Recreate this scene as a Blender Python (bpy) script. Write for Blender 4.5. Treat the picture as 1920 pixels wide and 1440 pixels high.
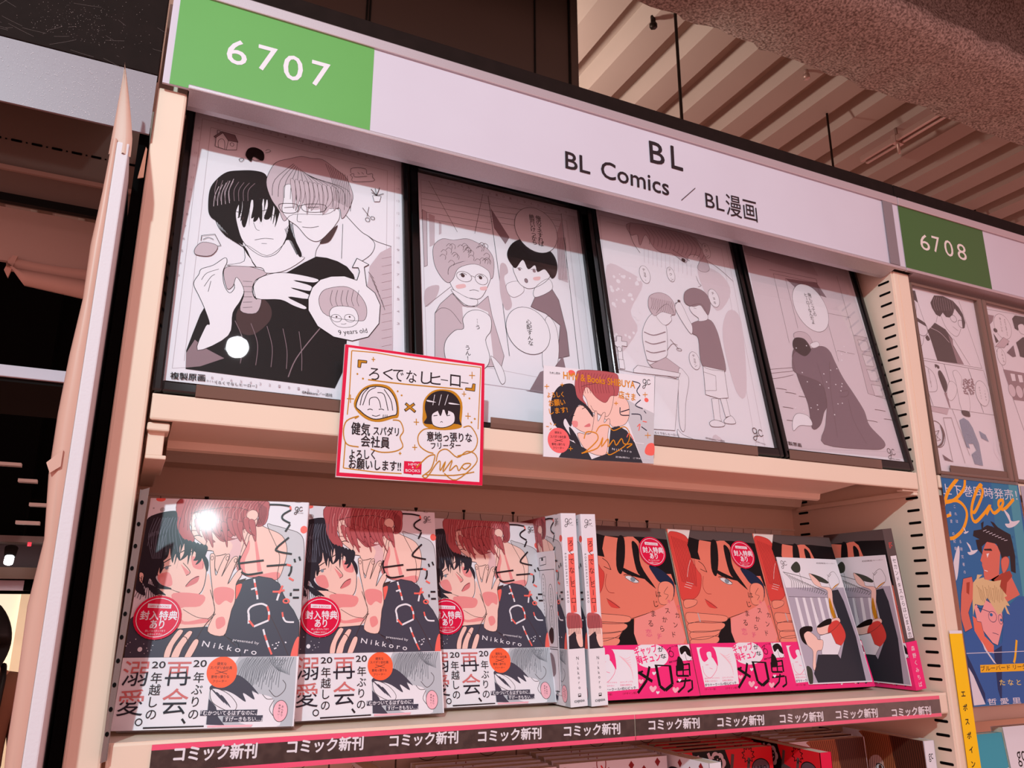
import bpy, bmesh, math, random
from mathutils import Vector, Matrix, Euler
from mathutils.geometry import tessellate_polygon

for o in list(bpy.data.objects):
    bpy.data.objects.remove(o, do_unlink=True)
C = bpy.context.scene.collection
ZO = 1.45                      # height of the book shelf above the shop floor; z below is measured from that shelf
R = math.radians

# ---------------------------------------------------------------- camera
cam = bpy.data.cameras.new('camera')
cam.sensor_width = 36.0
cam.lens = 36.0 * 1502.69 / 1920.0
cam.clip_start = 0.02
co = bpy.data.objects.new('camera', cam)
C.objects.link(co)
_yaw, _pit, _rol = R(25.46867), R(15.64343), R(0.14557)
_f = Vector((math.sin(_yaw) * math.cos(_pit), math.cos(_yaw) * math.cos(_pit), math.sin(_pit)))
_r = Vector((math.cos(_yaw), -math.sin(_yaw), 0))
_u = _r.cross(_f)
_r2 = _r * math.cos(_rol) + _u * math.sin(_rol)
_u2 = -_r * math.sin(_rol) + _u * math.cos(_rol)
co.matrix_world = Matrix.Translation((-0.004505, -0.690895, 0.094110 + ZO)) @ Matrix((_r2, _u2, -_f)).transposed().to_4x4()
bpy.context.scene.camera = co

# ---------------------------------------------------------------- world, lamps, exposure
sc = bpy.context.scene
sc.view_settings.view_transform = 'Standard'
sc.view_settings.look = 'None'
sc.view_settings.gamma = 1.0
sc.view_settings.exposure = 0.0
w = bpy.data.worlds.new('shop_ambient')
sc.world = w
w.use_nodes = True
_bg = w.node_tree.nodes['Background']
_tc = w.node_tree.nodes.new('ShaderNodeTexCoord')
_sx = w.node_tree.nodes.new('ShaderNodeSeparateXYZ')
_mr = w.node_tree.nodes.new('ShaderNodeMapRange')
_mr.inputs['From Min'].default_value = -1.0
_rp = w.node_tree.nodes.new('ShaderNodeValToRGB')            # lit displays all round: brightest near eye level
_rp.color_ramp.elements[0].position = 0.30
_rp.color_ramp.elements[0].color = (0.85, 0.40, 0.36, 1)
_rp.color_ramp.elements[1].position = 0.80
_rp.color_ramp.elements[1].color = (0.45, 0.25, 0.26, 1)
_el = _rp.color_ramp.elements.new(0.50)
_el.color = (1.25, 0.63, 0.60, 1)
w.node_tree.links.new(_tc.outputs['Generated'], _sx.inputs[0])
w.node_tree.links.new(_sx.outputs['Z'], _mr.inputs['Value'])
w.node_tree.links.new(_mr.outputs[0], _rp.inputs[0])
w.node_tree.links.new(_rp.outputs[0], _bg.inputs[0])
_bg.inputs[1].default_value = 0.95


def lamp(kind, name, loc, energy, color, target=None, size=0.05, spot=60, blend=1.0, sx=None, sy=None):
    d = bpy.data.lights.new(name, kind)
    d.energy = energy
    d.color = color
    if kind == 'SPOT':
        d.spot_size = R(spot)
        d.spot_blend = blend
        d.shadow_soft_size = size
    elif kind == 'AREA':
        d.shape = 'RECTANGLE'
        d.size, d.size_y = sx, sy
    else:
        d.shadow_soft_size = size
    o = bpy.data.objects.new(name, d)
    C.objects.link(o)
    o.location = (loc[0], loc[1], loc[2] + ZO)
    if target:
        v = Vector(target) - Vector(loc)
        o.rotation_euler = v.to_track_quat('-Z', 'Y').to_euler()
    return o


KEY = (0.68, 0.96, 1.0)
lamp('SPOT', 'track_spot_key', (-0.78, -2.0, 1.34), 172, KEY, (0.28, 0.0, 0.25), 0.035, 58, 1.0)
lamp('SPOT', 'track_spot_side', (0.22, -1.30, 1.31), 7, (0.9, 0.95, 1.0), (0.35, 0.05, 0.2), 0.03, 80, 1.0)
lamp('POINT', 'ceiling_uplight', (0.68, 1.55, 1.42), 30, (1.0, 0.80, 0.68), size=0.06)

# ---------------------------------------------------------------- materials


def lin(h):
    h = h.lstrip('#')
    c = [int(h[i:i + 2], 16) / 255 for i in (0, 2, 4)]
    return tuple((x / 12.92 if x <= 0.04045 else ((x + 0.055) / 1.055) ** 2.4) for x in c) + (1.0,)


_mats = {}


def mat(name, hexc, rough=0.5, metal=0.0, spec=0.3, coat=0.0, noise=0.0, nscale=30.0, bump=0.0, bscale=200.0, hex2=None, emit=0.0, coat_rough=0.08):
    if name in _mats:
        return _mats[name]
    m = bpy.data.materials.new(name)
    m.use_nodes = True
    nt = m.node_tree
    b = nt.nodes['Principled BSDF']
    b.inputs['Base Color'].default_value = lin(hexc)
    b.inputs['Roughness'].default_value = rough
    b.inputs['Metallic'].default_value = metal
    b.inputs['Specular IOR Level'].default_value = spec
    b.inputs['Coat Weight'].default_value = coat
    b.inputs['Coat Roughness'].default_value = coat_rough
    if emit:
        b.inputs['Emission Color'].default_value = lin(hexc)
        b.inputs['Emission Strength'].default_value = emit
    if noise or bump:
        tc = nt.nodes.new('ShaderNodeTexCoord')
    if noise:
        n = nt.nodes.new('ShaderNodeTexNoise')
        n.inputs['Scale'].default_value = nscale
        n.inputs['Detail'].default_value = 6
        rp = nt.nodes.new('ShaderNodeValToRGB')
        rp.color_ramp.elements[0].position = 0.5 - noise
        rp.color_ramp.elements[1].position = 0.5 + noise
        rp.color_ramp.elements[0].color = lin(hex2 or hexc)
        rp.color_ramp.elements[1].color = lin(hexc)
        nt.links.new(tc.outputs['Object'], n.inputs['Vector'])
        nt.links.new(n.outputs['Fac'], rp.inputs['Fac'])
        nt.links.new(rp.outputs['Color'], b.inputs['Base Color'])
    if bump:
        n2 = nt.nodes.new('ShaderNodeTexNoise')
        n2.inputs['Scale'].default_value = bscale
        n2.inputs['Detail'].default_value = 4
        bp = nt.nodes.new('ShaderNodeBump')
        bp.inputs['Strength'].default_value = bump
        bp.inputs['Distance'].default_value = 0.002
        nt.links.new(tc.outputs['Object'], n2.inputs['Vector'])
        nt.links.new(n2.outputs['Fac'], bp.inputs['Height'])
        nt.links.new(bp.outputs['Normal'], b.inputs['Normal'])
    _mats[name] = m
    return m


def glass(name, tint='#ffffff', refl=1.0, rough=0.02, haze=None, haze_amt=0.0):
    """thin clear pane: lets light straight through and mirrors by Fresnel"""
    if name in _mats:
        return _mats[name]
    m = bpy.data.materials.new(name)
    m.use_nodes = True
    nt = m.node_tree
    nt.nodes.remove(nt.nodes['Principled BSDF'])
    t = nt.nodes.new('ShaderNodeBsdfTransparent')
    t.inputs[0].default_value = lin(tint)
    g = nt.nodes.new('ShaderNodeBsdfGlossy')
    g.inputs['Roughness'].default_value = rough
    fr = nt.nodes.new('ShaderNodeFresnel')
    fr.inputs['IOR'].default_value = 1.45
    mu = nt.nodes.new('ShaderNodeMath')
    mu.operation = 'MULTIPLY'
    mu.inputs[1].default_value = refl
    mx = nt.nodes.new('ShaderNodeMixShader')
    nt.links.new(fr.outputs[0], mu.inputs[0])
    nt.links.new(mu.outputs[0], mx.inputs[0])
    if haze:
        d = nt.nodes.new('ShaderNodeBsdfDiffuse')
        d.inputs[0].default_value = lin(haze)
        mh = nt.nodes.new('ShaderNodeMixShader')
        mh.inputs[0].default_value = haze_amt
        nt.links.new(t.outputs[0], mh.inputs[1])
        nt.links.new(d.outputs[0], mh.inputs[2])
        nt.links.new(mh.outputs[0], mx.inputs[1])
    else:
        nt.links.new(t.outputs[0], mx.inputs[1])
    nt.links.new(g.outputs[0], mx.inputs[2])
    nt.links.new(mx.outputs[0], nt.nodes['Material Output'].inputs['Surface'])
    _mats[name] = m
    return m


CREAM = mat('cream_steel', '#eed6c2', 0.42, spec=0.35, noise=0.35, nscale=9, hex2='#e9d0bc')
CREAM_IN = mat('cream_steel_back', '#efccb3', 0.5, spec=0.3)
DARKSLOT = mat('slot_black', '#070505', 0.8, spec=0.1)
BLACKBOARD = mat('black_scratched_board', '#241a18', 0.6, spec=0.05, noise=0.3, nscale=60, hex2='#1d1513')
BLACKEDGE = mat('black_edge', '#0b0f0c', 0.5, spec=0.25)
SILVER = mat('satin_aluminium', '#cdc3c8', 0.42, metal=0.6, noise=0.2, nscale=1600, hex2='#b9aeb4')
SILVERDUST = mat('dusty_aluminium', '#948a90', 0.5, metal=0.3, noise=0.3, nscale=1500, hex2='#867b81')
WHITEPVC = mat('white_sign_sheet', '#d3cdda', 0.5, spec=0.2, noise=0.5, nscale=12, hex2='#cdc5d2')
GREEN = mat('green_sign_sheet', '#67ae58', 0.42, spec=0.4, noise=0.5, nscale=14, hex2='#62a653')
GREEN2 = mat('dimmed_green_sign_sheet', '#3f6632', 0.45, spec=0.35)  # sign green with the key light's falloff put into the colour
FRAMEBLK = mat('black_gloss_frame', '#060505', 0.16, spec=0.55)
FRAMETAUPE = mat('taupe_frame', '#7d6258', 0.28, spec=0.5, metal=0.2)
PANE = glass('clear_acrylic_pane', '#ffffff', 0.2)
SLEEVE = glass('clear_label_sleeve', '#ffffff', 0.1)
SMOKE = glass('smoky_acrylic', '#b09a8e', 1.0, 0.05, '#a77f70', 0.42)  # brown haze puts a reflection into the acrylic's colour
CLEARTRAY = glass('clear_pvc', '#d2c6c4', 1.2, 0.08, '#b5a29e', 0.30)
BOARDWHITE = mat('white_foam_board', '#dcd8de', 0.65, spec=0.1, bump=0.12, bscale=500)
FILM = mat('cream_peeling_film', '#d0a797', 0.4, spec=0.3)
PAPERBLOCK = mat('book_pages', '#e8dccb', 0.8, spec=0.1, noise=0.2, nscale=300, hex2='#d8cab8')
CARD = mat('white_cardboard', '#d9c0b2', 0.7, spec=0.1)
DECK = mat('painted_steel_deck', '#bfb2aa', 0.65, spec=0.2, noise=0.4, nscale=3, hex2='#b4a79f')
SPRAY = mat('sprayed_fireproofing', '#d2cac4', 0.95, spec=0.05, noise=0.14, nscale=170, hex2='#7f746e', bump=1.0, bscale=150)
DUCT = mat('dark_duct_panel', '#4a423a', 0.55, spec=0.3)
RODM = mat('dark_rod', '#2a1f1a', 0.5, metal=0.5)
STEEL = mat('galvanised_steel', '#c9b0a8', 0.4, metal=0.5)
FLOORM = mat('shop_floor', '#e2b49c', 0.5, spec=0.3, noise=0.3, nscale=4, hex2='#d8a78e')
VOID = mat('matt_black_and_unlit_void', '#050404', 0.9, spec=0.05)
DARKGREY = mat('dark_grey_panel', '#151110', 0.8, spec=0.1)

# art inks
INK = {
    'white': '#e8e3ea', 'ink': '#1b1212', 'ink2': '#4a3434', 'rule': '#b9aab2', 'tone': '#c6b3bb', 'tone2': '#8d757c', 'pale': '#d5c6ce', 'blush': '#e3b7b9',
    'coat': '#75606a', 'coat2': '#5f4c55', 'blk': '#141010', 'char': '#2b2024', 'grey': '#b0a9ae', 'jgrey': '#c9c6cc', 'skin': '#f3c6ba', 'blush2': '#ea8f8e',
    'rhair': '#b75a5e', 'rhair2': '#7c3138', 'rhairl': '#dc9a99', 'dhair': '#2f2a33', 'dhairl': '#6f7080', 'eye': '#7f8a96', 'eyew': '#dcd8dc', 'lip': '#d9797c', 'jacket': '#484452',
    'jacket2': '#33323a', 'coral': '#f2695f', 'coral2': '#f36a6c', 'stick': '#dc1743', 'gtone': '#b9bcc4', 'gtone2': '#a4a8b0', 'ginkl': '#6a6c74', 'orange': '#f9653f', 'pink2': '#f2b3bf',
    'duo': '#2b2630', 'duo2': '#d0706f', 'paper': '#e6e1e9', 'bskin': '#e27a66', 'bskin2': '#e98a74', 'bskin3': '#ea8d86', 'bwhite': '#e6d9d4', 'bred': '#d6463f', 'bred2': '#8e2325', 'bblack': '#191416',
    'bgreyh': '#5b4c4b', 'bblue': '#1d2742', 'bpink': '#d9557b', 'hotpink': '#ef2f78', 'lilac': '#b3a9b8', 'leaf': '#3f4038', 'ochre': '#c4841c', 'ochre2': '#dd8a1f', 'navy': '#20223a',
    'pblue': '#2f689f', 'pblue2': '#35789f', 'pteal': '#4f96aa', 'pwhite': '#dcd3dd', 'orange2': '#f5a11c', 'pskin': '#d9705f', 'pskin2': '#a8402f', 'pskin3': '#e8725c', 'ppink': '#efa0a0', 'blond': '#dcbb8c', 'blond2': '#8f6a42',
    'pcoat': '#355fa0', 'pcoat2': '#26345f', 'pyel': '#f3b41e', 'pyel2': '#f0cf6a', 'foil': '#8aa9c4', 'bookred': '#d8242e', 'bookgold': '#b78b62', 'brown': '#a9623e', 'brown2': '#5a2f22', 'teal': '#3fa0b4', 'strip': '#281b18', 'strippink': '#f2587c', 'yellow': '#ffcb12',
}


def ink(n, gloss=False):
    if gloss:
        return mat('laminated_' + n, INK[n], 0.35, spec=0.12, coat=0.02, coat_rough=0.085)
    if n == 'foil':
        return mat('print_foil', INK[n], 0.28, metal=0.7, bump=0.6, bscale=700)
    return mat('print_' + n, INK[n], 0.55, spec=0.2)


# ---------------------------------------------------------------- mesh helpers
class MB:
    """collects shapes and links them as ONE mesh object; coordinates are given relative to `o` subtracted at build time"""

    def __init__(s, o=(0, 0, 0)):
        s.o = Vector(o)
        s.v, s.f, s.m, s.sm, s.mats = [], [], [], [], []

    def mi(s, m):
        if m not in s.mats:
            s.mats.append(m)
        return s.mats.index(m)

    def add(s, verts, faces, m, smooth=False, mx=None):
        b = len(s.v)
        for p in verts:
            p = Vector(p)
            if mx is not None:
                p = mx @ p
            s.v.append(p)
        k = s.mi(m)
        for f in faces:
            s.f.append([b + i for i in f])
            s.m.append(k)
            s.sm.append(smooth)
        return s

    def box(s, x0, x1, y0, y1, z0, z1, m, bev=0.0, seg=2, mx=None):
        if bev <= 0:
            v = [(x0, y0, z0), (x1, y0, z0), (x1, y1, z0), (x0, y1, z0), (x0, y0, z1), (x1, y0, z1), (x1, y1, z1), (x0, y1, z1)]
            return s.add(v, [(0, 3, 2, 1), (4, 5, 6, 7), (0, 1, 5, 4), (1, 2, 6, 5), (2, 3, 7, 6), (3, 0, 4, 7)], m, mx=mx)
        bm = bmesh.new()
        bmesh.ops.create_cube(bm, size=1.0, matrix=Matrix.Translation(((x0 + x1) / 2, (y0 + y1) / 2, (z0 + z1) / 2)) @ Matrix.Diagonal((x1 - x0, y1 - y0, z1 - z0, 1)))
        bmesh.ops.bevel(bm, geom=list(bm.edges), offset=bev, segments=seg, affect='EDGES', profile=0.5)
        bm.verts.index_update()
        s.add([v.co.copy() for v in bm.verts], [[v.index for v in f.verts] for f in bm.faces], m, False, mx)
        bm.free()
        return s

    def prism(s, prof, a0, a1, axis, m, mx=None, smooth=False):
        """closed profile extruded along axis: 'x' profile is (y,z), 'y' profile is (x,z), 'z' profile is (x,y)"""
        def P(p, a):
            return (a, p[0], p[1]) if axis == 'x' else (p[0], a, p[1]) if axis == 'y' else (p[0], p[1], a)
        n = len(prof)
        v = [P(p, a0) for p in prof] + [P(p, a1) for p in prof]
        f = [(i, (i + 1) % n, n + (i + 1) % n, n + i) for i in range(n)]
        tri = tessellate_polygon([[Vector((p[0], p[1], 0)) for p in prof]])
        f += [tuple(reversed(t)) for t in tri] + [tuple(n + i for i in t) for t in tri]
        return s.add(v, f, m, smooth, mx)

    def tube(s, pts, rad, m, n=10, caps=True):
        pts = [Vector(p) for p in pts]
        rs = rad if isinstance(rad, (list, tuple)) else [rad] * len(pts)
        v, f = [], []
        ref = Vector((0, 0, 1))
        for i, p in enumerate(pts):
            d = (pts[min(i + 1, len(pts) - 1)] - pts[max(i - 1, 0)]).normalized()
            a = d.cross(ref)
            if a.length < 1e-3:
                a = d.cross(Vector((1, 0, 0)))
            a.normalize()
            b = d.cross(a)
            for k in range(n):
                t = 2 * math.pi * k / n
                v.append(p + (a * math.cos(t) + b * math.sin(t)) * rs[i])
        for i in range(len(pts) - 1):
            for k in range(n):
                f.append((i * n + k, i * n + (k + 1) % n, (i + 1) * n + (k + 1) % n, (i + 1) * n + k))
        if caps:
            f.append(tuple(range(n - 1, -1, -1)))
            f.append(tuple((len(pts) - 1) * n + k for k in range(n)))
        return s.add(v, f, m, True)

    def grid(s, rows, m, smooth=True):
        n = len(rows[0])
        v = [p for r in rows for p in r]
        f = [(i * n + k, i * n + k + 1, (i + 1) * n + k + 1, (i + 1) * n + k) for i in range(len(rows) - 1) for k in range(n - 1)]
        return s.add(v, f, m, smooth)

    def build(s, name, parent=None):
        me = bpy.data.meshes.new(name)
        me.from_pydata([tuple(p - s.o) for p in s.v], [], s.f)
        for m in s.mats:
            me.materials.append(m)
        me.polygons.foreach_set('material_index', s.m)
        me.polygons.foreach_set('use_smooth', s.sm)
        me.update()
        o = bpy.data.objects.new(name, me)
        C.objects.link(o)
        if parent:
            o.parent = parent
        else:
            o.location = (s.o.x, s.o.y, s.o.z + ZO)
        return o


def tag(o, label=None, cat=None, group=None, kind=None):
    if label:
        o['label'] = label
    if cat:
        o['category'] = cat
    if group:
        o['group'] = group
    if kind:
        o['kind'] = kind
    return o


def thing(name, label, cat, loc=(0, 0, 0), rot=(0, 0, 0), group=None):
    o = bpy.data.objects.new(name, None)
    o.empty_display_size = 0.05
    C.objects.link(o)
    o.location = (loc[0], loc[1], loc[2] + ZO)
    o.rotation_euler = tuple(R(a) for a in rot)
    return tag(o, label, cat, group)


def struct(name, mb):
    return tag(mb.build(name), kind='structure')


def copy_tree(o, parent=None):
    c = o.copy()
    C.objects.link(c)
    if parent:
        c.parent = parent
    for ch in [x for x in bpy.data.objects if x.parent == o]:
        copy_tree(ch, c)
    return c


# ---------------------------------------------------------------- printed artwork (flat ink on a surface)
_glyph = {}


def glyphs(text, bold):
    """triangles of a line of text, in a unit where the text box is known"""
    k = text
    if k not in _glyph:
        cu = bpy.data.curves.new('lettering', 'FONT')
        cu.body = text
        cu.size = 1.0
        cu.resolution_u = 3
        ob = bpy.data.objects.new('lettering', cu)
        C.objects.link(ob)
        dg = bpy.context.evaluated_depsgraph_get()
        me = bpy.data.meshes.new_from_object(ob.evaluated_get(dg))
        v = [(p.co.x, p.co.y) for p in me.vertices]
        f = [tuple(p.vertices) for p in me.polygons]
        bpy.data.objects.remove(ob, do_unlink=True)
        bpy.data.curves.remove(cu)
        bpy.data.meshes.remove(me)
        _glyph[k] = (v, f)
    return _glyph[k]


def catmull(p, closed, n=4):
    if len(p) < 3:
        return p
    out = []
    N = len(p)
    rng = range(N) if closed else range(N - 1)
    for i in rng:
        if closed:
            a, b, c, d = p[(i - 1) % N], p[i], p[(i + 1) % N], p[(i + 2) % N]
        else:
            a, b, c, d = p[max(i - 1, 0)], p[i], p[i + 1], p[min(i + 2, N - 1)]
        for k in range(n):
            t = k / n
            out.append(tuple(0.5 * (2 * b[j] + (c[j] - a[j]) * t + (2 * a[j] - 5 * b[j] + 4 * c[j] - d[j]) * t * t + (3 * b[j] - a[j] - 3 * c[j] + d[j]) * t ** 3) for j in (0, 1)))
    if not closed:
        out.append(p[-1])
    return out


def clip(poly, box):
    x0, y0, x1, y1 = box
    for ax, lim, sg in ((0, x0, 1), (0, x1, -1), (1, y0, 1), (1, y1, -1)):
        res = []
        for i in range(len(poly)):
            a, b = poly[i - 1], poly[i]
            ia, ib = (a[ax] - lim) * sg >= 0, (b[ax] - lim) * sg >= 0
            if ia != ib:
                t = (lim - a[ax]) / (b[ax] - a[ax])
                res.append((a[0] + (b[0] - a[0]) * t, a[1] + (b[1] - a[1]) * t))
            if ib:
                res.append(b)
        poly = res
        if not poly:
            return []
    return poly


class Print:
    """draws the ops of ART onto a plane of a mesh builder; u to the right, v up (tenths of a millimetre), layers a few microns apart"""

    def __init__(s, mb, place, box, gloss=False, du=0, dv=0, k=1.0):
        s.mb, s.place, s.box, s.gloss, s.du, s.dv, s.k = mb, place, box, gloss, du, dv, k
        s.n = 1

    def poly(s, m, pts):
        s.tris(m, pts, [tuple(t) for t in tessellate_polygon([[Vector((p[0], p[1], 0)) for p in pts]])])

    def tris(s, m, pts, faces, climb=0.0):
        x0, y0, x1, y1 = s.box
        pts = [((p[0] + s.du) * s.k, (p[1] + s.dv) * s.k) for p in pts]
        V, F = [], []
        h = s.n * 3e-6
        inside = [x0 <= p[0] <= x1 and y0 <= p[1] <= y1 for p in pts]
        idx = {}
        for f in faces:
            q = [pts[i] for i in f]
            if all(inside[i] for i in f):
                ids = []
                for i in f:
                    if i not in idx:
                        idx[i] = len(V)
                        V.append(q[list(f).index(i)])
                    ids.append(idx[i])
            else:
                q = clip(q, s.box)
                if len(q) < 3:
                    continue
                ids = list(range(len(V), len(V) + len(q)))
                V += q
            a = sum(V[ids[i - 1]][0] * V[ids[i]][1] - V[ids[i]][0] * V[ids[i - 1]][1] for i in range(len(ids)))
            F.append(ids if a > 0 else ids[::-1])
        if F:
            s.mb.add([s.place(p[0] * 1e-4, p[1] * 1e-4, h + climb * i) for i, p in enumerate(V)], F, ink(m, s.gloss))

    def line(s, m, w, pts):
        if len(pts) < 2:
            return
        hw = w / 2
        V = []
        for i, p in enumerate(pts):
            a = pts[max(i - 1, 0)]
            b = pts[min(i + 1, len(pts) - 1)]
            dx, dy = b[0] - a[0], b[1] - a[1]
            L = math.hypot(dx, dy) or 1
            V.append((p[0] - dy / L * hw, p[1] + dx / L * hw))
            V.append((p[0] + dy / L * hw, p[1] - dx / L * hw))
        s.tris(m, V, [(2 * i, 2 * i + 1, 2 * i + 3, 2 * i + 2) for i in range(len(pts) - 1)], 1.5e-7)

    def run(s, ops):
        for op in ops:
            s.n += 1
            t = op[0]
            if t == 'f':
                p = [(op[3][i], op[3][i + 1]) for i in range(0, len(op[3]), 2)]
                s.poly(op[1], catmull(p, True) if op[2] else p)
            elif t == 'l':
                p = [(op[4][i], op[4][i + 1]) for i in range(0, len(op[4]), 2)]
                if not op[3]:
                    q = []
                    for a, b in zip(p, p[1:]):
                        s.line(op[1], LW(op[2]), [a, b])
                else:
                    cl = p[0] == p[-1] and len(p) > 3
                    q = catmull(p[:-1], True) + [p[0]] if cl else catmull(p, False)
                    s.line(op[1], LW(op[2]), q)
            elif t == 'e':
                q = [(op[2] + op[4] * math.cos(a * math.pi / 16), op[3] + op[5] * math.sin(a * math.pi / 16)) for a in range(32)]
                if op[1]:
                    s.poly(op[1], q)
                if op[6]:
                    s.n += 1
                    s.line(op[6], LW(op[7]), q + [q[0], q[1]])
            elif t == 't':
                _, m, tx, u, v, wd, ht, ang, b = op
                V, F = glyphs(tx, b)
                if not V:
                    continue
                xs, ys = [p[0] for p in V], [p[1] for p in V]
                sx = wd / max(max(xs) - min(xs), 1e-4)
                sy = ht / max(max(ys), 0.3)
                ca, sa = math.cos(R(ang)), math.sin(R(ang))
                x0 = min(xs)
                P = [(u + (x - x0) * sx * ca - y * sy * sa, v + (x - x0) * sx * sa + y * sy * ca) for x, y in V]
                d = b * sy * 0.55
                for ex, ey in ((d, 0), (-d, 0), (0, d), (0, -d)) if b else ((0, 0),):      # heavier weights: overprinted
                    s.n += 1
                    s.tris(m, [(p[0] + ex, p[1] + ey) for p in P], F)
            elif t == 'v':
                _, m, tx, u0, v0, u1, v1, size, b = op
                n = len(tx)
                for i, ch in enumerate(tx):
                    if ch == ' ':
                        continue
                    a = i / (n - 1) if n > 1 else 0
                    cx, cy = u0 + (u1 - u0) * a, v0 + (v1 - v0) * a
                    rot = ch.isascii() and tx.isupper() or ch in 'ー…〜'
                    V, F = glyphs(ch, b)
                    if not V:
                        continue
                    xs, ys = [p[0] for p in V], [p[1] for p in V]
                    ox, oy = (min(xs) + max(xs)) / 2, (min(ys) + max(ys)) / 2 if (rot or ch.isascii()) else 0.38
                    if not ch.isascii() and not rot:
                        ox = (ox + 0.5) / 2
                    k = size * 1.05
                    P = []
                    for x, y in V:
                        x, y = (x - ox) * k, (y - oy) * k
                        P.append((cx + y, cy - x) if rot else (cx + x, cy + y))
                    if m == 'duo':
                        up = [f for f in F if sum(P[j][1] for j in f) / len(f) > cy + size * 0.02]
                        lo = [f for f in F if f not in up]
                        if up:
                            s.tris('duo2' if i % 2 == 0 else 'duo2', P, up)
                        if lo:
                            s.tris('duo' if i % 2 == 0 else 'duo', P, lo)
                    else:
                        d = b * k * 0.55
                        for ex, ey in ((d, 0), (-d, 0), (0, d), (0, -d)) if b else ((0, 0),):
                            s.n += 1
                            s.tris(m, [(p[0] + ex, p[1] + ey) for p in P], F)


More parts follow.
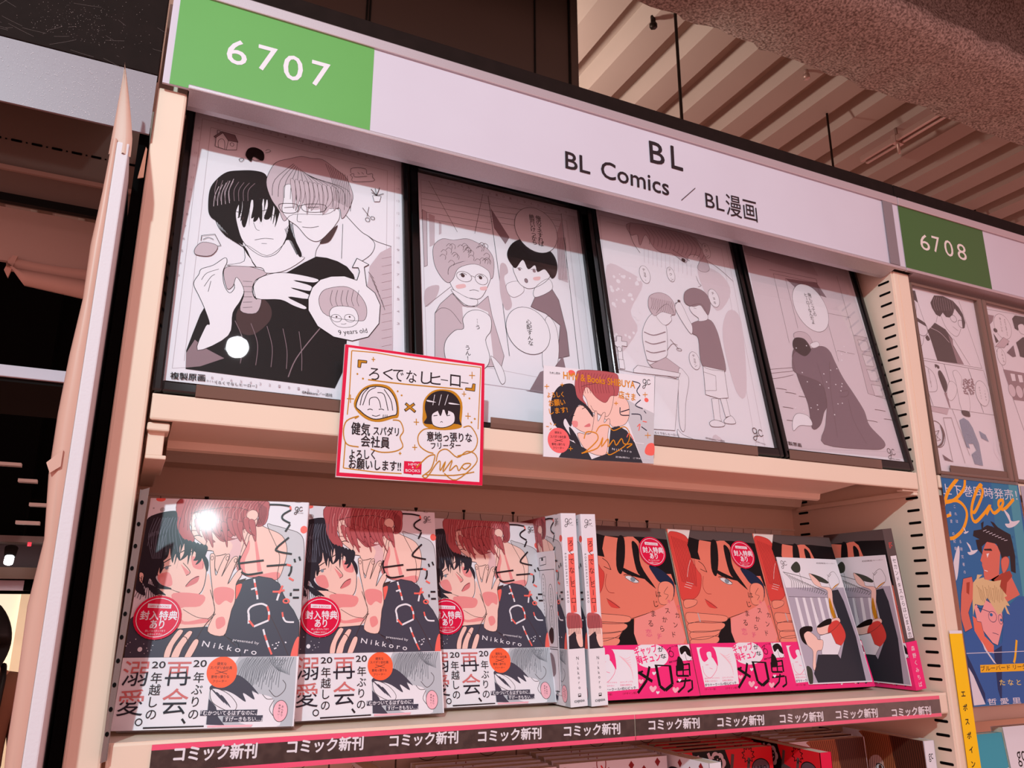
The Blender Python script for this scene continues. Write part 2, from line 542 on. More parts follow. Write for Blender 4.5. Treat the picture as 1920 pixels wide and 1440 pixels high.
LW = lambda w: w + 3.0 * math.exp(-w / 8.0)        # fine pen lines print a little fatter
front = lambda y0=0.0: (lambda u, v, h: (u, y0 - h, v))       # a face that looks to -y
ART = {
'F1': [
('l','rule',2,0,[162,2956,2109,2930,2062,657,150,242,162,2956]),
('l','rule',2,0,[245,2874,2027,2852,1991,862]),
('l','rule',2,0,[245,2874,236,323]),
('t','rule','10',299,2976,17,27,0.0,0),
('t','rule','9',369,2975,17,27,0.0,0),
('t','rule','8',439,2974,18,27,0.0,0),
('t','rule','7',510,2973,18,27,0.0,0),
('t','rule','6',581,2972,18,28,3.2,0),
('t','rule','5',653,2971,18,28,3.2,0),
('t','rule','4',726,2970,18,28,3.2,0),
('t','rule','3',799,2969,18,27,3.2,0),
('t','rule','2',873,2968,18,27,3.2,0),
('t','rule','1',947,2967,18,27,3.2,0),
('t','rule','0',1022,2966,18,28,3.2,0),
('t','rule','1',1116,2963,19,27,0.0,0),
('t','rule','2',1197,2963,19,28,3.0,0),
('t','rule','3',1279,2964,20,29,2.9,0),
('t','rule','4',1362,2965,19,28,0.0,0),
('t','rule','5',1446,2965,19,29,3.0,0),
('t','rule','6',1530,2966,19,28,3.0,0),
('t','rule','7',1615,2967,19,28,0.0,0),
('t','rule','8',1700,2968,20,28,0.0,0),
('t','rule','9',1786,2968,21,29,2.7,0),
('t','rule','10',1873,2969,21,29,2.7,0),
('t','rule','15',134,2813,21,26,10.8,0),
('t','rule','15',2129,2792,30,29,1.9,0),
('t','rule','14',131,2660,22,26,10.3,0),
('t','rule','14',2127,2629,30,28,1.9,0),
('t','rule','13',129,2510,21,25,8.1,0),
('t','rule','13',2125,2469,29,27,2.0,0),
('t','rule','12',126,2363,21,24,5.4,0),
('t','rule','12',2123,2310,29,28,2.0,0),
('t','rule','11',124,2217,21,24,8.1,0),
('t','rule','11',2121,2155,29,27,0.0,0),
('t','rule','10',121,2074,21,24,8.1,0),
('t','rule','10',2119,2001,29,27,0.0,0),
('t','rule','9',119,1933,20,25,8.5,0),
('t','rule','9',2117,1851,28,27,0.0,0),
('t','rule','8',117,1795,20,24,5.7,0),
('t','rule','8',2115,1703,28,25,-2.0,0),
('t','rule','7',114,1659,20,24,5.7,0),
('t','rule','7',2113,1557,28,25,-2.0,0),
('t','rule','6',112,1525,20,23,5.7,0),
('t','rule','6',2111,1412,28,25,-2.0,0),
('t','rule','5',110,1393,20,23,5.7,0),
('t','rule','5',2110,1270,27,25,-2.1,0),
('t','rule','4',108,1263,19,22,3.0,0),
('t','rule','4',2108,1130,27,25,-2.1,0),
('t','rule','3',105,1135,20,22,2.9,0),
('t','rule','3',2106,993,27,24,-2.1,0),
('f','tone',0,[1942,1791,2061,1891,2061,600,1924,455,1873,338,1722,278,1741,1113,1819,1429,1832,1601]),
('l','ink',3,1,[1570,2181,1735,2010,1818,1964,1901,1919,2061,1891]),
('l','ink',3,1,[1818,1964,1887,1884,1846,1746,1711,1607]),
('l','ink',2,1,[1340,1759,1304,1673,1294,1549]),
('l','ink',2,1,[1558,2048,1552,1635]),
('f','ink',0,[1050,1378,1194,1512,1306,1604,1408,1612,1513,1595,1606,1554,1673,1475,1686,1433,1481,1242,1617,745,1612,660,1584,408,1514,231,253,250,242,424,276,584,323,789,350,861,533,948,594,1043,754,1073,863,1238]),
('f','ink2',1,[619,842,690,978,826,1045,913,963,909,824,779,665,665,674]),
('f','tone2',0,[244,399,301,536,382,471,551,394,365,290,252,262]),
('l','tone2',8,1,[1486,1008,1318,753,1160,482,1097,288]),
('f','white',1,[406,711,376,679,331,438,568,618,590,850,644,983,671,1100,630,1191,599,1228,570,1193,587,1112,548,1049,497,1122,476,1259,503,1365,482,1410,392,1312,295,1250,278,1190,243,1086,296,973,350,861]),
('l','ink',3,1,[406,711,376,679,331,438,568,618,590,850,644,983,671,1100,630,1191,599,1228,570,1193,587,1112,548,1049,497,1122,476,1259,503,1365,482,1410,392,1312,295,1250,278,1190,243,1086,296,973,350,861,406,711]),
('l','ink',2,1,[304,1139,343,1217,440,1279]),
('l','ink',2,1,[332,1076,379,1183,411,1217]),
('l','ink',2,1,[369,1028,383,1141]),
('f','tone',1,[485,1290,620,1354,785,1352,859,1316,768,1233,739,1127,768,1035,827,1032,789,885,650,887,672,1087,599,1225,571,1123,522,1093]),
('l','ink',2,1,[485,1290,620,1354,785,1352,859,1316,768,1233,739,1127,768,1035,827,1032,789,885,650,887,672,1087,599,1225,571,1123,522,1093,485,1290]),
('l','ink',1,1,[653,1195,735,1204]),
('l','ink',1,1,[657,1139,738,1152]),
('l','ink',1,1,[661,1084,741,1098]),
('l','ink',1,1,[664,1029,744,1045]),
('l','ink',1,1,[668,974,747,993]),
('l','ink',1,1,[671,919,751,940]),
('f','white',1,[748,1172,791,1252,930,1338,1100,1366,1326,1353,1289,1305,1103,1293,1265,1266,1255,1205,1082,1208,1250,1168,1239,1115,1062,1104,1223,1034,1212,1000,1114,1020,992,1062,780,1037]),
('l','ink',3,1,[748,1172,791,1252,930,1338,1100,1366,1326,1353,1289,1305,1103,1293,1265,1266,1255,1205,1082,1208,1250,1168,1239,1115,1062,1104,1223,1034,1212,1000,1114,1020,992,1062,780,1037,748,1172]),
('l','ink',2,1,[791,1252,749,1158,781,1023]),
('f','white',1,[652,1587,651,1410,505,1336,643,1351,808,1371,858,1323,1025,1387,1193,1557,1141,1591,1031,1812,1000,1682,848,1512]),
('l','ink',2,1,[652,1587,651,1410,505,1336,643,1351,808,1371,858,1323,1025,1387,1193,1557,1141,1591,1031,1812,1000,1682,848,1512,652,1587]),
('f','ink',1,[298,1907,293,2120,341,2259,429,2376,548,2430,671,2464,772,2460,820,2392,908,2287,1022,2028,1069,1821,1165,1612,1142,1569,1066,1727,961,1703,626,1612,760,1376,722,1411,654,1558,530,1634,390,1779,328,1824]),
('f','white',1,[540,1922,576,1749,625,1626,714,1541,825,1496,932,1553,999,1697,1035,1874,1010,2025,916,2128,764,2152,667,2111,597,2163,572,2070]),
('l','ink',3,1,[540,1922,576,1749,625,1626,714,1541,825,1496,932,1553,999,1697,1035,1874,1010,2025,916,2128,764,2152,667,2111,597,2163,572,2070,540,1922]),
('f','ink',1,[616,2145,668,2095,638,1794,600,1831,613,2002]),
('f','ink',1,[677,2161,766,2120,780,1874,722,2016]),
('f','ink',1,[836,2203,942,2119,914,1907,894,2059]),
('l','ink',5,1,[545,1940,641,1940]),
('l','ink',5,1,[725,1977,820,2032]),
('l','ink',4,1,[561,1874,607,1901,651,1889]),
('l','ink',4,1,[800,1960,848,1987,904,1980]),
('e','ink2',609,1882,12,16,'',3),
('e','ink2',855,1971,12,16,'',3),
('l','ink',2,1,[707,1857,736,1787,767,1779]),
('l','ink',3,1,[729,1661,814,1699,899,1711]),
('l','ink',2,1,[793,1637,841,1645]),
('l','tone',3,1,[371,2188,344,2073,342,1949]),
('l','tone',3,1,[402,2219,373,2093,376,1967]),
('l','tone',3,1,[434,2250,403,2113,410,1985]),
('l','tone',3,1,[465,2281,432,2133,444,2002]),
('l','tone',3,1,[497,2312,462,2154,479,2021]),
('f','ink',1,[552,2159,583,2160,593,1982,569,1868,564,2005]),
('f','ink',1,[585,2149,617,2153,618,1942,589,1840,597,2015]),
('f','ink',1,[619,2138,651,2146,644,1903,609,1812,629,2023]),
('f','ink',1,[649,2185,681,2185,661,1999,671,1793,661,2031]),
('f','ink',1,[683,2175,715,2179,725,1969,683,1897,694,2039]),
('f','ink',1,[717,2165,749,2172,751,1929,703,1868,727,2047]),
('f','ink',1,[748,2212,781,2212,769,2027,766,1850,760,2056]),
('f','ink',1,[783,2201,815,2206,794,1986,786,1821,793,2064]),
('f','ink',1,[817,2191,849,2198,859,1956,799,1925,826,2073]),
('f','ink',1,[849,2238,881,2239,878,2055,863,1907,859,2082]),
('f','ink',1,[883,2228,916,2232,904,2015,883,1878,893,2090]),
('f','ink',1,[918,2218,951,2225,930,1974,903,1849,926,2099]),
('l','ink',4,1,[349,1859,406,1723,483,1638]),
('l','ink',4,1,[369,1846,423,1713,502,1627]),
('l','ink',4,1,[388,1833,441,1702,522,1617]),
('l','ink',4,1,[408,1820,458,1691,541,1606]),
('l','ink',4,1,[428,1806,475,1681,561,1596]),
('l','ink',4,1,[448,1793,492,1669,581,1586]),
('l','ink',4,1,[468,1780,509,1658,600,1576]),
('l','ink',4,1,[488,1767,527,1648,620,1565]),
('l','ink',4,1,[507,1754,544,1637,639,1555]),
('l','ink',4,1,[1064,1944,1096,1765,1152,1625]),
('l','ink',4,1,[1053,1928,1086,1763,1148,1618]),
('l','ink',4,1,[1042,1913,1076,1760,1143,1610]),
('l','ink',4,1,[1031,1899,1066,1758,1138,1602]),
('l','ink',4,1,[1021,1884,1056,1756,1133,1595]),
('l','ink',4,1,[1010,1868,1047,1754,1129,1588]),
('l','ink',4,1,[999,1853,1037,1751,1124,1581]),
('l','tone2',2,1,[353,2262,339,2133,360,2015]),
('l','tone2',2,1,[401,2269,381,2145,400,2025]),
('l','tone2',2,1,[449,2277,424,2156,440,2036]),
('l','tone2',2,1,[497,2284,466,2167,480,2046]),
('l','tone2',2,1,[545,2290,509,2179,520,2056]),
('l','tone2',2,1,[594,2297,552,2190,560,2067]),
('l','tone2',2,1,[643,2304,595,2202,601,2078]),
('l','tone2',2,1,[693,2312,639,2214,642,2089]),
('f','tone',1,[797,2354,832,2527,891,2636,1019,2716,1123,2772,1230,2778,1339,2793,1492,2700,1577,2637,1634,2516,1656,2386,1597,2188,1544,2110,1515,2233,1383,2118,1073,2041,988,1940,932,2053,851,2175]),
('l','ink',2,1,[797,2354,832,2527,891,2636,1019,2716,1123,2772,1230,2778,1339,2793,1492,2700,1577,2637,1634,2516,1656,2386,1597,2188,1544,2110,1515,2233,1383,2118,1073,2041,988,1940,932,2053,851,2175,797,2354]),
('f','white',1,[969,2352,1039,2387,1077,2250,1197,2184,1329,2170,1501,2214,1523,2121,1491,2032,1440,1940,1326,1787,1223,1794,1116,1909,1025,1966,963,2060,970,2190]),
('l','ink',2,1,[969,2352,1039,2387,1077,2250,1197,2184,1329,2170,1501,2214,1523,2121,1491,2032,1440,1940,1326,1787,1223,1794,1116,1909,1025,1966,963,2060,970,2190,969,2352]),
('l','ink',2,1,[1048,2656,877,2409,861,2210]),
('l','ink',2,1,[1061,2647,930,2414,918,2211]),
('l','ink',2,1,[1075,2637,984,2419,976,2211]),
('l','ink',2,1,[1088,2628,1039,2424,1033,2212]),
('l','ink',2,1,[1102,2618,1093,2429,1091,2213]),
('l','ink',2,1,[1116,2609,1148,2434,1150,2213]),
('l','ink',2,1,[1129,2599,1204,2439,1209,2214]),
('l','ink',2,1,[1143,2589,1259,2444,1268,2215]),
('l','ink',2,1,[1156,2580,1316,2449,1327,2215]),
('l','ink',2,1,[1170,2570,1372,2455,1387,2216]),
('l','ink',2,1,[1184,2561,1429,2460,1447,2217]),
('l','ink',2,1,[1197,2551,1486,2465,1508,2217]),
('l','ink',2,1,[1211,2542,1543,2472,1569,2218]),
('l','ink',2,1,[1225,2532,1601,2477,1631,2219]),
('f','tone',1,[1072,2380,1218,2337,1341,2189,1224,2143,1143,2219]),
('f','tone',1,[1297,2358,1433,2261,1370,2115,1328,2185]),
('f','tone',1,[1025,2449,1064,2444,1084,2268,1070,2104,1051,2244]),
('l','ink2',1,1,[1025,2449,1064,2444,1084,2268,1070,2104,1051,2244,1025,2449]),
('f','tone',1,[1069,2451,1109,2446,1128,2273,1089,2083,1095,2255]),
('l','ink2',1,1,[1069,2451,1109,2446,1128,2273,1089,2083,1095,2255,1069,2451]),
('f','tone',1,[1113,2454,1153,2448,1172,2276,1108,2062,1139,2267]),
('l','ink2',1,1,[1113,2454,1153,2448,1172,2276,1108,2062,1139,2267,1113,2454]),
('f','tone',1,[1158,2456,1198,2451,1217,2280,1203,2060,1183,2279]),
('l','ink2',1,1,[1158,2456,1198,2451,1217,2280,1203,2060,1183,2279,1158,2456]),
('f','tone',1,[1203,2459,1243,2453,1262,2283,1219,2142,1227,2290]),
('l','ink2',1,1,[1203,2459,1243,2453,1262,2283,1219,2142,1227,2290,1203,2459]),
('f','tone',1,[1248,2461,1289,2455,1307,2287,1238,2120,1272,2302]),
('l','ink2',1,1,[1248,2461,1289,2455,1307,2287,1238,2120,1272,2302,1248,2461]),
('f','tone',1,[1294,2463,1334,2458,1352,2290,1335,2119,1317,2314]),
('l','ink2',1,1,[1294,2463,1334,2458,1352,2290,1335,2119,1317,2314,1294,2463]),
('f','tone',1,[1339,2466,1380,2460,1397,2294,1354,2098,1362,2325]),
('l','ink2',1,1,[1339,2466,1380,2460,1397,2294,1354,2098,1362,2325,1339,2466]),
('f','tone',1,[1385,2469,1426,2463,1443,2298,1371,2180,1407,2338]),
('l','ink2',1,1,[1385,2469,1426,2463,1443,2298,1371,2180,1407,2338,1385,2469]),
('f','tone',1,[1431,2472,1472,2465,1489,2301,1470,2179,1453,2350]),
('l','ink2',1,1,[1431,2472,1472,2465,1489,2301,1470,2179,1453,2350,1431,2472]),
('l','ink2',2,1,[1367,2750,1440,2548,1473,2305]),
('l','ink2',2,1,[1392,2740,1460,2540,1489,2300]),
('l','ink2',2,1,[1417,2729,1479,2532,1505,2294]),
('l','ink2',2,1,[1442,2719,1498,2523,1522,2288]),
('l','ink2',2,1,[1467,2710,1518,2515,1538,2283]),
('l','ink2',2,1,[1492,2700,1537,2507,1555,2277]),
('l','ink2',2,1,[1518,2690,1557,2499,1571,2270]),
('l','ink2',2,1,[1543,2680,1576,2490,1588,2265]),
('l','ink2',2,1,[1568,2670,1596,2482,1604,2259]),
('l','ink2',2,1,[1593,2659,1615,2474,1621,2254]),
('l','ink',4,1,[929,2118,1016,2157,1106,2161,1097,2071,971,2039,929,2118]),
('l','ink',4,1,[1145,2163,1261,2214,1380,2224,1356,2144,1186,2101,1145,2163]),
('l','ink',4,1,[1107,2149,1145,2163]),
('l','ink',3,1,[981,2097,1069,2127]),
('l','ink',3,1,[1198,2153,1315,2190]),
('l','ink',2,1,[1111,2050,1111,1971,1152,1969]),
('l','ink',3,1,[1161,1912,1244,1924,1319,1958]),
('f','ink2',1,[1339,1782,1505,2020,1443,1829,1378,1771]),
('f','white',0,[1278,1247,1351,1349,1452,1406,1581,1436,1706,1413,1732,1518,1718,1562,1658,1550,1704,1668,1826,1619,1778,1581,1803,1365,1886,1305,1940,1179,1926,969,1821,806,1667,739,1491,753,1340,841,1249,995,1245,1124]),
('l','ink',6,0,[1278,1247,1351,1349,1452,1406,1581,1436,1706,1413,1732,1518,1718,1562,1658,1550,1704,1668,1826,1619,1778,1581,1803,1365,1886,1305,1940,1179,1926,969,1821,806,1667,739,1491,753,1340,841,1249,995,1245,1124,1278,1247]),
('f','tone',1,[1345,1099,1373,1221,1467,1284,1609,1319,1727,1259,1800,1138,1794,1004,1716,962,1424,969]),
('l','ink',2,1,[1345,1099,1373,1221,1467,1284,1609,1319,1727,1259,1800,1138,1794,1004,1716,962,1424,969,1345,1099]),
('f','white',1,[1448,1016,1510,1085,1663,1099,1716,1035,1717,947,1653,886,1539,867,1469,919]),
('l','ink',2,1,[1448,1016,1510,1085,1663,1099,1716,1035,1717,947,1653,886,1539,867,1469,919,1448,1016]),
('e','',1512,956,48,40,'ink',2),
('e','',1639,978,49,41,'ink',2),
('l','ink',2,1,[1557,903,1583,902,1608,915]),
('e','ink2',1514,971,9,10,'',3),
('e','ink2',1639,992,9,10,'',3),
('l','ink',1,1,[1468,1254,1451,1147,1472,1078]),
('l','ink',1,1,[1519,1264,1502,1158,1522,1088]),
('l','ink',1,1,[1570,1273,1553,1167,1573,1097]),
('l','ink',1,1,[1622,1284,1604,1176,1625,1106]),
('l','ink',1,1,[1674,1294,1656,1186,1676,1116]),
('l','ink',1,1,[1727,1304,1708,1195,1728,1125]),
('t','ink','9 years old',1541,782,282,49,14.1,0.004),
('l','tone',1,1,[1955,1722,2060,1769]),
('l','tone',1,1,[1955,1628,2059,1673]),
('l','tone',1,1,[1955,1533,2058,1578]),
('l','tone',1,1,[1954,1440,2057,1484]),
('l','tone',1,1,[1954,1347,2056,1391]),
('l','tone',1,1,[1953,1256,2055,1299]),
('l','tone',1,1,[1953,1166,2054,1207]),
('l','tone',1,1,[1953,1076,2053,1117]),
('l','tone',1,1,[1952,988,2053,1027]),
('l','tone',1,1,[1952,900,2052,938]),
('l','tone',1,1,[1951,812,2051,850]),
('l','tone',1,1,[1951,726,2050,764]),
('l','ink2',1,1,[1819,1536,1873,1470]),
('l','ink2',1,1,[1838,1494,1889,1421]),
('l','ink2',1,1,[1857,1451,1905,1372]),
('l','ink2',1,1,[1876,1409,1921,1323]),
('l','ink2',1,1,[1894,1367,1937,1274]),
('l','ink2',1,1,[1913,1325,1953,1227]),
('l','ink2',1,1,[1932,1283,1969,1178]),
('l','ink2',1,1,[1951,1241,1985,1130]),
('l','tone2',3,1,[613,773,693,585,685,362]),
('l','tone2',3,1,[749,769,818,573,814,362]),
('l','tone2',3,1,[888,765,945,560,944,362]),
('l','tone2',3,1,[1029,762,1074,548,1077,363]),
('l','tone2',3,1,[1173,757,1205,535,1211,363]),
('f','white',0,[302,2766,359,2834,500,2778,498,2664,404,2636,301,2650]),
('l','ink',2,0,[302,2766,359,2834,500,2778,498,2664,404,2636,301,2650,302,2766]),
('f','tone2',0,[280,2763,348,2848,471,2840,506,2760,415,2752,359,2834,297,2752]),
('l','ink',2,0,[280,2763,348,2848,471,2840,506,2760,415,2752,359,2834,297,2752,280,2763]),
('l','ink',2,0,[404,2636,415,2752]),
('l','ink',2,1,[331,2643,325,2723,355,2758,381,2733,390,2641]),
('e','',452,2716,17,22,'ink',2),
('l','ink',2,0,[309,2802,306,2851,333,2851,334,2835]),
('l','ink',2,1,[1632,2705,1631,2757,1687,2790,1787,2801,1802,2736,1859,2760,1862,2717,1873,2668,1661,2601,1646,2656,1625,2677,1660,2704,1674,2665,1802,2709]),
('l','ink',2,1,[1702,2734,1723,2713]),
('l','ink',2,1,[1744,2746,1766,2725]),
('f','white',0,[1862,2475,1953,2491,1937,2418,1880,2403]),
('l','ink',2,0,[1862,2475,1953,2491,1937,2418,1880,2403,1862,2475]),
('l','ink',4,1,[1905,2487,1845,2556]),
('l','ink',4,1,[1905,2487,1890,2577]),
('l','ink',4,1,[1905,2487,1938,2598]),
('l','ink',4,1,[1905,2487,1981,2533]),
('l','ink',4,1,[1905,2487,1852,2515]),
('l','ink',2,1,[1756,2295,1831,2197]),
('l','ink',2,1,[1824,2321,1803,2198]),
('e','',1810,2159,23,24,'ink',3),
('e','',1862,2191,22,19,'ink',3),
('f','tone',1,[222,1447,283,1532,410,1518,362,1405,239,1386]),
('l','ink',2,1,[222,1447,283,1532,410,1518,362,1405,239,1386,222,1447]),
('l','ink',2,0,[265,1543,266,1601,377,1642,438,1531,410,1518]),
('l','ink',2,1,[281,1561,324,1593,371,1582]),
('f','ink',1,[586,2621,605,2710,667,2746,745,2718,762,2640,739,2599,661,2627,640,2562]),
('l','ink',2,1,[651,2590,689,2585,738,2608]),
('l','ink',2,1,[528,2554,551,2577,574,2571,548,2535,528,2554]),
('l','ink',2,1,[770,2735,794,2759,819,2745,790,2718,771,2710]),
('t','ink','複製原画',143,146,270,58,2.8,0.03),
('t','ink2','タイトル',424,153,80,18,-0.7,0),
('t','ink','［ろくでなしヒーロー］',503,144,331,28,1.2,0.01),
('t','ink','©Nikkoro／一迅社',1222,144,270,28,0.2,0.02),
('t','rule','8',459,185,17,22,0.0,0),
('t','rule','7',536,184,17,22,-3.4,0),
('t','rule','6',614,183,17,22,-3.4,0),
('t','rule','5',693,182,17,22,-3.4,0),
('t','rule','4',772,181,18,22,-3.2,0),
('t','rule','3',852,180,18,22,-3.2,0),
('t','rule','2',933,178,18,23,0.0,0),
('t','rule','1',1015,177,18,23,0.0,0),
('t','rule','0',1098,176,18,23,0.0,0),
('t','rule','1',1181,175,19,23,0.0,0),
('t','rule','2',1265,174,19,23,0.0,0),
('t','rule','3',1350,173,19,23,0.0,0),
],
'F2': [
('l','rule',2,0,[2503,3032,4493,3012,4477,687,2509,794,2503,3032]),
('l','rule',2,0,[2589,2952,4379,2924,4377,707]),
('t','rule','10',2656,3066,25,30,2.3,0),
('t','rule','9',2740,3064,25,31,2.3,0),
('t','rule','8',2825,3063,25,30,2.3,0),
('t','rule','7',2911,3061,24,31,4.8,0),
('t','rule','6',2997,3059,25,32,2.3,0),
('t','rule','5',3083,3058,25,32,2.3,0),
('t','rule','4',3171,3056,25,32,2.3,0),
('t','rule','3',3259,3055,25,32,2.3,0),
('t','rule','2',3347,3054,26,32,2.2,0),
('t','rule','1',3437,3052,26,32,2.2,0),
('t','rule','0',3527,3051,26,32,2.2,0),
('t','rule','1',3617,3049,27,33,2.1,0),
('t','rule','2',3709,3048,26,32,2.2,0),
('t','rule','3',3801,3046,27,33,2.1,0),
('t','rule','4',3894,3045,27,33,2.1,0),
('t','rule','5',3988,3043,27,33,2.1,0),
('t','rule','6',4082,3042,27,33,2.1,0),
('t','rule','7',4177,3040,28,34,2.0,0),
('t','rule','8',4273,3039,28,33,2.0,0),
('t','rule','9',4370,3037,28,34,2.0,0),
('l','ink2',1,0,[2507,2855,3362,2911]),
('l','ink2',1,0,[2504,2766,3355,2818]),
('l','ink2',1,0,[2502,2678,3349,2725]),
('l','ink2',1,0,[2500,2590,3343,2634]),
('l','ink2',1,0,[2497,2503,3337,2544]),
('l','ink2',2,0,[2599,3040,2919,2412]),
('l','ink2',2,0,[3267,3031,3132,2443]),
('l','ink2',1,0,[3360,2892,4313,2997]),
('l','ink2',1,0,[3355,2814,4303,2905]),
('l','ink2',1,0,[3350,2738,4293,2815]),
('l','ink2',1,0,[3345,2660,4282,2724]),
('f','tone',0,[2508,2618,2562,2595,2549,1891,2513,1866]),
('l','ink2',1,0,[2508,2618,2562,2595,2549,1891,2513,1866,2508,2618]),
('f','tone',0,[2585,2582,2655,2564,2642,2187,2582,2138]),
('f','tone',0,[2701,2503,2732,2493,2726,2348,2697,2323]),
('f','tone2',0,[3358,2853,3570,2491,3511,2385,3381,2576]),
('f','tone',0,[4216,2699,4304,2915,4293,2020,4163,2049]),
('l','ink2',2,0,[4215,2641,4179,2034]),
('l','ink2',2,0,[4237,2646,4200,2038]),
('l','ink2',2,0,[4260,2651,4222,2043]),
('l','ink2',2,0,[4282,2656,4244,2047]),
('l','ink2',2,0,[4305,2661,4266,2051]),
('l','ink2',2,0,[4327,2667,4288,2056]),
('l','ink',4,0,[3335,3020,3396,1965,3448,933]),
('l','ink',4,0,[4311,3017,4311,2024,4303,665]),
('f','tone',1,[2511,1372,2634,1509,2670,1664,2517,1585]),
('l','ink2',1,0,[2511,1372,2808,1674]),
('f','tone',1,[3421,2075,3490,2108,3515,2006,3458,1907,3532,1592,3444,1508,3395,1720]),
('f','white',1,[3486,1842,3641,1908,3699,1796,3573,1686,3493,1722]),
('l','ink2',1,1,[3486,1842,3641,1908,3699,1796,3573,1686,3493,1722,3486,1842]),
('f','tone',0,[2613,1310,2677,1435,2819,1593,2952,1469,3092,1478,3244,1641,3276,1394,3384,924,3343,791,2591,685]),
('l','ink',2,0,[2613,1310,2677,1435,2819,1593,2952,1469,3092,1478,3244,1641,3276,1394,3384,924,3343,791,2591,685,2613,1310]),
('f','white',0,[2928,1448,3099,1471,3231,1436,3256,873,2889,819,2937,1174]),
('l','ink',2,1,[2613,1310,2690,1388,2795,1375,2909,1233]),
('l','ink2',3,1,[2827,1594,2951,1460,3092,1478]),
('f','white',1,[2783,1822,2837,1647,2958,1586,3082,1568,3180,1629,3292,1873,3318,2019,3111,2081,2835,1952]),
('l','ink',3,1,[2783,1822,2837,1647,2958,1586,3082,1568,3180,1629,3292,1873,3318,2019,3111,2081,2835,1952,2783,1822]),
('f','white',1,[2822,1644,2835,1596,2968,1480,3096,1496,3105,1572,2988,1575]),
('l','ink',2,1,[2822,1644,2835,1596,2968,1480,3096,1496,3105,1572,2988,1575,2822,1644]),
('f','tone',1,[2616,2077,2642,2187,2739,2280,2866,2291,3029,2347,3158,2322,3269,2276,3343,2149,3329,1933,3292,1873,3266,1973,3108,2027,2913,1933,2843,1783,2779,1719,2704,1771,2633,1909]),
('l','ink',2,1,[2616,2077,2642,2187,2739,2280,2866,2291,3029,2347,3158,2322,3269,2276,3343,2149,3329,1933,3292,1873,3266,1973,3108,2027,2913,1933,2843,1783,2779,1719,2704,1771,2633,1909,2616,2077]),
('l','ink2',2,1,[2814,2198,2847,2238,2884,2219,2876,2171]),
('l','ink2',2,1,[2911,2206,2944,2246,2982,2227,2973,2178]),
('l','ink2',2,1,[2709,2097,2742,2135,2779,2116,2770,2068]),
('l','ink2',2,1,[3224,2105,3259,2145,3297,2124,3287,2075]),
('l','ink2',2,1,[3138,2240,3173,2281,3211,2260,3201,2212]),
('l','ink2',2,1,[2995,2193,3029,2233,3067,2214,3058,2165]),
('l','ink2',2,1,[2776,2189,2809,2229,2846,2209,2838,2161]),
('l','ink2',2,1,[2792,1978,2825,2017,2861,1997,2853,1951]),
('l','ink2',2,1,[3168,2091,3203,2130,3241,2110,3231,2062]),
('l','ink2',2,1,[3160,2253,3195,2293,3233,2273,3224,2224]),
('l','ink2',2,1,[2853,2069,2886,2108,2923,2089,2914,2041]),
('l','ink2',2,1,[3107,2065,3142,2104,3179,2084,3170,2036]),
('l','ink2',2,1,[3212,2293,3248,2333,3286,2313,3276,2264]),
('l','ink2',2,1,[3032,2097,3066,2136,3104,2116,3095,2068]),
('l','ink2',2,1,[2978,2216,3012,2255,3049,2236,3040,2187]),
('l','ink2',2,1,[2959,2235,2993,2276,3030,2255,3022,2206]),
('l','ink2',2,1,[3233,2090,3268,2128,3306,2109,3297,2060]),
('l','ink2',2,1,[3002,2188,3036,2229,3073,2208,3064,2160]),
('l','ink2',2,1,[3222,2165,3257,2205,3295,2184,3286,2136]),
('l','ink2',2,1,[3201,2087,3236,2126,3274,2106,3264,2058]),
('l','ink2',2,1,[2976,2153,3010,2192,3047,2172,3038,2124]),
('l','ink2',2,1,[3031,2161,3066,2200,3103,2180,3094,2132]),
('l','ink2',2,1,[2767,2135,2800,2174,2837,2154,2828,2107]),
('l','ink2',2,1,[3170,2296,3206,2337,3244,2316,3234,2267]),
('l','ink2',2,1,[2695,2036,2728,2073,2764,2054,2756,2008]),
('l','ink2',2,1,[2836,2091,2869,2129,2906,2109,2898,2062]),
('e','',2970,1834,89,65,'ink2',3),
('e','',3177,1841,76,69,'ink2',3),
('l','ink2',3,1,[3054,1863,3106,1853]),
('l','ink',4,1,[2916,1845,2957,1878,3003,1863]),
('l','ink',4,1,[3131,1866,3173,1898,3208,1878]),
('e','ink2',2955,1846,23,24,'',3),
('e','ink2',3167,1861,21,22,'',3),
('l','ink',3,1,[3024,1666,3080,1686,3135,1680]),
('f','blush',1,[2871,1704,2966,1739,2979,1700,2884,1664]),
('f','blush',1,[3155,1734,3236,1759,3225,1713,3161,1701]),
('f','tone2',0,[3765,1600,3828,1733,4066,1886,4139,1757,4197,1348,4196,1044,4038,988,4120,1422,3945,1546,3830,1577]),
('l','ink',2,0,[3765,1600,3828,1733,4066,1886,4139,1757,4197,1348,4196,1044,4038,988,4120,1422,3945,1546,3830,1577,3765,1600]),
('f','white',1,[3840,1859,3836,1735,4066,1886,4028,2022]),
('l','ink',2,1,[3840,1859,3836,1735,4066,1886,4028,2022,3840,1859]),
('f','white',1,[3591,2112,3618,1940,3671,1861,3769,1837,3913,1909,4048,2044,4083,2216,3795,2301]),
('l','ink',3,1,[3591,2112,3618,1940,3671,1861,3769,1837,3913,1909,4048,2044,4083,2216,3795,2301,3591,2112]),
('f','ink',1,[3522,2206,3539,2318,3635,2450,3815,2529,4020,2463,4136,2376,4174,2235,4142,2100,4082,2033,4036,2096,3988,2141,3895,2085,3869,2171,3776,2097,3718,2212,3622,2083,3573,2108]),
('l','ink',4,1,[3630,2081,3674,2097,3698,2084]),
('l','ink',4,1,[3811,2100,3864,2118,3900,2101]),
('e','tone2',3663,2073,18,18,'',3),
('e','tone2',3853,2091,21,23,'',3),
('e','tone2',3736,1936,21,29,'ink',2),
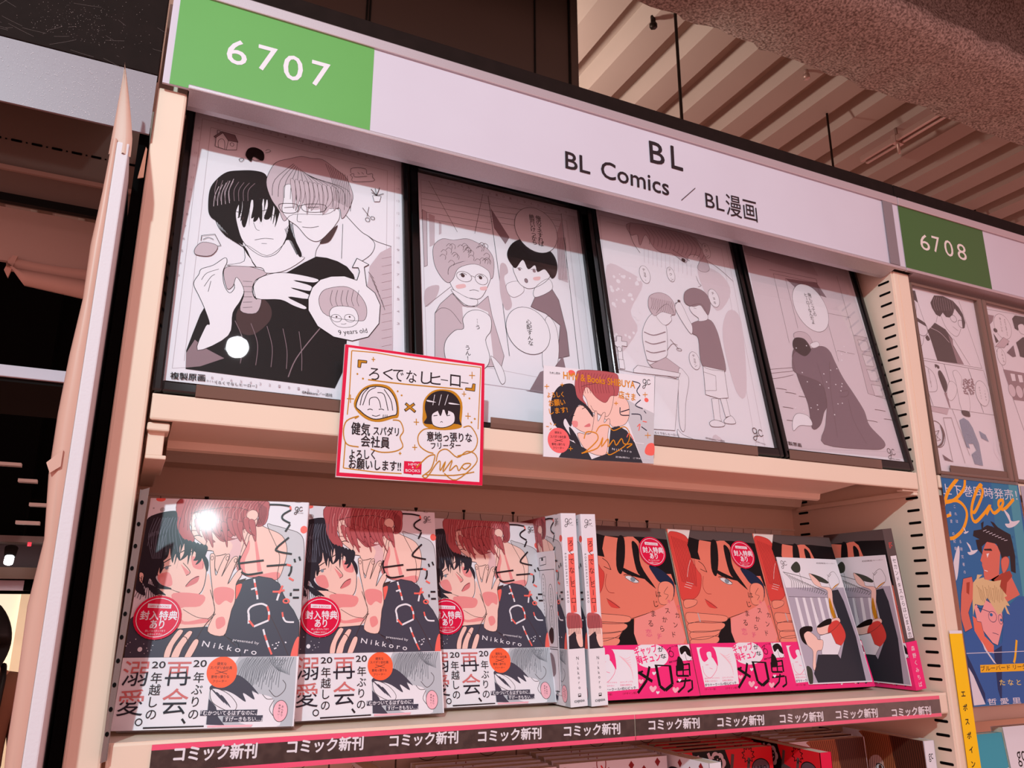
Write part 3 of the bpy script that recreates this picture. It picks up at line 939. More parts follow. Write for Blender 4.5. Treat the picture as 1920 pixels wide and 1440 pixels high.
('f','blush',1,[3836,2000,3924,2028,3911,1980,3841,1963]),
('f','white',1,[3938,1476,4052,1427,4074,1159,4010,885,3843,862]),
('l','ink2',2,1,[3938,1476,4052,1427,4074,1159,4010,885,3843,862,3938,1476]),
('f','tone2',0,[3652,551,3803,792,3993,883,4110,1032,4154,678,4151,519,3605,545]),
('f','white',1,[3227,901,3343,791,3378,640,3328,587,3276,720]),
('l','ink2',2,1,[3227,901,3343,791,3378,640,3328,587,3276,720,3227,901]),
('e','white',3935,2681,284,320,'ink',3),
('v','ink','俺のマネすれば',3979,2864,3984,2493,73,0.02),
('v','ink','絶対いけっから',3890,2862,3896,2495,71,0.02),
('f','white',1,[2928,1301,3010,1405,3137,1436,3251,1374,3247,1208,3177,1084,3211,899,3172,768,3031,685,2779,681,2705,824,2719,996,2829,1139,2929,1180]),
('l','ink',3,1,[2928,1301,3010,1405,3137,1436,3251,1374,3247,1208,3177,1084,3211,899,3172,768,3031,685,2779,681,2705,824,2719,996,2829,1139,2929,1180,2928,1301]),
('v','ink','…う',3094,1297,3096,1224,60,0.02),
('v','ink','うん！',2963,956,2967,831,62,0.02),
('e','white',3703,1284,270,294,'ink',3),
('v','ink','心配すんな',3718,1395,3718,1128,66,0.02),
('l','rule',2,0,[2587,566,3925,554]),
],
'F3': [
('l','rule',2,0,[4676,2943,6609,2948,6503,-558]),
('l','rule',2,0,[4676,2943,4569,867]),
('l','rule',2,0,[4759,2866,6515,2875,6368,-411]),
('t','rule','10',4845,3006,25,28,0.0,0),
('t','rule','9',4930,3007,25,28,0.0,0),
('t','rule','8',5015,3008,25,29,0.0,0),
('t','rule','7',5101,3009,25,29,2.3,0),
('t','rule','6',5187,3011,26,29,0.0,0),
('t','rule','5',5274,3012,26,29,0.0,0),
('t','rule','4',5362,3013,26,30,2.2,0),
('t','rule','3',5450,3015,27,29,0.0,0),
('t','rule','2',5539,3016,27,29,0.0,0),
('t','rule','1',5629,3017,27,30,2.1,0),
('t','rule','0',5719,3019,27,29,0.0,0),
('t','rule','1',5811,3020,27,30,2.1,0),
('t','rule','2',5902,3022,27,29,0.0,0),
('t','rule','3',5995,3023,27,30,0.0,0),
('t','rule','4',6088,3024,27,31,2.1,0),
('t','rule','5',6182,3026,27,30,0.0,0),
('t','rule','6',6276,3027,28,31,2.0,0),
('t','rule','7',6371,3029,29,30,0.0,0),
('t','rule','8',6467,3030,29,32,2.0,0),
('t','rule','9',6564,3032,29,31,0.0,0),
('f','pale',1,[4676,2219,4951,2202,5154,2058,4920,1652,4970,1398,4589,1000,4605,1595]),
('f','pale',1,[6401,1917,6583,1796,6427,828,6261,806,6225,1513]),
('f','pale',1,[5730,87,5882,182,6290,-339,6192,-500,5571,-388]),
('f','pale',1,[6074,2515,6400,2463,6512,2208,6228,1886,6057,2237]),
('e','white',4844,1770,28,27,'',3),
('e','white',4715,1671,13,12,'',3),
('e','white',4926,1857,16,16,'',3),
('e','white',4968,1817,20,20,'',3),
('e','white',5078,2079,11,11,'',3),
('e','white',4673,1299,20,20,'',3),
('e','white',4746,1765,12,13,'',3),
('e','white',4891,2105,23,22,'',3),
('e','white',4921,1145,23,21,'',3),
('e','white',5119,2179,15,15,'',3),
('e','white',4982,1339,17,16,'',3),
('e','white',5000,1503,25,24,'',3),
('e','white',4793,1923,18,17,'',3),
('e','white',4694,1701,27,27,'',3),
('e','white',4840,2132,11,11,'',3),
('e','white',4645,1275,16,14,'',3),
('e','white',4807,2029,29,28,'',3),
('e','white',4847,1916,10,10,'',3),
('e','white',4694,1928,22,21,'',3),
('e','white',4756,2081,18,20,'',3),
('e','white',4645,1061,11,11,'',3),
('e','white',4797,1311,17,16,'',3),
('e','white',5045,1662,14,13,'',3),
('e','white',4870,2108,18,17,'',3),
('e','white',4662,1172,24,24,'',3),
('e','white',4910,2121,15,14,'',3),
('e','white',4768,1901,14,14,'',3),
('e','white',5055,2029,11,10,'',3),
('e','white',5003,1562,28,27,'',3),
('e','white',4724,1170,21,20,'',3),
('e','white',4913,1360,18,19,'',3),
('e','white',4703,1885,26,26,'',3),
('e','white',4928,1177,16,14,'',3),
('e','white',4847,1293,21,21,'',3),
('e','white',4961,1594,22,21,'',3),
('e','white',4951,1870,27,26,'',3),
('e','white',5106,2114,29,28,'',3),
('e','white',4999,1453,11,10,'',3),
('e','white',5071,2048,28,28,'',3),
('e','white',4980,2104,13,13,'',3),
('f','tone',1,[5124,2935,5999,2962,6158,2815,6224,2627,6236,2489,6139,2430,6044,2469,6123,2645,5957,2648,5867,2510,5683,2609,5519,2591,5410,2646,5318,2803,5209,2620,5196,2774,5095,2750]),
('l','ink2',2,1,[5124,2935,5999,2962,6158,2815,6224,2627,6236,2489,6139,2430,6044,2469,6123,2645,5957,2648,5867,2510,5683,2609,5519,2591,5410,2646,5318,2803,5209,2620,5196,2774,5095,2750,5124,2935]),
('l','ink2',2,1,[5298,2917,5377,2797,5355,2673]),
('l','ink2',2,1,[5358,2919,5440,2795,5414,2668]),
('l','ink2',2,1,[5418,2922,5504,2794,5473,2664]),
('l','ink2',2,1,[5479,2924,5568,2792,5532,2659]),
('l','ink2',2,1,[5540,2926,5632,2791,5591,2655]),
('l','ink2',2,1,[5601,2930,5697,2790,5650,2650]),
('l','ink2',2,1,[5662,2932,5762,2789,5710,2646]),
('l','ink2',2,1,[5724,2935,5828,2788,5770,2641]),
('l','ink2',2,1,[5786,2937,5893,2787,5831,2637]),
('l','ink2',2,1,[5849,2940,5959,2786,5891,2632]),
('l','ink2',2,1,[5912,2942,6026,2785,5952,2628]),
('l','ink2',2,1,[5975,2944,6093,2783,6014,2623]),
('l','ink2',2,1,[6038,2947,6160,2782,6075,2619]),
('l','ink2',2,1,[6102,2950,6228,2781,6137,2614]),
('l','ink2',3,1,[5111,2912,5084,2807,5115,2638,5191,2509]),
('l','ink2',4,1,[5695,2671,5806,2616,5938,2555]),
('e','ink2',5843,2545,30,29,'',3),
('l','ink2',2,1,[5997,2342,6018,2248,6048,2216,5995,2186]),
('l','ink2',2,1,[6224,2627,6414,2526,6596,2383]),
('l','tone',2,0,[5267,2614,5230,2374]),
('l','tone',2,0,[5328,2604,5291,2370]),
('l','tone',2,0,[5389,2594,5353,2366]),
('l','tone',2,0,[5450,2584,5415,2362]),
('l','tone',2,0,[5512,2574,5477,2358]),
('l','tone',2,0,[5574,2565,5539,2354]),
('l','tone',2,0,[5636,2555,5602,2349]),
('l','tone',2,0,[5699,2545,5665,2345]),
('l','tone',2,0,[5762,2534,5728,2340]),
('l','tone',2,0,[5825,2525,5792,2337]),
('l','tone',2,0,[5888,2515,5856,2331]),
('l','tone',2,0,[5952,2505,5920,2327]),
('e','white',5207,2203,76,124,'ink2',2),
('v','ink2','チョキ、',5203,2269,5211,2136,48,0.01),
('e','white',5601,2284,59,105,'ink2',2),
('v','ink2','ドクン',5598,2352,5604,2216,48,0.01),
('e','white',6245,2773,64,113,'ink2',2),
('v','ink2','ドクン',6244,2846,6246,2700,53,0.01),
('e','white',6209,2063,84,130,'ink2',2),
('v','ink2','チョキ',6208,2132,6211,1995,50,0.01),
('e','white',5720,1123,76,116,'ink2',2),
('v','ink2','チョキン',5717,1186,5723,1061,43,0.01),
('f','white',1,[5174,1626,5278,1680,5388,1556,5356,1234,5305,1106,5079,972,5029,1099,5024,1337,5076,1486]),
('l','ink',2,1,[5174,1626,5278,1680,5388,1556,5356,1234,5305,1106,5079,972,5029,1099,5024,1337,5076,1486,5174,1626]),
('l','tone2',14,1,[5057,1395,5186,1372,5367,1446]),
('l','tone2',14,1,[5051,1272,5165,1254,5344,1319]),
('l','tone2',14,1,[5045,1152,5145,1138,5321,1194]),
('l','tone2',14,1,[5039,1033,5125,1024,5298,1070]),
('f','tone',0,[5061,969,5305,1106,5489,996,5405,849,5207,872]),
('l','ink2',2,0,[5061,969,5305,1106,5489,996,5405,849,5207,872,5061,969]),
('f','white',1,[5468,984,5552,936,5580,839,5474,543,5402,230,5347,224,5348,368,5403,699]),
('l','ink2',2,1,[5468,984,5552,936,5580,839,5474,543,5402,230,5347,224,5348,368,5403,699,5468,984]),
('f','white',1,[5301,219,5362,162,5549,102,5522,60,5416,74,5301,125]),
('l','ink',2,1,[5301,219,5362,162,5549,102,5522,60,5416,74,5301,125,5301,219]),
('f','white',1,[5278,1680,5307,1578,5384,1537,5485,1618,5488,1681,5545,1727,5460,1840]),
('l','ink2',2,1,[5278,1680,5307,1578,5384,1537,5485,1618,5488,1681,5545,1727,5460,1840,5278,1680]),
('f','tone',1,[5180,1771,5223,1906,5369,1980,5501,1959,5570,1860,5555,1711,5455,1711,5359,1712,5252,1640,5203,1685]),
('l','ink2',2,1,[5180,1771,5223,1906,5369,1980,5501,1959,5570,1860,5555,1711,5455,1711,5359,1712,5252,1640,5203,1685,5180,1771]),
('l','ink2',2,1,[5239,1891,5242,1800,5206,1721]),
('l','ink2',2,1,[5265,1890,5268,1797,5234,1721]),
('l','ink2',2,1,[5292,1890,5294,1795,5262,1720]),
('l','ink2',2,1,[5319,1889,5321,1792,5291,1720]),
('l','ink2',2,1,[5345,1889,5347,1790,5319,1720]),
('l','ink2',2,1,[5372,1888,5373,1787,5347,1719]),
('l','ink2',2,1,[5399,1888,5399,1785,5376,1719]),
('l','ink2',2,1,[5426,1887,5426,1782,5404,1719]),
('l','ink2',2,1,[5453,1887,5452,1780,5433,1718]),
('l','ink2',2,1,[5480,1886,5479,1777,5462,1718]),
('l','ink2',2,1,[5507,1886,5505,1775,5491,1717]),
('l','ink2',2,1,[5534,1885,5532,1772,5520,1717]),
('l','ink2',3,1,[5340,1197,5434,1299,5509,1293]),
('l','ink2',3,1,[5417,1357,5518,1241]),
('e','',5521,1238,36,17,'ink2',3),
('f','white',0,[4833,887,4896,945,5475,926,5446,871,4826,846]),
('l','ink2',3,0,[4833,887,4896,945,5475,926,5446,871,4826,846,4833,887]),
('f','white',0,[5111,843,5439,837,5262,200,4977,187]),
('l','ink2',2,0,[5111,843,5439,837,5262,200,4977,187,5111,843]),
('l','ink2',2,0,[4619,858,4826,846]),
('f','tone2',1,[5768,1620,6051,1733,6145,1611,6169,1359,6168,1073,6078,1043,5820,1076,5837,1433,5761,1493]),
('l','ink2',2,1,[5768,1620,6051,1733,6145,1611,6169,1359,6168,1073,6078,1043,5820,1076,5837,1433,5761,1493,5768,1620]),
('f','white',0,[5829,1069,6139,1052,6116,695,5973,669,5787,697]),
('l','ink2',3,0,[5829,1069,6139,1052,6116,695,5973,669,5787,697,5829,1069]),
('l','ink2',2,0,[5821,990,5990,962,5957,769,5798,748]),
('f','white',0,[5864,656,5963,667,5939,432,5947,383,5843,388]),
('l','ink2',2,0,[5864,656,5963,667,5939,432,5947,383,5843,388,5864,656]),
('f','white',0,[5993,671,6083,682,6091,464,6018,440]),
('l','ink2',2,0,[5993,671,6083,682,6091,464,6018,440,5993,671]),
('f','white',1,[5768,347,5853,389,5980,362,5951,318,5796,302]),
('l','ink',3,1,[5768,347,5853,389,5980,362,5951,318,5796,302,5768,347]),
('f','white',1,[5990,404,6101,466,6153,396,6117,368,6000,364]),
('l','ink',3,1,[5990,404,6101,466,6153,396,6117,368,6000,364,5990,404]),
('f','white',1,[5573,1824,5665,1896,5742,1689,5780,1586,5739,1479,5621,1667]),
('l','ink2',2,1,[5573,1824,5665,1896,5742,1689,5780,1586,5739,1479,5621,1667,5573,1824]),
('f','white',1,[5798,1864,5819,1776,5898,1725,5899,1679,6040,1731,6036,1851,5972,1934]),
('l','ink2',2,1,[5798,1864,5819,1776,5898,1725,5899,1679,6040,1731,6036,1851,5972,1934,5798,1864]),
('f','tone2',1,[5732,1983,5780,2078,5916,2152,6074,2124,6136,1983,6065,1800,6015,1848,5968,1914,5860,1876,5781,1880,5737,1909]),
('l','ink2',2,1,[5732,1983,5780,2078,5916,2152,6074,2124,6136,1983,6065,1800,6015,1848,5968,1914,5860,1876,5781,1880,5737,1909,5732,1983]),
('l','ink2',3,1,[5856,1856,5895,1854]),
('l','ink2',3,1,[5582,1871,5669,1915]),
('e','ink2',5649,1915,21,19,'',3),
('f','white',0,[4669,1280,4736,1283,4723,1222,4798,1225,4789,1164,4721,1162,4708,985,4647,984,4663,1128,4614,1170,4619,1204,4658,1210]),
('l','ink2',3,0,[4669,1280,4736,1283,4723,1222,4798,1225,4789,1164,4721,1162,4708,985,4647,984,4663,1128,4614,1170,4619,1204,4658,1210,4669,1280]),
('f','white',0,[4653,985,4717,986,4717,871,4647,869]),
('l','ink2',2,0,[4653,985,4717,986,4717,871,4647,869,4653,985]),
('e','white',4681,1114,28,31,'ink2',3),
('t','ink2','［ろくでなしヒーロー］',4969,139,334,24,-0.2,0.01),
('t','ink','©Nikkoro／一迅社',5668,145,268,23,-4.1,0.02),
('l','ink',7,1,[6438,330,6418,349,6388,336,6385,297,6412,277,6438,300,6445,335,6435,260,6410,201,6382,198,6372,223,6402,245,6460,254]),
('l','ink',7,1,[6521,315,6508,333,6481,330,6465,299,6471,265,6498,252,6531,270]),
('t','ink2','golden comics',6399,176,138,16,-11.6,0),
],
'F4': [
('f','pale',0,[6940,3162,8787,3225,8866,177,6816,137]),
('l','rule',2,0,[6912,3048,8757,2904,8878,268,6816,137]),
('t','rule','8',7002,3047,30,33,1.9,0),
('t','rule','7',7102,3045,30,32,0.0,0),
('t','rule','6',7203,3042,30,32,0.0,0),
('t','rule','5',7304,3039,31,33,0.0,0),
('t','rule','4',7406,3036,31,33,0.0,0),
('t','rule','3',7509,3033,31,34,0.0,0),
('t','rule','2',7613,3030,31,34,0.0,0),
('t','rule','1',7718,3027,31,33,0.0,0),
('t','rule','0',7823,3024,32,33,0.0,0),
('t','rule','1',7929,3021,32,33,0.0,0),
('t','rule','2',8036,3017,32,34,1.8,0),
('t','rule','3',8144,3014,32,34,1.8,0),
('t','rule','4',8252,3011,33,34,1.7,0),
('t','rule','5',8362,3008,33,34,0.0,0),
('t','rule','6',8472,3005,34,34,0.0,0),
('t','rule','7',8584,3002,33,34,0.0,0),
('f','tone',0,[6897,2897,7385,2834,8188,2787,8077,3070,6941,3077]),
('l','ink2',2,0,[6892,2875,7323,2863]),
('l','ink2',3,0,[7281,2707,8121,2731,8126,2667,7336,2656]),
('l','ink2',2,0,[7336,2656,7319,1612]),
('f','tone2',0,[7537,2624,8113,2666,8231,2454,7670,2514]),
('l','ink2',2,0,[7537,2624,7538,1861]),
('l','ink2',2,0,[8113,2666,8127,1462]),
('l','ink2',2,0,[8551,2861,8551,1927]),
('l','ink2',2,0,[8149,2198,8596,2205]),
('l','ink2',2,0,[8122,1629,8471,1622]),
('f','tone',0,[8551,1927,8802,1926,8819,1011,8514,1051]),
('l','ink2',2,0,[8551,1927,8802,1926,8819,1011,8514,1051,8551,1927]),
('f','pale',0,[8610,1865,8781,1865,8780,1708,8619,1694]),
('l','ink2',3,0,[8610,1865,8781,1865,8780,1708,8619,1694,8610,1865]),
('f','pale',0,[8615,1639,8785,1638,8784,1483,8625,1470]),
('l','ink2',3,0,[8615,1639,8785,1638,8784,1483,8625,1470,8615,1639]),
('f','pale',0,[8620,1417,8788,1414,8788,1262,8630,1251]),
('l','ink2',3,0,[8620,1417,8788,1414,8788,1262,8630,1251,8620,1417]),
('f','pale',0,[8626,1197,8792,1194,8791,1044,8635,1035]),
('l','ink2',3,0,[8626,1197,8792,1194,8791,1044,8635,1035,8626,1197]),
('e','white',7871,2231,305,367,'ink2',3),
('v','ink','俺にとっての',7909,2435,7913,2136,64,0.02),
('v','ink','ヒーローなんだよ',7838,2422,7844,2002,62,0.02),
('l','ink2',2,1,[6847,1168,7284,1256]),
('l','ink2',2,1,[6854,1114,7293,1211]),
('l','ink2',2,1,[6856,1042,7039,1084,7253,1151]),
('l','ink2',5,1,[6909,923,7005,925,7078,920]),
('l','ink2',5,1,[7048,887,7145,888,7219,883]),
('l','ink2',5,1,[6947,680,7043,680,7116,675]),
('l','ink2',5,1,[7256,859,7355,860,7430,855]),
('l','ink2',5,1,[6962,508,7057,508,7130,502]),
('l','ink2',5,1,[8349,656,8456,656,8538,650]),
('l','ink2',5,1,[8681,711,8792,711,8876,705]),
('l','ink2',5,1,[8555,828,8664,829,8748,824]),
('f','tone',1,[7425,1745,7535,1812,7671,1804,7731,1696,7670,1569,7478,1617]),
('l','ink2',2,1,[7425,1745,7535,1812,7671,1804,7731,1696,7670,1569,7478,1617,7425,1745]),
('f','coat2',1,[7308,1419,7478,1617,7675,1512,7732,1178,7705,804,7622,685,7496,495,7349,444,7381,766,7322,1086]),
('l','ink2',2,1,[7308,1419,7478,1617,7675,1512,7732,1178,7705,804,7622,685,7496,495,7349,444,7381,766,7322,1086,7308,1419]),
('f','coat',1,[7280,1321,7372,1486,7621,1562,7880,1650,8006,1601,8052,1451,8121,1230,8238,1016,8348,786,8371,585,8560,385,8500,288,8250,249,7484,249,7587,504,7717,842,7701,1079,7496,1145,7287,1192]),
('l','ink2',2,1,[7280,1321,7372,1486,7621,1562,7880,1650,8006,1601,8052,1451,8121,1230,8238,1016,8348,786,8371,585,8560,385,8500,288,8250,249,7484,249,7587,504,7717,842,7701,1079,7496,1145,7287,1192,7280,1321]),
('f','ink',1,[7383,1641,7460,1711,7598,1714,7664,1627,7663,1549,7543,1454,7437,1476,7366,1542]),
('f','white',1,[7682,1649,7817,1709,7847,1655,7724,1597]),
('l','ink2',2,1,[7682,1649,7817,1709,7847,1655,7724,1597,7682,1649]),
('f','white',1,[7060,518,7163,617,7331,600,7360,480,7160,459,7030,377]),
('l','ink2',2,1,[7060,518,7163,617,7331,600,7360,480,7160,459,7030,377,7060,518]),
('l','ink2',2,1,[7953,1437,7837,1004,7741,361]),
('l','ink2',2,1,[7975,1002,8153,1044,8102,962,7977,937]),
('l','ink2',2,1,[8113,926,8105,630,8228,318]),
('e','white',7812,1041,10,8,'',3),
('e','white',7794,670,10,8,'',3),
('e','white',7608,1614,10,8,'',3),
('e','white',8303,1711,11,8,'',3),
('e','white',8216,1583,10,8,'',3),
('e','white',7904,830,10,7,'',3),
('e','white',8054,1091,10,9,'',3),
('e','white',8186,1485,10,9,'',3),
('e','white',7932,1309,10,8,'',3),
('e','white',7986,849,10,7,'',3),
('e','white',7671,1067,10,8,'',3),
('e','white',7415,1551,9,8,'',3),
('e','white',7802,1123,9,8,'',3),
('e','white',8020,1026,10,8,'',3),
('e','white',7414,1203,9,8,'',3),
('e','white',7956,1108,10,8,'',3),
('e','white',7150,687,9,7,'',3),
('e','white',8179,1612,10,9,'',3),
('e','white',7790,1236,10,8,'',3),
('e','white',8053,1346,10,8,'',3),
('e','white',7462,1081,9,8,'',3),
('e','white',8316,1622,10,10,'',3),
('e','white',7309,924,9,8,'',3),
('e','white',8075,1134,10,8,'',3),
('e','white',7527,710,9,7,'',3),
('e','white',8134,1626,11,9,'',3),
('e','white',8190,1492,11,8,'',3),
('e','white',7413,719,9,7,'',3),
('e','white',7535,772,10,8,'',3),
('e','white',7279,666,9,8,'',3),
('t','ink','複製原画',6826,189,276,45,-2.5,0.03),
('l','ink',6,1,[8621,279,8602,294,8575,280,8572,243,8596,227,8621,251,8627,285,8618,215,8595,157,8569,152,8560,173,8587,197,8641,211]),
('l','ink',6,1,[8697,274,8685,289,8661,284,8645,254,8651,223,8676,213,8706,234]),
('t','ink2','golden comics',8590,150,167,20,-1.4,0),
],
'CA': [
('e','coral',87,1911,40,22,'',3),
('e','grey',114,1815,21,21,'',3),
('e','coral',1349,1660,31,36,'',3),
('e','grey',39,1826,8,8,'',3),
('e','grey',1278,1925,33,12,'',3),
('f','jgrey',1,[1026,1687,1079,1694,1183,1668,1321,1617,1365,1486,1376,1127,1375,857,1295,953,1158,1193,1155,1419]),
('l','ink2',3,1,[1026,1687,1079,1694,1183,1668,1321,1617,1365,1486,1376,1127,1375,857,1295,953,1158,1193,1155,1419,1026,1687]),
('f','skin',1,[879,1680,932,1704,1024,1667,1160,1601,1215,1481,1204,1341,1154,1202,1015,1219,893,1228,803,1312,815,1410]),
('l','ink2',3,1,[879,1680,932,1704,1024,1667,1160,1601,1215,1481,1204,1341,1154,1202,1015,1219,893,1228,803,1312,815,1410,879,1680]),
('f','blush2',1,[815,1410,878,1550,892,1471,864,1353,913,1237,1150,1271,1154,1202,1004,1209,813,1264]),
('f','blush2',0,[919,1592,935,1592,1016,1277,980,1267]),
('f','skin',1,[356,1786,377,1659,408,1572,516,1488,521,1459,585,1447,595,1403,615,1308,674,1233,773,1273,867,1510,878,1590,926,1682,912,1784,717,1855]),
('l','ink2',3,1,[356,1786,377,1659,408,1572,516,1488,521,1459,585,1447,595,1403,615,1308,674,1233,773,1273,867,1510,878,1590,926,1682,912,1784,717,1855,356,1786]),
('f','blush',1,[665,1582,796,1567,815,1410,715,1387,745,1506]),
('f','rhair',1,[246,1915,514,1936,978,1931,1023,1820,1005,1706,931,1683,944,1785,882,1834,840,1780,880,1690,776,1626,665,1533,555,1627,456,1732,435,1790,376,1778,363,1658,418,1553,380,1484,311,1568,261,1645,240,1751]),
('l','rhair2',3,1,[246,1915,514,1936,978,1931,1023,1820,1005,1706,931,1683,944,1785,882,1834,840,1780,880,1690,776,1626,665,1533,555,1627,456,1732,435,1790,376,1778,363,1658,418,1553,380,1484,311,1568,261,1645,240,1751,246,1915]),
('l','rhair2',2,1,[305,1914,286,1802,274,1684]),
('l','rhair2',3,1,[332,1914,311,1804,312,1656]),
('l','rhair2',2,1,[358,1915,337,1805,350,1628]),
('l','rhair2',3,1,[385,1915,362,1806,389,1601]),
('l','rhair2',2,1,[412,1916,388,1808,426,1690]),
('l','rhair2',3,1,[439,1916,413,1809,405,1660]),
('l','rhair2',2,1,[466,1917,439,1810,444,1632]),
('l','rhair2',3,1,[493,1917,465,1812,483,1604]),
('l','rhair2',2,1,[520,1918,491,1813,520,1694]),
('l','rhair2',3,1,[547,1918,517,1814,559,1667]),
('l','rhair2',2,1,[574,1919,543,1815,539,1636]),
('l','rhair2',3,1,[602,1919,569,1817,578,1608]),
('l','rhair2',2,1,[629,1920,595,1819,616,1699]),
('l','rhair2',3,1,[656,1921,621,1819,656,1671]),
('l','rhair2',2,1,[684,1921,647,1821,695,1642]),
('l','rhair2',3,1,[712,1922,674,1823,674,1612]),
('l','rhair2',2,1,[740,1922,700,1825,714,1704]),
('l','rhair2',3,1,[767,1923,727,1826,753,1675]),
('l','rhair2',2,1,[795,1923,754,1827,792,1647]),
('l','rhair2',3,1,[823,1924,780,1829,832,1618]),
('l','rhair2',2,1,[851,1924,807,1830,812,1708]),
('l','rhair2',3,1,[880,1925,834,1831,851,1679]),
('l','rhair2',2,1,[908,1926,861,1833,891,1651]),
('l','rhair2',3,1,[936,1926,888,1834,931,1622]),
('l','rhair2',2,1,[965,1927,915,1835,974,1715]),
('l','rhair2',3,1,[993,1927,942,1837,951,1683]),
('f','rhair',1,[515,1764,575,1637,675,1543,817,1588,735,1564,615,1650]),
('l','rhair2',2,1,[515,1764,575,1637,675,1543,817,1588,735,1564,615,1650,515,1764]),
('f','rhair',1,[455,1762,505,1615,595,1530,516,1566]),
('l','rhair2',2,1,[455,1762,505,1615,595,1530,516,1566,455,1762]),
('l','rhairl',3,1,[414,1900,405,1859]),
('l','rhairl',3,1,[469,1899,459,1857]),
('l','rhairl',3,1,[524,1898,514,1855]),
('l','rhairl',3,1,[579,1897,569,1853]),
('l','rhairl',3,1,[635,1896,625,1851]),
('l','rhairl',3,1,[691,1895,681,1849]),
('l','rhairl',3,1,[748,1894,737,1846]),
('l','rhairl',3,1,[804,1893,794,1844]),
('l','rhairl',3,1,[862,1892,851,1842]),
('e','skin',886,1783,50,52,'rhair2',3),
('l','ink',5,1,[408,1577,442,1588,481,1574]),
('l','ink',6,1,[595,1619,635,1635,705,1641]),
('l','rhair2',4,1,[378,1631,466,1631]),
('l','ink2',3,1,[521,1537,521,1459,556,1451,590,1447]),
('l','ink2',4,1,[615,1405,655,1411,700,1426]),
('f','rhair',1,[395,1729,442,1731,450,1622,472,1574,430,1622]),
('l','rhair2',2,1,[395,1729,442,1731,450,1622,472,1574,430,1622,395,1729]),
('f','rhair',1,[440,1713,488,1715,505,1607,527,1526,476,1606]),
('l','rhair2',2,1,[440,1713,488,1715,505,1607,527,1526,476,1606,440,1713]),
('f','rhair',1,[485,1697,532,1699,561,1592,581,1477,521,1591]),
('l','rhair2',2,1,[485,1697,532,1699,561,1592,581,1477,521,1591,485,1697]),
('f','rhair',1,[531,1735,579,1737,617,1629,636,1580,567,1627]),
('l','rhair2',2,1,[531,1735,579,1737,617,1629,636,1580,567,1627,531,1735]),
('f','rhair',1,[577,1719,625,1722,633,1612,691,1532,613,1611]),
('l','rhair2',2,1,[577,1719,625,1722,633,1612,691,1532,613,1611,577,1719]),
('f','rhair',1,[623,1703,672,1705,689,1597,701,1481,659,1596]),
('l','rhair2',2,1,[623,1703,672,1705,689,1597,701,1481,659,1596,623,1703]),
('f','rhair',1,[670,1741,718,1744,746,1634,757,1586,705,1633]),
('l','rhair2',2,1,[670,1741,718,1744,746,1634,757,1586,705,1633,670,1741]),
('f','rhair',1,[716,1726,765,1728,802,1619,812,1536,752,1617]),
('l','rhair2',2,1,[716,1726,765,1728,802,1619,812,1536,752,1617,716,1726]),
('f','rhair',1,[763,1710,812,1712,819,1602,868,1486,798,1601]),
('l','rhair2',2,1,[763,1710,812,1712,819,1602,868,1486,798,1601,763,1710]),
('f','rhair',1,[811,1748,860,1750,877,1640,925,1592,846,1638]),
('l','rhair2',2,1,[811,1748,860,1750,877,1640,925,1592,846,1638,811,1748]),
('f','rhair',1,[858,1732,908,1734,934,1624,935,1540,893,1622]),
('l','rhair2',2,1,[858,1732,908,1734,934,1624,935,1540,893,1622,858,1732]),
('l','rhairl',2,1,[336,1855,317,1785,323,1725]),
('l','rhairl',2,1,[395,1855,374,1787,377,1709]),
('l','rhairl',2,1,[454,1855,431,1790,433,1691]),
('l','rhairl',2,1,[514,1856,489,1793,488,1733]),
('l','rhairl',2,1,[574,1856,547,1796,544,1716]),
('l','rhairl',2,1,[635,1856,605,1799,599,1698]),
('l','rhairl',2,1,[696,1856,664,1802,657,1741]),
('l','rhairl',2,1,[758,1857,723,1805,713,1724]),
('l','rhairl',2,1,[820,1857,782,1808,770,1706]),
('l','rhairl',2,1,[882,1857,842,1811,828,1749]),
('l','rhair2',2,1,[925,1908,944,1795,927,1692]),
('l','rhair2',2,1,[937,1901,954,1796,937,1693]),
('l','rhair2',2,1,[950,1893,965,1796,948,1693]),
('l','rhair2',2,1,[962,1886,975,1797,958,1694]),
('l','rhair2',2,1,[975,1877,986,1797,968,1694]),
('l','rhair2',2,1,[987,1870,996,1798,979,1695]),
('l','rhair2',2,1,[1000,1862,1007,1799,989,1695]),
('f','skin',1,[163,1335,157,1242,206,1150,291,1106,413,1070,508,1066,547,1136,551,1278,516,1382,380,1503,245,1489]),
('l','ink',3,1,[163,1335,157,1242,206,1150,291,1106,413,1070,508,1066,547,1136,551,1278,516,1382,380,1503,245,1489,163,1335]),
('f','blush2',1,[166,1233,250,1253,290,1151,234,1132,177,1178]),
('f','blush2',1,[420,1398,516,1354,517,1286,439,1304]),
('f','blush2',0,[333,1330,392,1228,421,1256]),
('f','skin',1,[179,1104,422,1061,537,1071,566,1250,605,1156,643,1025,663,933,634,824,520,779,426,735,196,737]),
('f','blush2',1,[309,1078,556,1062,538,969,386,951,425,842,596,869,615,833,388,825,330,978]),
('l','ink2',2,1,[405,942,519,879,615,864]),
('f','dhair',1,[-2,1710,77,1773,201,1803,240,1781,261,1645,340,1531,418,1495,517,1411,560,1345,556,1268,506,1382,439,1438,380,1503,321,1530,303,1472,323,1358,266,1442,226,1488,218,1393,173,1335,157,1242,148,1205,196,1150,290,1115,169,1123,102,1204,86,1122,29,1203,0,1239,-14,1518]),
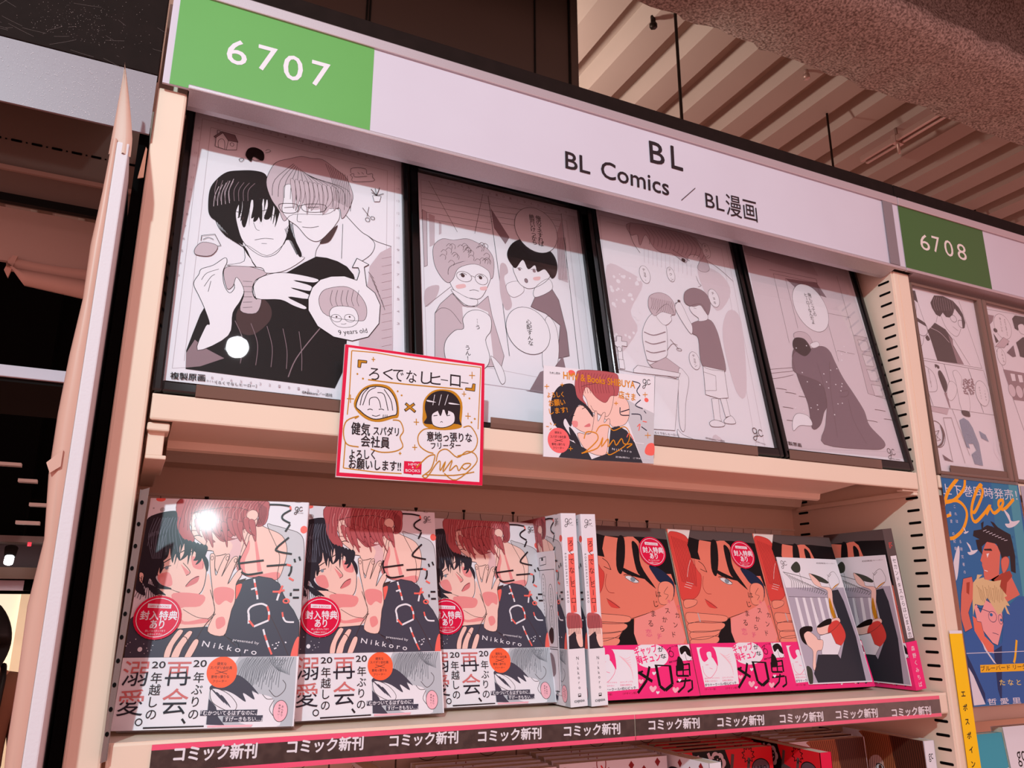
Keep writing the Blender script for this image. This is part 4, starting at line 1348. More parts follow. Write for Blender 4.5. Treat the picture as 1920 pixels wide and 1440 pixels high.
('l','dhair',2,1,[-2,1710,77,1773,201,1803,240,1781,261,1645,340,1531,418,1495,517,1411,560,1345,556,1268,506,1382,439,1438,380,1503,321,1530,303,1472,323,1358,266,1442,226,1488,218,1393,173,1335,157,1242,148,1205,196,1150,290,1115,169,1123,102,1204,86,1122,29,1203,0,1239,-14,1518,-2,1710]),
('f','dhair',1,[-9,1239,49,1157,88,1058,23,1084,-5,1129]),
('f','dhair',1,[226,1507,265,1451,267,1337,238,1413]),
('f','dhair',1,[162,1391,201,1317,175,1242]),
('f','dhair',1,[85,1158,169,1123,253,1060,197,1068,170,1059,115,1103]),
('f','skin',1,[13,1248,46,1240,53,1166,25,1176]),
('l','ink',2,1,[13,1248,46,1240,53,1166,25,1176,13,1248]),
('l','dhairl',4,1,[35,1596,42,1558]),
('l','dhairl',1,1,[59,1732,36,1558,97,1371]),
('l','dhairl',4,1,[49,1602,56,1564]),
('l','dhairl',1,1,[84,1733,58,1559,108,1371]),
('l','dhairl',4,1,[64,1607,71,1570]),
('l','dhairl',1,1,[109,1735,81,1560,119,1372]),
('l','dhairl',4,1,[79,1612,86,1577]),
('l','dhairl',1,1,[133,1736,103,1560,131,1372]),
('l','dhairl',4,1,[94,1618,101,1583]),
('l','dhairl',1,1,[158,1737,126,1561,142,1372]),
('l','dhairl',4,1,[109,1623,116,1590]),
('l','dhairl',1,1,[183,1738,149,1562,153,1372]),
('l','dhairl',4,1,[124,1628,131,1596]),
('l','dhairl',1,1,[208,1739,171,1563,164,1373]),
('l','ink',5,1,[170,1261,211,1299,258,1314]),
('l','ink',5,1,[381,1408,410,1441,439,1447]),
('e','eye',225,1295,15,16,'',3),
('e','eye',395,1416,14,15,'',3),
('l','ink',6,1,[191,1336,247,1375]),
('l','ink',6,1,[318,1429,380,1470]),
('l','ink2',3,1,[352,1339,421,1261,392,1228]),
('f','lip',1,[399,1139,460,1214,498,1225,489,1173,422,1135]),
('l','ink',3,1,[399,1139,441,1196,498,1225]),
('f','dhair',1,[240,1565,275,1557,284,1452,261,1357,250,1451]),
('f','dhair',1,[273,1557,307,1547,302,1439,282,1319,283,1442]),
('f','dhair',1,[305,1549,340,1537,319,1426,304,1282,315,1434]),
('f','dhair',1,[338,1541,373,1527,383,1415,323,1358,348,1425]),
('f','dhair',1,[371,1532,407,1515,400,1402,391,1322,381,1417]),
('f','dhair',1,[404,1524,440,1505,417,1389,413,1284,414,1409]),
('f','dhair',1,[438,1514,473,1495,481,1377,433,1361,447,1399]),
('f','dhair',1,[471,1506,506,1484,499,1365,455,1323,480,1390]),
('f','dhair',1,[504,1498,540,1474,516,1352,523,1287,512,1382]),
('l','dhair',3,1,[37,1221,31,1130,6,1043]),
('l','dhair',3,1,[50,1214,47,1125,28,1033]),
('l','dhair',3,1,[63,1207,63,1120,50,1022]),
('l','dhair',3,1,[77,1200,78,1114,72,1045]),
('l','dhair',3,1,[90,1193,94,1109,94,1033]),
('l','dhair',3,1,[103,1186,110,1103,116,1023]),
('l','dhair',3,1,[116,1179,126,1098,137,1045]),
('l','dhair',3,1,[129,1172,141,1093,160,1034]),
('l','dhair',3,1,[142,1165,156,1087,182,1023]),
('l','dhair',3,1,[155,1157,172,1082,204,1045]),
('l','dhair',3,1,[168,1150,188,1077,226,1034]),
('l','dhair',3,1,[182,1143,204,1072,249,1024]),
('l','dhairl',1,1,[87,1743,53,1616,39,1482]),
('l','dhairl',1,1,[108,1737,77,1617,71,1454]),
('l','dhairl',1,1,[129,1745,102,1618,104,1428]),
('l','dhairl',1,1,[150,1739,126,1619,134,1485]),
('l','dhairl',1,1,[171,1747,151,1620,167,1458]),
('l','dhairl',1,1,[192,1741,175,1621,199,1430]),
('l','dhairl',1,1,[213,1749,200,1622,230,1489]),
('l','dhairl',1,1,[235,1743,225,1623,263,1461]),
('l','dhairl',1,1,[256,1751,250,1624,296,1433]),
('l','dhairl',1,1,[277,1745,275,1625,328,1492]),
('f','jacket',0,[812,1158,872,1188,995,1229,1107,1211,1178,1164,1236,1029,1316,934,1369,838,1392,531,844,542,768,705,769,841,820,1017]),
('l','ink',2,0,[812,1158,872,1188,995,1229,1107,1211,1178,1164,1236,1029,1316,934,1369,838,1392,531,844,542,768,705,769,841,820,1017,812,1158]),
('f','jacket',0,[-5,853,56,914,177,817,389,780,615,796,748,732,884,658,921,531,2,551]),
('l','ink',2,0,[-5,853,56,914,177,817,389,780,615,796,748,732,884,658,921,531,2,551,-5,853]),
('f','ink2',0,[812,1188,893,1212,872,1179,822,1149]),
('f','coral',1,[797,1130,862,1159,830,1036,800,1045]),
('l','ink2',3,1,[1099,934,1206,746,1301,559]),
('l','ink2',3,1,[864,640,749,741]),
('e','white',114,617,18,19,'',3),
('e','white',138,660,3,3,'',3),
('e','white',45,594,3,3,'',3),
('e','white',4,645,4,4,'',3),
('e','white',266,699,4,3,'',3),
('e','white',166,626,3,4,'',3),
('e','white',14,661,3,3,'',3),
('e','white',209,648,4,3,'',3),
('e','white',215,689,3,3,'',3),
('e','white',70,698,4,4,'',3),
('e','white',153,584,3,3,'',3),
('e','white',177,604,4,3,'',3),
('e','white',116,609,3,3,'',3),
('e','white',31,673,3,4,'',3),
('e','white',202,610,3,3,'',3),
('e','white',1214,666,6,6,'',3),
('e','white',1194,658,7,5,'',3),
('e','white',1195,619,6,5,'',3),
('e','white',1185,615,6,6,'',3),
('e','white',1270,667,6,5,'',3),
('e','white',1208,640,6,5,'',3),
('e','white',1165,645,6,5,'',3),
('e','white',1273,663,6,5,'',3),
('f','skin',1,[568,1413,605,1414,614,1327,636,1232,659,1309,695,1406,730,1417,718,1349,684,1224,713,1291,760,1388,800,1394,778,1293,743,1157,798,1254,843,1294,848,1236,812,1158,820,1017,799,934,789,850,758,723,625,760,663,914,643,1007,620,1119,585,1278]),
('l','ink2',3,1,[568,1413,605,1414,614,1327,636,1232,659,1309,695,1406,730,1417,718,1349,684,1224,713,1291,760,1388,800,1394,778,1293,743,1157,798,1254,843,1294,848,1236,812,1158,820,1017,799,934,789,850,758,723,625,760,663,914,643,1007,620,1119,585,1278,568,1413]),
('f','blush2',1,[635,1110,713,1134,802,1102,795,999,741,1017,692,979,653,1016]),
('f','blush2',1,[682,859,740,878,760,814,701,778]),
('e','',587,1384,12,17,'ink2',2),
('e','',716,1383,13,18,'ink2',2),
('e','',786,1365,12,17,'ink2',2),
('l','ink2',4,1,[673,905,596,805,520,637]),
('l','ink2',3,1,[605,1109,663,933,615,859]),
('f','skin',1,[384,763,426,771,426,744,372,648,350,544,309,544,317,632]),
('l','ink2',3,1,[384,763,426,771,426,744,372,648,350,544,309,544,317,632,384,763]),
('f','skin',1,[463,753,500,761,501,734,446,628,419,542,364,543,390,639]),
('l','ink2',3,1,[463,753,500,761,501,734,446,628,419,542,364,543,390,639,463,753]),
('f','skin',1,[520,680,558,694,562,654,512,540,465,541]),
('l','ink2',3,1,[520,680,558,694,562,654,512,540,465,541,520,680]),
('l','ink2',4,1,[426,717,463,708,492,646]),
('f','coral',1,[1346,670,1379,707,1377,540,1321,541]),
('l','char',16,1,[1024,1888,1126,1888,1211,1876]),
('l','coral',16,1,[1211,1876,1219,1841]),
('l','char',16,1,[1219,1841,1155,1796,1154,1754,1223,1716]),
('l','char',16,1,[1223,1706,1187,1637]),
('l','char',16,1,[1223,1583,1120,1478,1156,1449,1261,1432]),
('l','char',16,1,[1053,1320,1225,1336]),
('l','coral',16,1,[1225,1336,1262,1327]),
('l','char',16,1,[1267,1322,1265,1273,1248,1234]),
('l','coral',16,1,[1253,1218,1294,1195]),
('l','char',16,1,[1286,1388,1296,1358]),
('l','char',16,1,[1326,1409,1339,1374]),
('l','char',16,1,[824,1341,1024,1371]),
('l','char',16,1,[820,1410,814,1352,833,1283]),
('l','char',16,1,[843,1265,903,1242,1026,1263]),
('l','white',16,1,[959,1204,968,1171]),
('l','coral',16,1,[968,1171,978,1132]),
('l','white',16,1,[978,1132,987,1103]),
('l','coral',16,1,[987,1103,997,1066]),
('l','white',16,1,[997,1066,1005,1028]),
('l','white',14,1,[942,1113,972,1123]),
('l','coral',16,1,[1125,1095,1176,1096,1224,1111]),
('l','coral',16,1,[1204,1149,1181,1077]),
('l','white',16,1,[1181,1077,1168,1019]),
('l','char',16,1,[1297,1112,1349,1113]),
('l','char',16,1,[1280,1087,1281,1059]),
('l','char',16,1,[1300,1044,1352,1045]),
('e','',1246,1015,24,17,'coral',12),
('l','white',16,1,[951,822,947,887,938,934,969,971,1040,990,1090,971]),
('l','coral',16,1,[1090,971,1109,925]),
('l','white',16,1,[1109,925,1114,896]),
('l','coral',16,1,[1114,896,1113,849]),
('l','white',16,1,[1113,849,996,798]),
('l','coral',16,1,[996,798,952,849]),
('l','white',16,1,[952,849,943,896]),
('l','coral',14,1,[1222,919,1231,877]),
('l','white',14,1,[1231,877,1260,839,1327,834]),
('l','white',15,1,[1077,775,1093,728]),
('l','coral',15,1,[1093,728,1112,682]),
('l','white',15,1,[1112,682,1136,626]),
('l','coral',15,1,[1136,626,1165,567]),
('l','char',3,1,[1282,1866,1273,1873,1260,1866,1258,1847,1270,1840,1282,1852,1285,1869,1281,1834,1270,1805,1257,1802,1252,1812,1266,1825,1292,1832]),
('l','char',3,1,[1320,1864,1314,1872,1302,1869,1295,1853,1298,1838,1310,1834,1325,1844]),
('t','char','golden comics',1269,1813,62,12,-2.8,0),
('t','white','N i k k o r o',594,639,450,44,-9.6,0.015),
('t','white','presented by',837,680,217,20,-7.9,0),
],
'ST': [
('e','stick',214,872,189,181,'',3),
('e','',214,872,166,159,'white',4),
('f','white',0,[124,987,311,979,310,945,124,952]),
('t','stick','HMV & BOOKS',142,956,153,17,-1.1,0.01),
('t','white','封入特典',78,859,291,68,-0.4,0.045),
('t','white','あり',165,786,109,64,-0.5,0.045),
('t','white','詳しくはスタッフまで',134,756,157,16,-0.4,0.01),
('t','white','お尋ねください',155,729,116,16,-0.5,0.01),
],
'OA': [
('f','gtone',0,[902,549,1372,547,1386,-4,846,21,700,30,698,318,783,315]),
('f','white',1,[1110,252,1208,214,1215,134,1279,10,1036,14,801,118,754,206,859,296]),
('f','white',0,[980,548,1129,548,1088,492,999,512]),
('f','gtone2',1,[901,496,980,548,1199,548,1146,455,1084,367,1014,316,918,381]),
('l','ginkl',2,1,[970,548,930,460,899,372]),
('l','ginkl',2,1,[984,539,944,460,922,353]),
('l','ginkl',2,1,[998,530,957,460,944,333]),
('l','ginkl',2,1,[1012,547,971,459,967,313]),
('l','ginkl',2,1,[1025,538,985,459,952,294]),
('l','ginkl',2,1,[1039,529,998,459,976,370]),
('l','ginkl',2,1,[1053,546,1012,458,999,350]),
('l','ginkl',2,1,[1067,537,1026,458,1022,331]),
('l','ginkl',2,1,[1081,528,1039,458,1006,311]),
('l','ginkl',2,1,[1095,546,1053,457,1029,292]),
('l','ginkl',2,1,[1109,536,1067,457,1054,368]),
('l','ginkl',2,1,[1122,527,1081,457,1077,348]),
('l','ginkl',2,1,[1137,545,1095,456,1061,328]),
('l','ginkl',2,1,[1151,536,1109,456,1084,309]),
('l','ginkl',2,1,[1164,526,1122,455,1107,289]),
('l','ginkl',2,1,[1179,544,1136,455,1133,365]),
('l','ginkl',2,1,[1193,535,1150,455,1117,347]),
('l','ginkl',2,1,[1207,525,1164,454,1140,326]),
('l','ginkl',2,1,[1221,543,1178,454,1163,306]),
('l','ginkl',2,1,[1235,534,1192,454,1186,286]),
('l','ginkl',2,1,[1249,525,1206,453,1173,364]),
('l','ginkl',2,1,[1264,542,1220,453,1196,344]),
('l','ginkl',2,1,[1278,533,1234,453,1219,323]),
('l','ginkl',2,1,[1291,524,1248,452,1242,303]),
('l','ginkl',2,1,[1149,547,1177,490,1236,434]),
('l','ginkl',2,1,[1171,547,1193,485,1246,430]),
('l','ginkl',2,1,[1193,546,1209,480,1256,426]),
('l','ginkl',2,1,[1215,546,1225,475,1266,423]),
('l','ginkl',2,1,[1237,545,1241,470,1276,419]),
('l','ginkl',2,1,[1260,545,1257,465,1286,415]),
('l','ginkl',2,1,[1282,544,1273,461,1294,411]),
('l','ginkl',2,1,[1304,544,1289,456,1304,407]),
('l','ginkl',2,1,[1327,544,1305,451,1314,403]),
('l','ginkl',2,1,[1349,543,1321,445,1324,400]),
('f','jacket',1,[698,318,803,375,899,408,995,352,1091,252,1033,281,1060,211,965,265,992,195,888,260,802,289,736,265]),
('f','white',1,[708,292,764,299,859,252,925,173,895,122,801,153,726,206]),
('l','ink2',2,1,[708,292,764,299,859,252,925,173,895,122,801,153,726,206,708,292]),
('f','jacket',1,[717,292,736,287,811,212,820,192]),
('f','jacket',1,[755,269,774,264,839,193,847,174]),
('f','jacket',1,[792,246,811,241,867,175,873,156]),
('f','jacket',0,[701,224,764,162,790,85,846,21,706,29]),
('l','ink2',2,1,[1170,285,1228,230,1289,272,1301,324,1273,361]),
('l','ink2',2,1,[1217,204,1186,135,1222,82]),
('l','ink2',2,1,[1120,251,1158,215,1208,214]),
('f','orange',1,[659,432,676,501,738,548,815,549,882,496,899,425,879,356,812,310,736,317,680,366]),
('t','ink2','健気な',733,487,77,23,-1.5,0.02),
('t','ink2','スパダリ会社員',683,456,174,23,-1.0,0.02),
('l','ink2',2,1,[733,444,822,414]),
('l','ink2',2,1,[824,443,727,417]),
('t','ink2','意地っ張りな',699,385,142,22,-0.4,0.02),
('t','ink2','フリーター',715,351,111,18,0.0,0.02),
('e','pink2',1274,119,58,82,'ink2',2),
('v','ink2','あんまり',1290,152,1287,87,19,0.01),
('v','ink2','余裕ない…',1266,163,1263,71,17,0.01),
('f','jacket',0,[650,137,1093,135,1090,88,649,96]),
('f','jacket',0,[830,87,1139,90,1138,43,829,45]),
('t','white','「むかついてるはずなのに、',655,102,431,33,-0.9,0.03),
('t','white','すげーきもちい…」',844,52,291,32,-0.8,0.03),
('v','char','年ぶりの',603,391,597,111,86,0.01),
('t','char','20',548,474,103,53,0.0,0.02),
('v','duo','再会',440,429,443,210,205,0.015),
('l','char',16,1,[514,77,541,43]),
('v','char','年越しの',276,392,276,117,88,0.01),
('t','char','20',228,468,103,51,0.6,0.02),
('v','duo','溺愛',113,430,113,207,205,0.015),
('e','',193,60,24,24,'char',7),
('f','char',0,[231,22,688,23,688,13,231,10]),
('f','pink2',0,[715,23,1065,21,1055,4,715,8]),
],
'SA': [
('l','char',4,1,[83,1855,71,1864,55,1856,53,1833,68,1824,83,1838,86,1858,81,1816,67,1781,51,1778,45,1791,62,1805,95,1813]),
('l','char',4,1,[129,1851,122,1860,107,1857,97,1839,101,1820,116,1814,135,1826]),
('t','char','golden comics',79,1801,68,10,-10.2,0),
('f','coral',0,[66,1667,137,1673,132,1530,81,1514,66,1534]),
('f','coral',0,[67,1493,137,1505,133,908,63,898,59,1167]),
('v','char','ろくでなし',103,1608,100,1238,68,0.0),
('v','char','ヒーロー',103,1188,102,948,67,0.0),
('v','char','ROKUDENASHI HERO',34,1498,37,1017,30,0.0),
('f','rhair',1,[12,889,83,903,169,869,178,740,24,741]),
('f','skin',0,[24,750,176,750,173,652,21,653]),
('f','dhair',0,[22,673,99,721,123,633,180,575,179,536,18,538]),
('f','skin',1,[108,672,174,682,180,575,137,575]),
('l','ink2',2,1,[28,879,18,692]),
('l','ink2',2,1,[45,879,37,692]),
('l','ink2',2,1,[63,879,57,692]),
('l','ink2',2,1,[80,879,76,692]),
('l','ink2',2,1,[98,879,95,692]),
('l','ink2',2,1,[115,879,116,692]),
('l','ink2',2,1,[133,879,135,692]),
('l','ink2',2,1,[150,879,154,691]),
('f','white',0,[15,538,183,536,190,-21,22,-25]),
('v','char','Nikkoro',104,460,109,176,42,0.0),
('f','char',0,[89,121,123,122,122,92,88,91]),
('f','white',0,[94,116,117,117,117,105,94,104]),
('t','char','ICHIJINSHA',44,40,116,22,1.5,0.03),
],
'CB': [
('f','bskin',0,[2,1860,1335,1916,1301,538,155,544,55,1040]),
('f','bwhite',0,[18,1945,356,1941,313,1834,184,1779,45,1824,9,1861]),
('f','bred',1,[14,1880,111,1910,253,1870,295,1795,272,1680,281,1567,335,1431,376,1357,314,1186,214,1089,90,1064,9,1088,23,1375,8,1671]),
('l','bred2',2,1,[14,1880,111,1910,253,1870,295,1795,272,1680,281,1567,335,1431,376,1357,314,1186,214,1089,90,1064,9,1088,23,1375,8,1671,14,1880]),
('l','bred2',4,1,[51,1850,64,1598,72,1279]),
('l','bred2',4,1,[74,1843,88,1599,90,1275]),
('l','bred2',4,1,[96,1837,112,1599,108,1270]),
('l','bred2',4,1,[119,1829,136,1600,126,1265]),
('l','bred2',4,1,[141,1823,160,1601,144,1261]),
('l','bred2',4,1,[163,1816,184,1602,162,1256]),
('l','bred2',4,1,[186,1810,209,1602,180,1252]),
('l','bred2',4,1,[208,1802,233,1603,198,1247]),
('l','bred2',4,1,[231,1795,257,1604,216,1243]),
('l','bred2',4,1,[254,1789,282,1604,234,1238]),
('l','bred2',4,1,[276,1782,306,1605,253,1233]),
('l','bred2',4,1,[299,1775,330,1606,271,1229]),
('l','bwhite',2,1,[262,1553,206,1453,162,1342]),
('l','bwhite',3,1,[131,1280,229,1257]),
('l','bwhite',3,1,[110,1253,207,1230]),
('l','bwhite',3,1,[88,1226,185,1203]),
('f','bblack',0,[356,1941,1405,1953,1443,1786,1452,1508,1439,1225,1332,1249,1309,1376,1162,1373,1097,1474,991,1548,929,1767,851,1830,651,1796,469,1815,404,1659,415,1558,284,1579,266,1743]),
('f','bgreyh',0,[356,1941,1405,1953,1431,1799,977,1822,469,1815,316,1848]),
('f','bgreyh',0,[1344,1944,1411,1944,1447,1250,1399,1301,1404,1665]),
('f','bskin',0,[458,1801,640,1783,601,1563,478,1509,415,1558,404,1659]),
('f','bskin',0,[720,1760,820,1724,799,1543,664,1565]),
('f','bblack',1,[643,1796,731,1799,696,1566,606,1362,557,1462]),
('f','bblack',1,[828,1751,909,1701,903,1469,1025,1245,1043,1200,917,1306,825,1417]),
('f','bblack',1,[573,1462,699,1414,949,1306,684,1363]),
('f','bblue',1,[1016,1472,1178,1424,1324,1274,1282,1097,1283,1248,1129,1270,1061,1358]),
('f','bskin2',1,[1105,1246,1230,1285,1307,1223,1257,1072,1141,1009,1057,1046]),
('l','ink2',3,1,[1105,1246,1230,1285,1307,1223,1257,1072,1141,1009,1057,1046,1105,1246]),
('l','ink2',3,1,[1226,1222,1153,1146,1209,1122,1161,1071]),
('l','ink',6,1,[381,1544,444,1496,474,1409]),
('l','ink',5,1,[384,1445,439,1421,478,1409]),
('l','ink',6,1,[634,1350,727,1352,830,1279]),
('f','eyew',1,[650,1325,723,1340,828,1273,748,1265]),
('l','ink',2,1,[650,1325,723,1340,828,1273,748,1265,650,1325]),
('e','eye',751,1300,34,28,'',3),
('l','bred2',3,1,[406,1358,365,1235,395,1151,467,1139]),
('f','bred',1,[356,1066,425,1042,510,971,393,982]),
('l','ink2',4,1,[352,1077,421,1030,510,971]),
('l','ink',4,1,[924,923,690,863,641,852]),
('l','ink2',3,1,[687,852,834,732,842,662]),
('f','bskin3',0,[687,852,924,923,1101,984,1274,1072,1334,632,1269,538,626,548,622,687]),
('f','bblack',0,[544,828,672,852,637,687,667,536,343,541,498,723]),
('f','bskin2',1,[47,1064,222,1065,192,1005,37,970]),
('l','ink2',3,1,[47,1064,222,1065,192,1005,37,970,47,1064]),
('f','bskin2',1,[36,911,253,906,531,887,630,863,600,817,492,806,229,818,35,796]),
('l','ink2',3,1,[36,911,253,906,531,887,630,863,600,817,492,806,229,818,35,796,36,911]),
('f','bskin2',1,[50,795,370,794,548,793,550,747,417,701,51,693]),
('l','ink2',3,1,[50,795,370,794,548,793,550,747,417,701,51,693,50,795]),
('f','bskin2',1,[51,693,344,701,465,712,437,666,246,611,45,614]),
('l','ink2',3,1,[51,693,344,701,465,712,437,666,246,611,45,614,51,693]),
('f','bskin2',1,[45,614,372,643,435,608,346,553,41,546]),
('l','ink2',3,1,[45,614,372,643,435,608,346,553,41,546,45,614]),
('l','grey',14,1,[203,911,212,807]),
('l','ink2',3,1,[167,801,269,800]),
('v','ink','はじまる',1069,1132,885,797,81,0.0),
('v','bpink','恋',836,691,838,685,86,0.0),
('v','ink','スから',1151,942,1029,737,74,0.0),
('v','bpink','キ',1201,1046,1201,1040,57,0.0),
('v','bpink','セ',1325,985,1326,981,65,0.0),
('v','ink','カンド',1279,887,1175,670,71,0.0),
('l','bpink',3,1,[969,673,962,679,952,673,950,659,960,653,969,662,972,675,968,648,959,626,949,623,946,632,956,641,977,647]),
('l','bpink',3,1,[999,671,994,677,985,675,979,663,981,651,991,648,1002,656]),
],
'OB': [
('f','white',0,[76,518,307,520,629,508,571,101,79,84]),
('f','hotpink',1,[132,511,320,513,326,307,261,408,146,355,108,423]),
('f','white',1,[202,454,263,464,258,397,212,387]),
('l','hotpink',2,1,[106,312,111,225,183,180,292,263,325,351]),
('l','hotpink',2,1,[199,288,239,276]),
('l','hotpink',2,1,[152,322,195,323]),
('l','pink2',2,1,[390,450,467,415,533,436]),
('l','pink2',2,1,[401,440,474,399,531,407]),
('l','pink2',2,1,[413,430,481,383,530,377]),
('l','pink2',2,1,[425,419,488,367,528,348]),
('l','pink2',2,1,[436,409,496,351,527,319]),
('l','pink2',2,1,[448,399,503,336,526,290]),
('l','pink2',2,1,[459,388,510,319,524,261]),
('l','pink2',2,1,[471,378,517,304,523,232]),
('l','pink2',2,1,[483,368,524,288,522,203]),
('t','hotpink','過去のトラウマから',98,169,211,15,0.0,0),
('t','hotpink','素直になれない',95,138,176,16,0.0,0),
('t','hotpink','ロマンチックな',352,168,160,16,1.1,0),
('t','hotpink','恋愛を夢見る',343,139,148,15,0.0,0),
('t','ink','ダウナークール×初心ビッチ',80,91,458,28,1.4,0.03),
('t','bred2','（ゲーマー部）',68,49,156,21,0.0,0.01),
('t','bred2','（デザイン部）',360,49,175,21,1.3,0.01),
('e','white',804,442,236,133,'',3),
('f','white',0,[832,339,930,359,902,320]),
('t','hotpink','ギャップ',600,451,310,83,6.5,0.045),
('t','ink','が',920,480,75,53,8.3,0.04),
('t','hotpink','胸キュン',606,360,328,83,5.8,0.045),
('t','ink','な',937,407,73,47,7.8,0.04),
('l','blk',34,0,[601,272,764,171]),
('l','blk',28,0,[761,328,693,185,551,58]),
('l','blk',20,0,[598,260,664,281]),
('l','blk',34,0,[850,338,852,119,912,72,1022,130,1036,333]),
('l','blk',14,0,[832,339,1042,327]),
('l','blk',20,0,[1126,325,1105,218,1267,213]),
('l','blk',20,0,[1303,339,1282,213]),
('l','blk',16,0,[1221,352,1190,215]),
('l','blk',16,0,[1126,325,1313,344]),
('l','blk',12,0,[1117,274,1291,281]),
('l','blk',20,0,[1084,156,1282,166]),
('l','blk',20,0,[1220,191,1174,102,1077,44]),
('l','blk',20,0,[1297,166,1281,76,1208,44]),
('f','white',1,[799,235,781,257,788,268,799,271,807,262,821,271,831,268,830,256]),
('f','pink2',1,[608,150,586,180,594,195,609,198,620,187,637,197,650,194,649,178]),
('f','pink2',1,[742,58,710,99,722,122,743,125,759,109,783,124,802,119,800,96]),
('f','white',1,[802,36,787,57,793,67,803,68,810,61,822,67,831,65,830,55]),
('f','pink2',1,[1037,40,1009,77,1020,97,1039,100,1053,86,1076,99,1093,95,1091,74]),
('f','white',1,[1122,154,1107,174,1113,185,1123,186,1131,179,1143,186,1152,184,1151,172]),
('f','white',0,[1195,552,1370,555,1374,383,1198,376]),
('f','ink',1,[1214,515,1303,543,1356,490,1355,419,1300,443,1281,479,1222,445]),
('f','ink',1,[1167,423,1218,387,1213,283,1121,285]),
('l','ink2',3,1,[1273,455,1280,385,1323,373,1371,418]),
('l','ink',4,1,[1036,495,1094,529,1059,472]),
('e','',1084,454,31,32,'ink',5),
('t','ink','会社では地味くん',1033,356,194,19,8.9,0.02),
('t','ink','バーで会った',1105,527,133,17,5.2,0),
],
'IC': [
('f','lilac',0,[299,1595,1345,1610,1316,65,278,71]),
('f','white',0,[289,1614,1330,1617,1323,1243,306,1229]),
('f','white',0,[412,1103,454,1103,449,702,391,703]),
('f','white',0,[539,1104,582,1104,574,701,516,702]),
('f','white',0,[668,1104,711,1105,701,700,642,700]),
('f','white',0,[798,1105,841,1106,828,699,769,699]),
('f','white',0,[929,1106,973,1107,957,698,897,698]),
('f','white',0,[1061,1107,1106,1108,1088,697,1027,697]),
('l','ink2',2,0,[316,1114,1035,1107]),
('l','ink2',2,0,[702,1105,708,850]),
('l','ink2',2,0,[601,1576,613,1233]),
('l','leaf',4,1,[341,1424,428,1334,408,1231]),
('l','leaf',4,1,[380,1410,465,1323,443,1225]),
('l','leaf',4,1,[419,1394,502,1313,478,1219]),
('l','leaf',4,1,[458,1380,539,1301,513,1213]),
('l','leaf',4,1,[497,1365,576,1290,548,1206]),
('l','leaf',4,1,[536,1350,613,1279,584,1200]),
('l','leaf',4,1,[575,1334,650,1267,619,1195]),
('l','leaf',4,1,[614,1320,687,1257,655,1189]),
('l','leaf',4,1,[653,1305,724,1246,690,1183]),
('l','leaf',4,1,[692,1289,762,1234,726,1177]),
('l','leaf',4,1,[732,1275,799,1223,762,1170]),
('l','leaf',4,1,[771,1259,837,1212,797,1164]),
('l','leaf',4,1,[811,1244,874,1200,833,1158]),
('l','leaf',4,1,[850,1228,912,1189,869,1152]),
('l','leaf',4,1,[890,1214,949,1178,905,1146]),
('l','leaf',4,1,[929,1198,987,1166,942,1139]),
('f','leaf',1,[485,1494,601,1576,651,1525,622,1444,530,1429]),
('l','leaf',5,1,[327,1431,567,1389,852,1316]),
('f','leaf',1,[769,1420,949,1384,1066,1319,1037,1292,875,1329]),
('f','white',1,[1087,1373,1210,1456,1268,1376,1254,1295,1095,1214]),
('l','ink2',2,1,[1087,1373,1210,1456,1268,1376,1254,1295,1095,1214,1087,1373]),
('l','ink2',3,0,[1085,1413,1108,1380,1160,1421]),
('f','skin',1,[769,1420,842,1382,918,1303,932,1251,1082,1226,1049,1056,1001,849,949,850,982,1107,1000,1199,862,1250,794,1301]),
('l','ink2',2,1,[769,1420,842,1382,918,1303,932,1251,1082,1226,1049,1056,1001,849,949,850,982,1107,1000,1199,862,1250,794,1301,769,1420]),
('f','ochre',1,[1170,1267,1254,1295,1072,1200]),
('f','ochre',1,[1008,1107,1018,977,1022,837,974,824,956,977]),
('f','jacket2',0,[1089,1200,1203,1215,1245,1057,1270,607,1213,69,842,81,785,189,1035,547,1054,849,1049,1056]),
('f','skin',1,[643,725,803,787,921,824,1054,849,1063,786,861,674,660,639]),
('l','ink2',2,1,[643,725,803,787,921,824,1054,849,1063,786,861,674,660,639,643,725]),
('f','bred',1,[825,712,906,786,1038,811,1097,697,1081,597,963,499,887,525,807,625]),
('f','ink',1,[647,738,796,812,926,837,901,774,805,749,693,725]),
('f','white',0,[655,627,856,661,887,525,963,499,867,391,599,397]),
('l','ink2',2,0,[655,627,856,661,887,525,963,499,867,391,599,397,655,627]),
('f','skin',1,[402,666,478,690,583,616,603,578,682,565,623,456,531,434,451,269,465,222,389,236,465,436,410,508,383,569]),
('l','ink2',2,1,[402,666,478,690,583,616,603,578,682,565,623,456,531,434,451,269,465,222,389,236,465,436,410,508,383,569,402,666]),
('f','ink',1,[337,691,430,740,563,739,540,678,457,678,389,630,398,520,334,570]),
('f','jacket2',0,[533,398,867,391,924,281,1162,70,408,72,383,178,451,269]),
('f','leaf',1,[293,262,368,225,328,75,268,66]),
('l','ink2',4,1,[371,1568,358,1580,339,1570,336,1544,354,1532,371,1549,376,1573,369,1523,353,1482,334,1478,328,1494,347,1510,385,1520]),
('l','ink2',4,1,[426,1564,417,1575,400,1572,389,1550,393,1528,411,1521,432,1536]),
('t','ink2','初回限定ペーパー',953,1556,334,17,0.2,0),
],
'SK': [
('f','stick',0,[12,1196,1383,1195,1372,8,0,0]),
('f','white',0,[44,1169,1350,1167,1341,38,29,33]),
('l','ochre',9,0,[74,1142,298,1154,578,1142,920,1143,1339,1152,1334,958,1320,538]),
('l','ochre',9,0,[74,1142,76,732,68,548]),
('l','ochre',9,0,[65,309,61,74,328,59,587,62]),
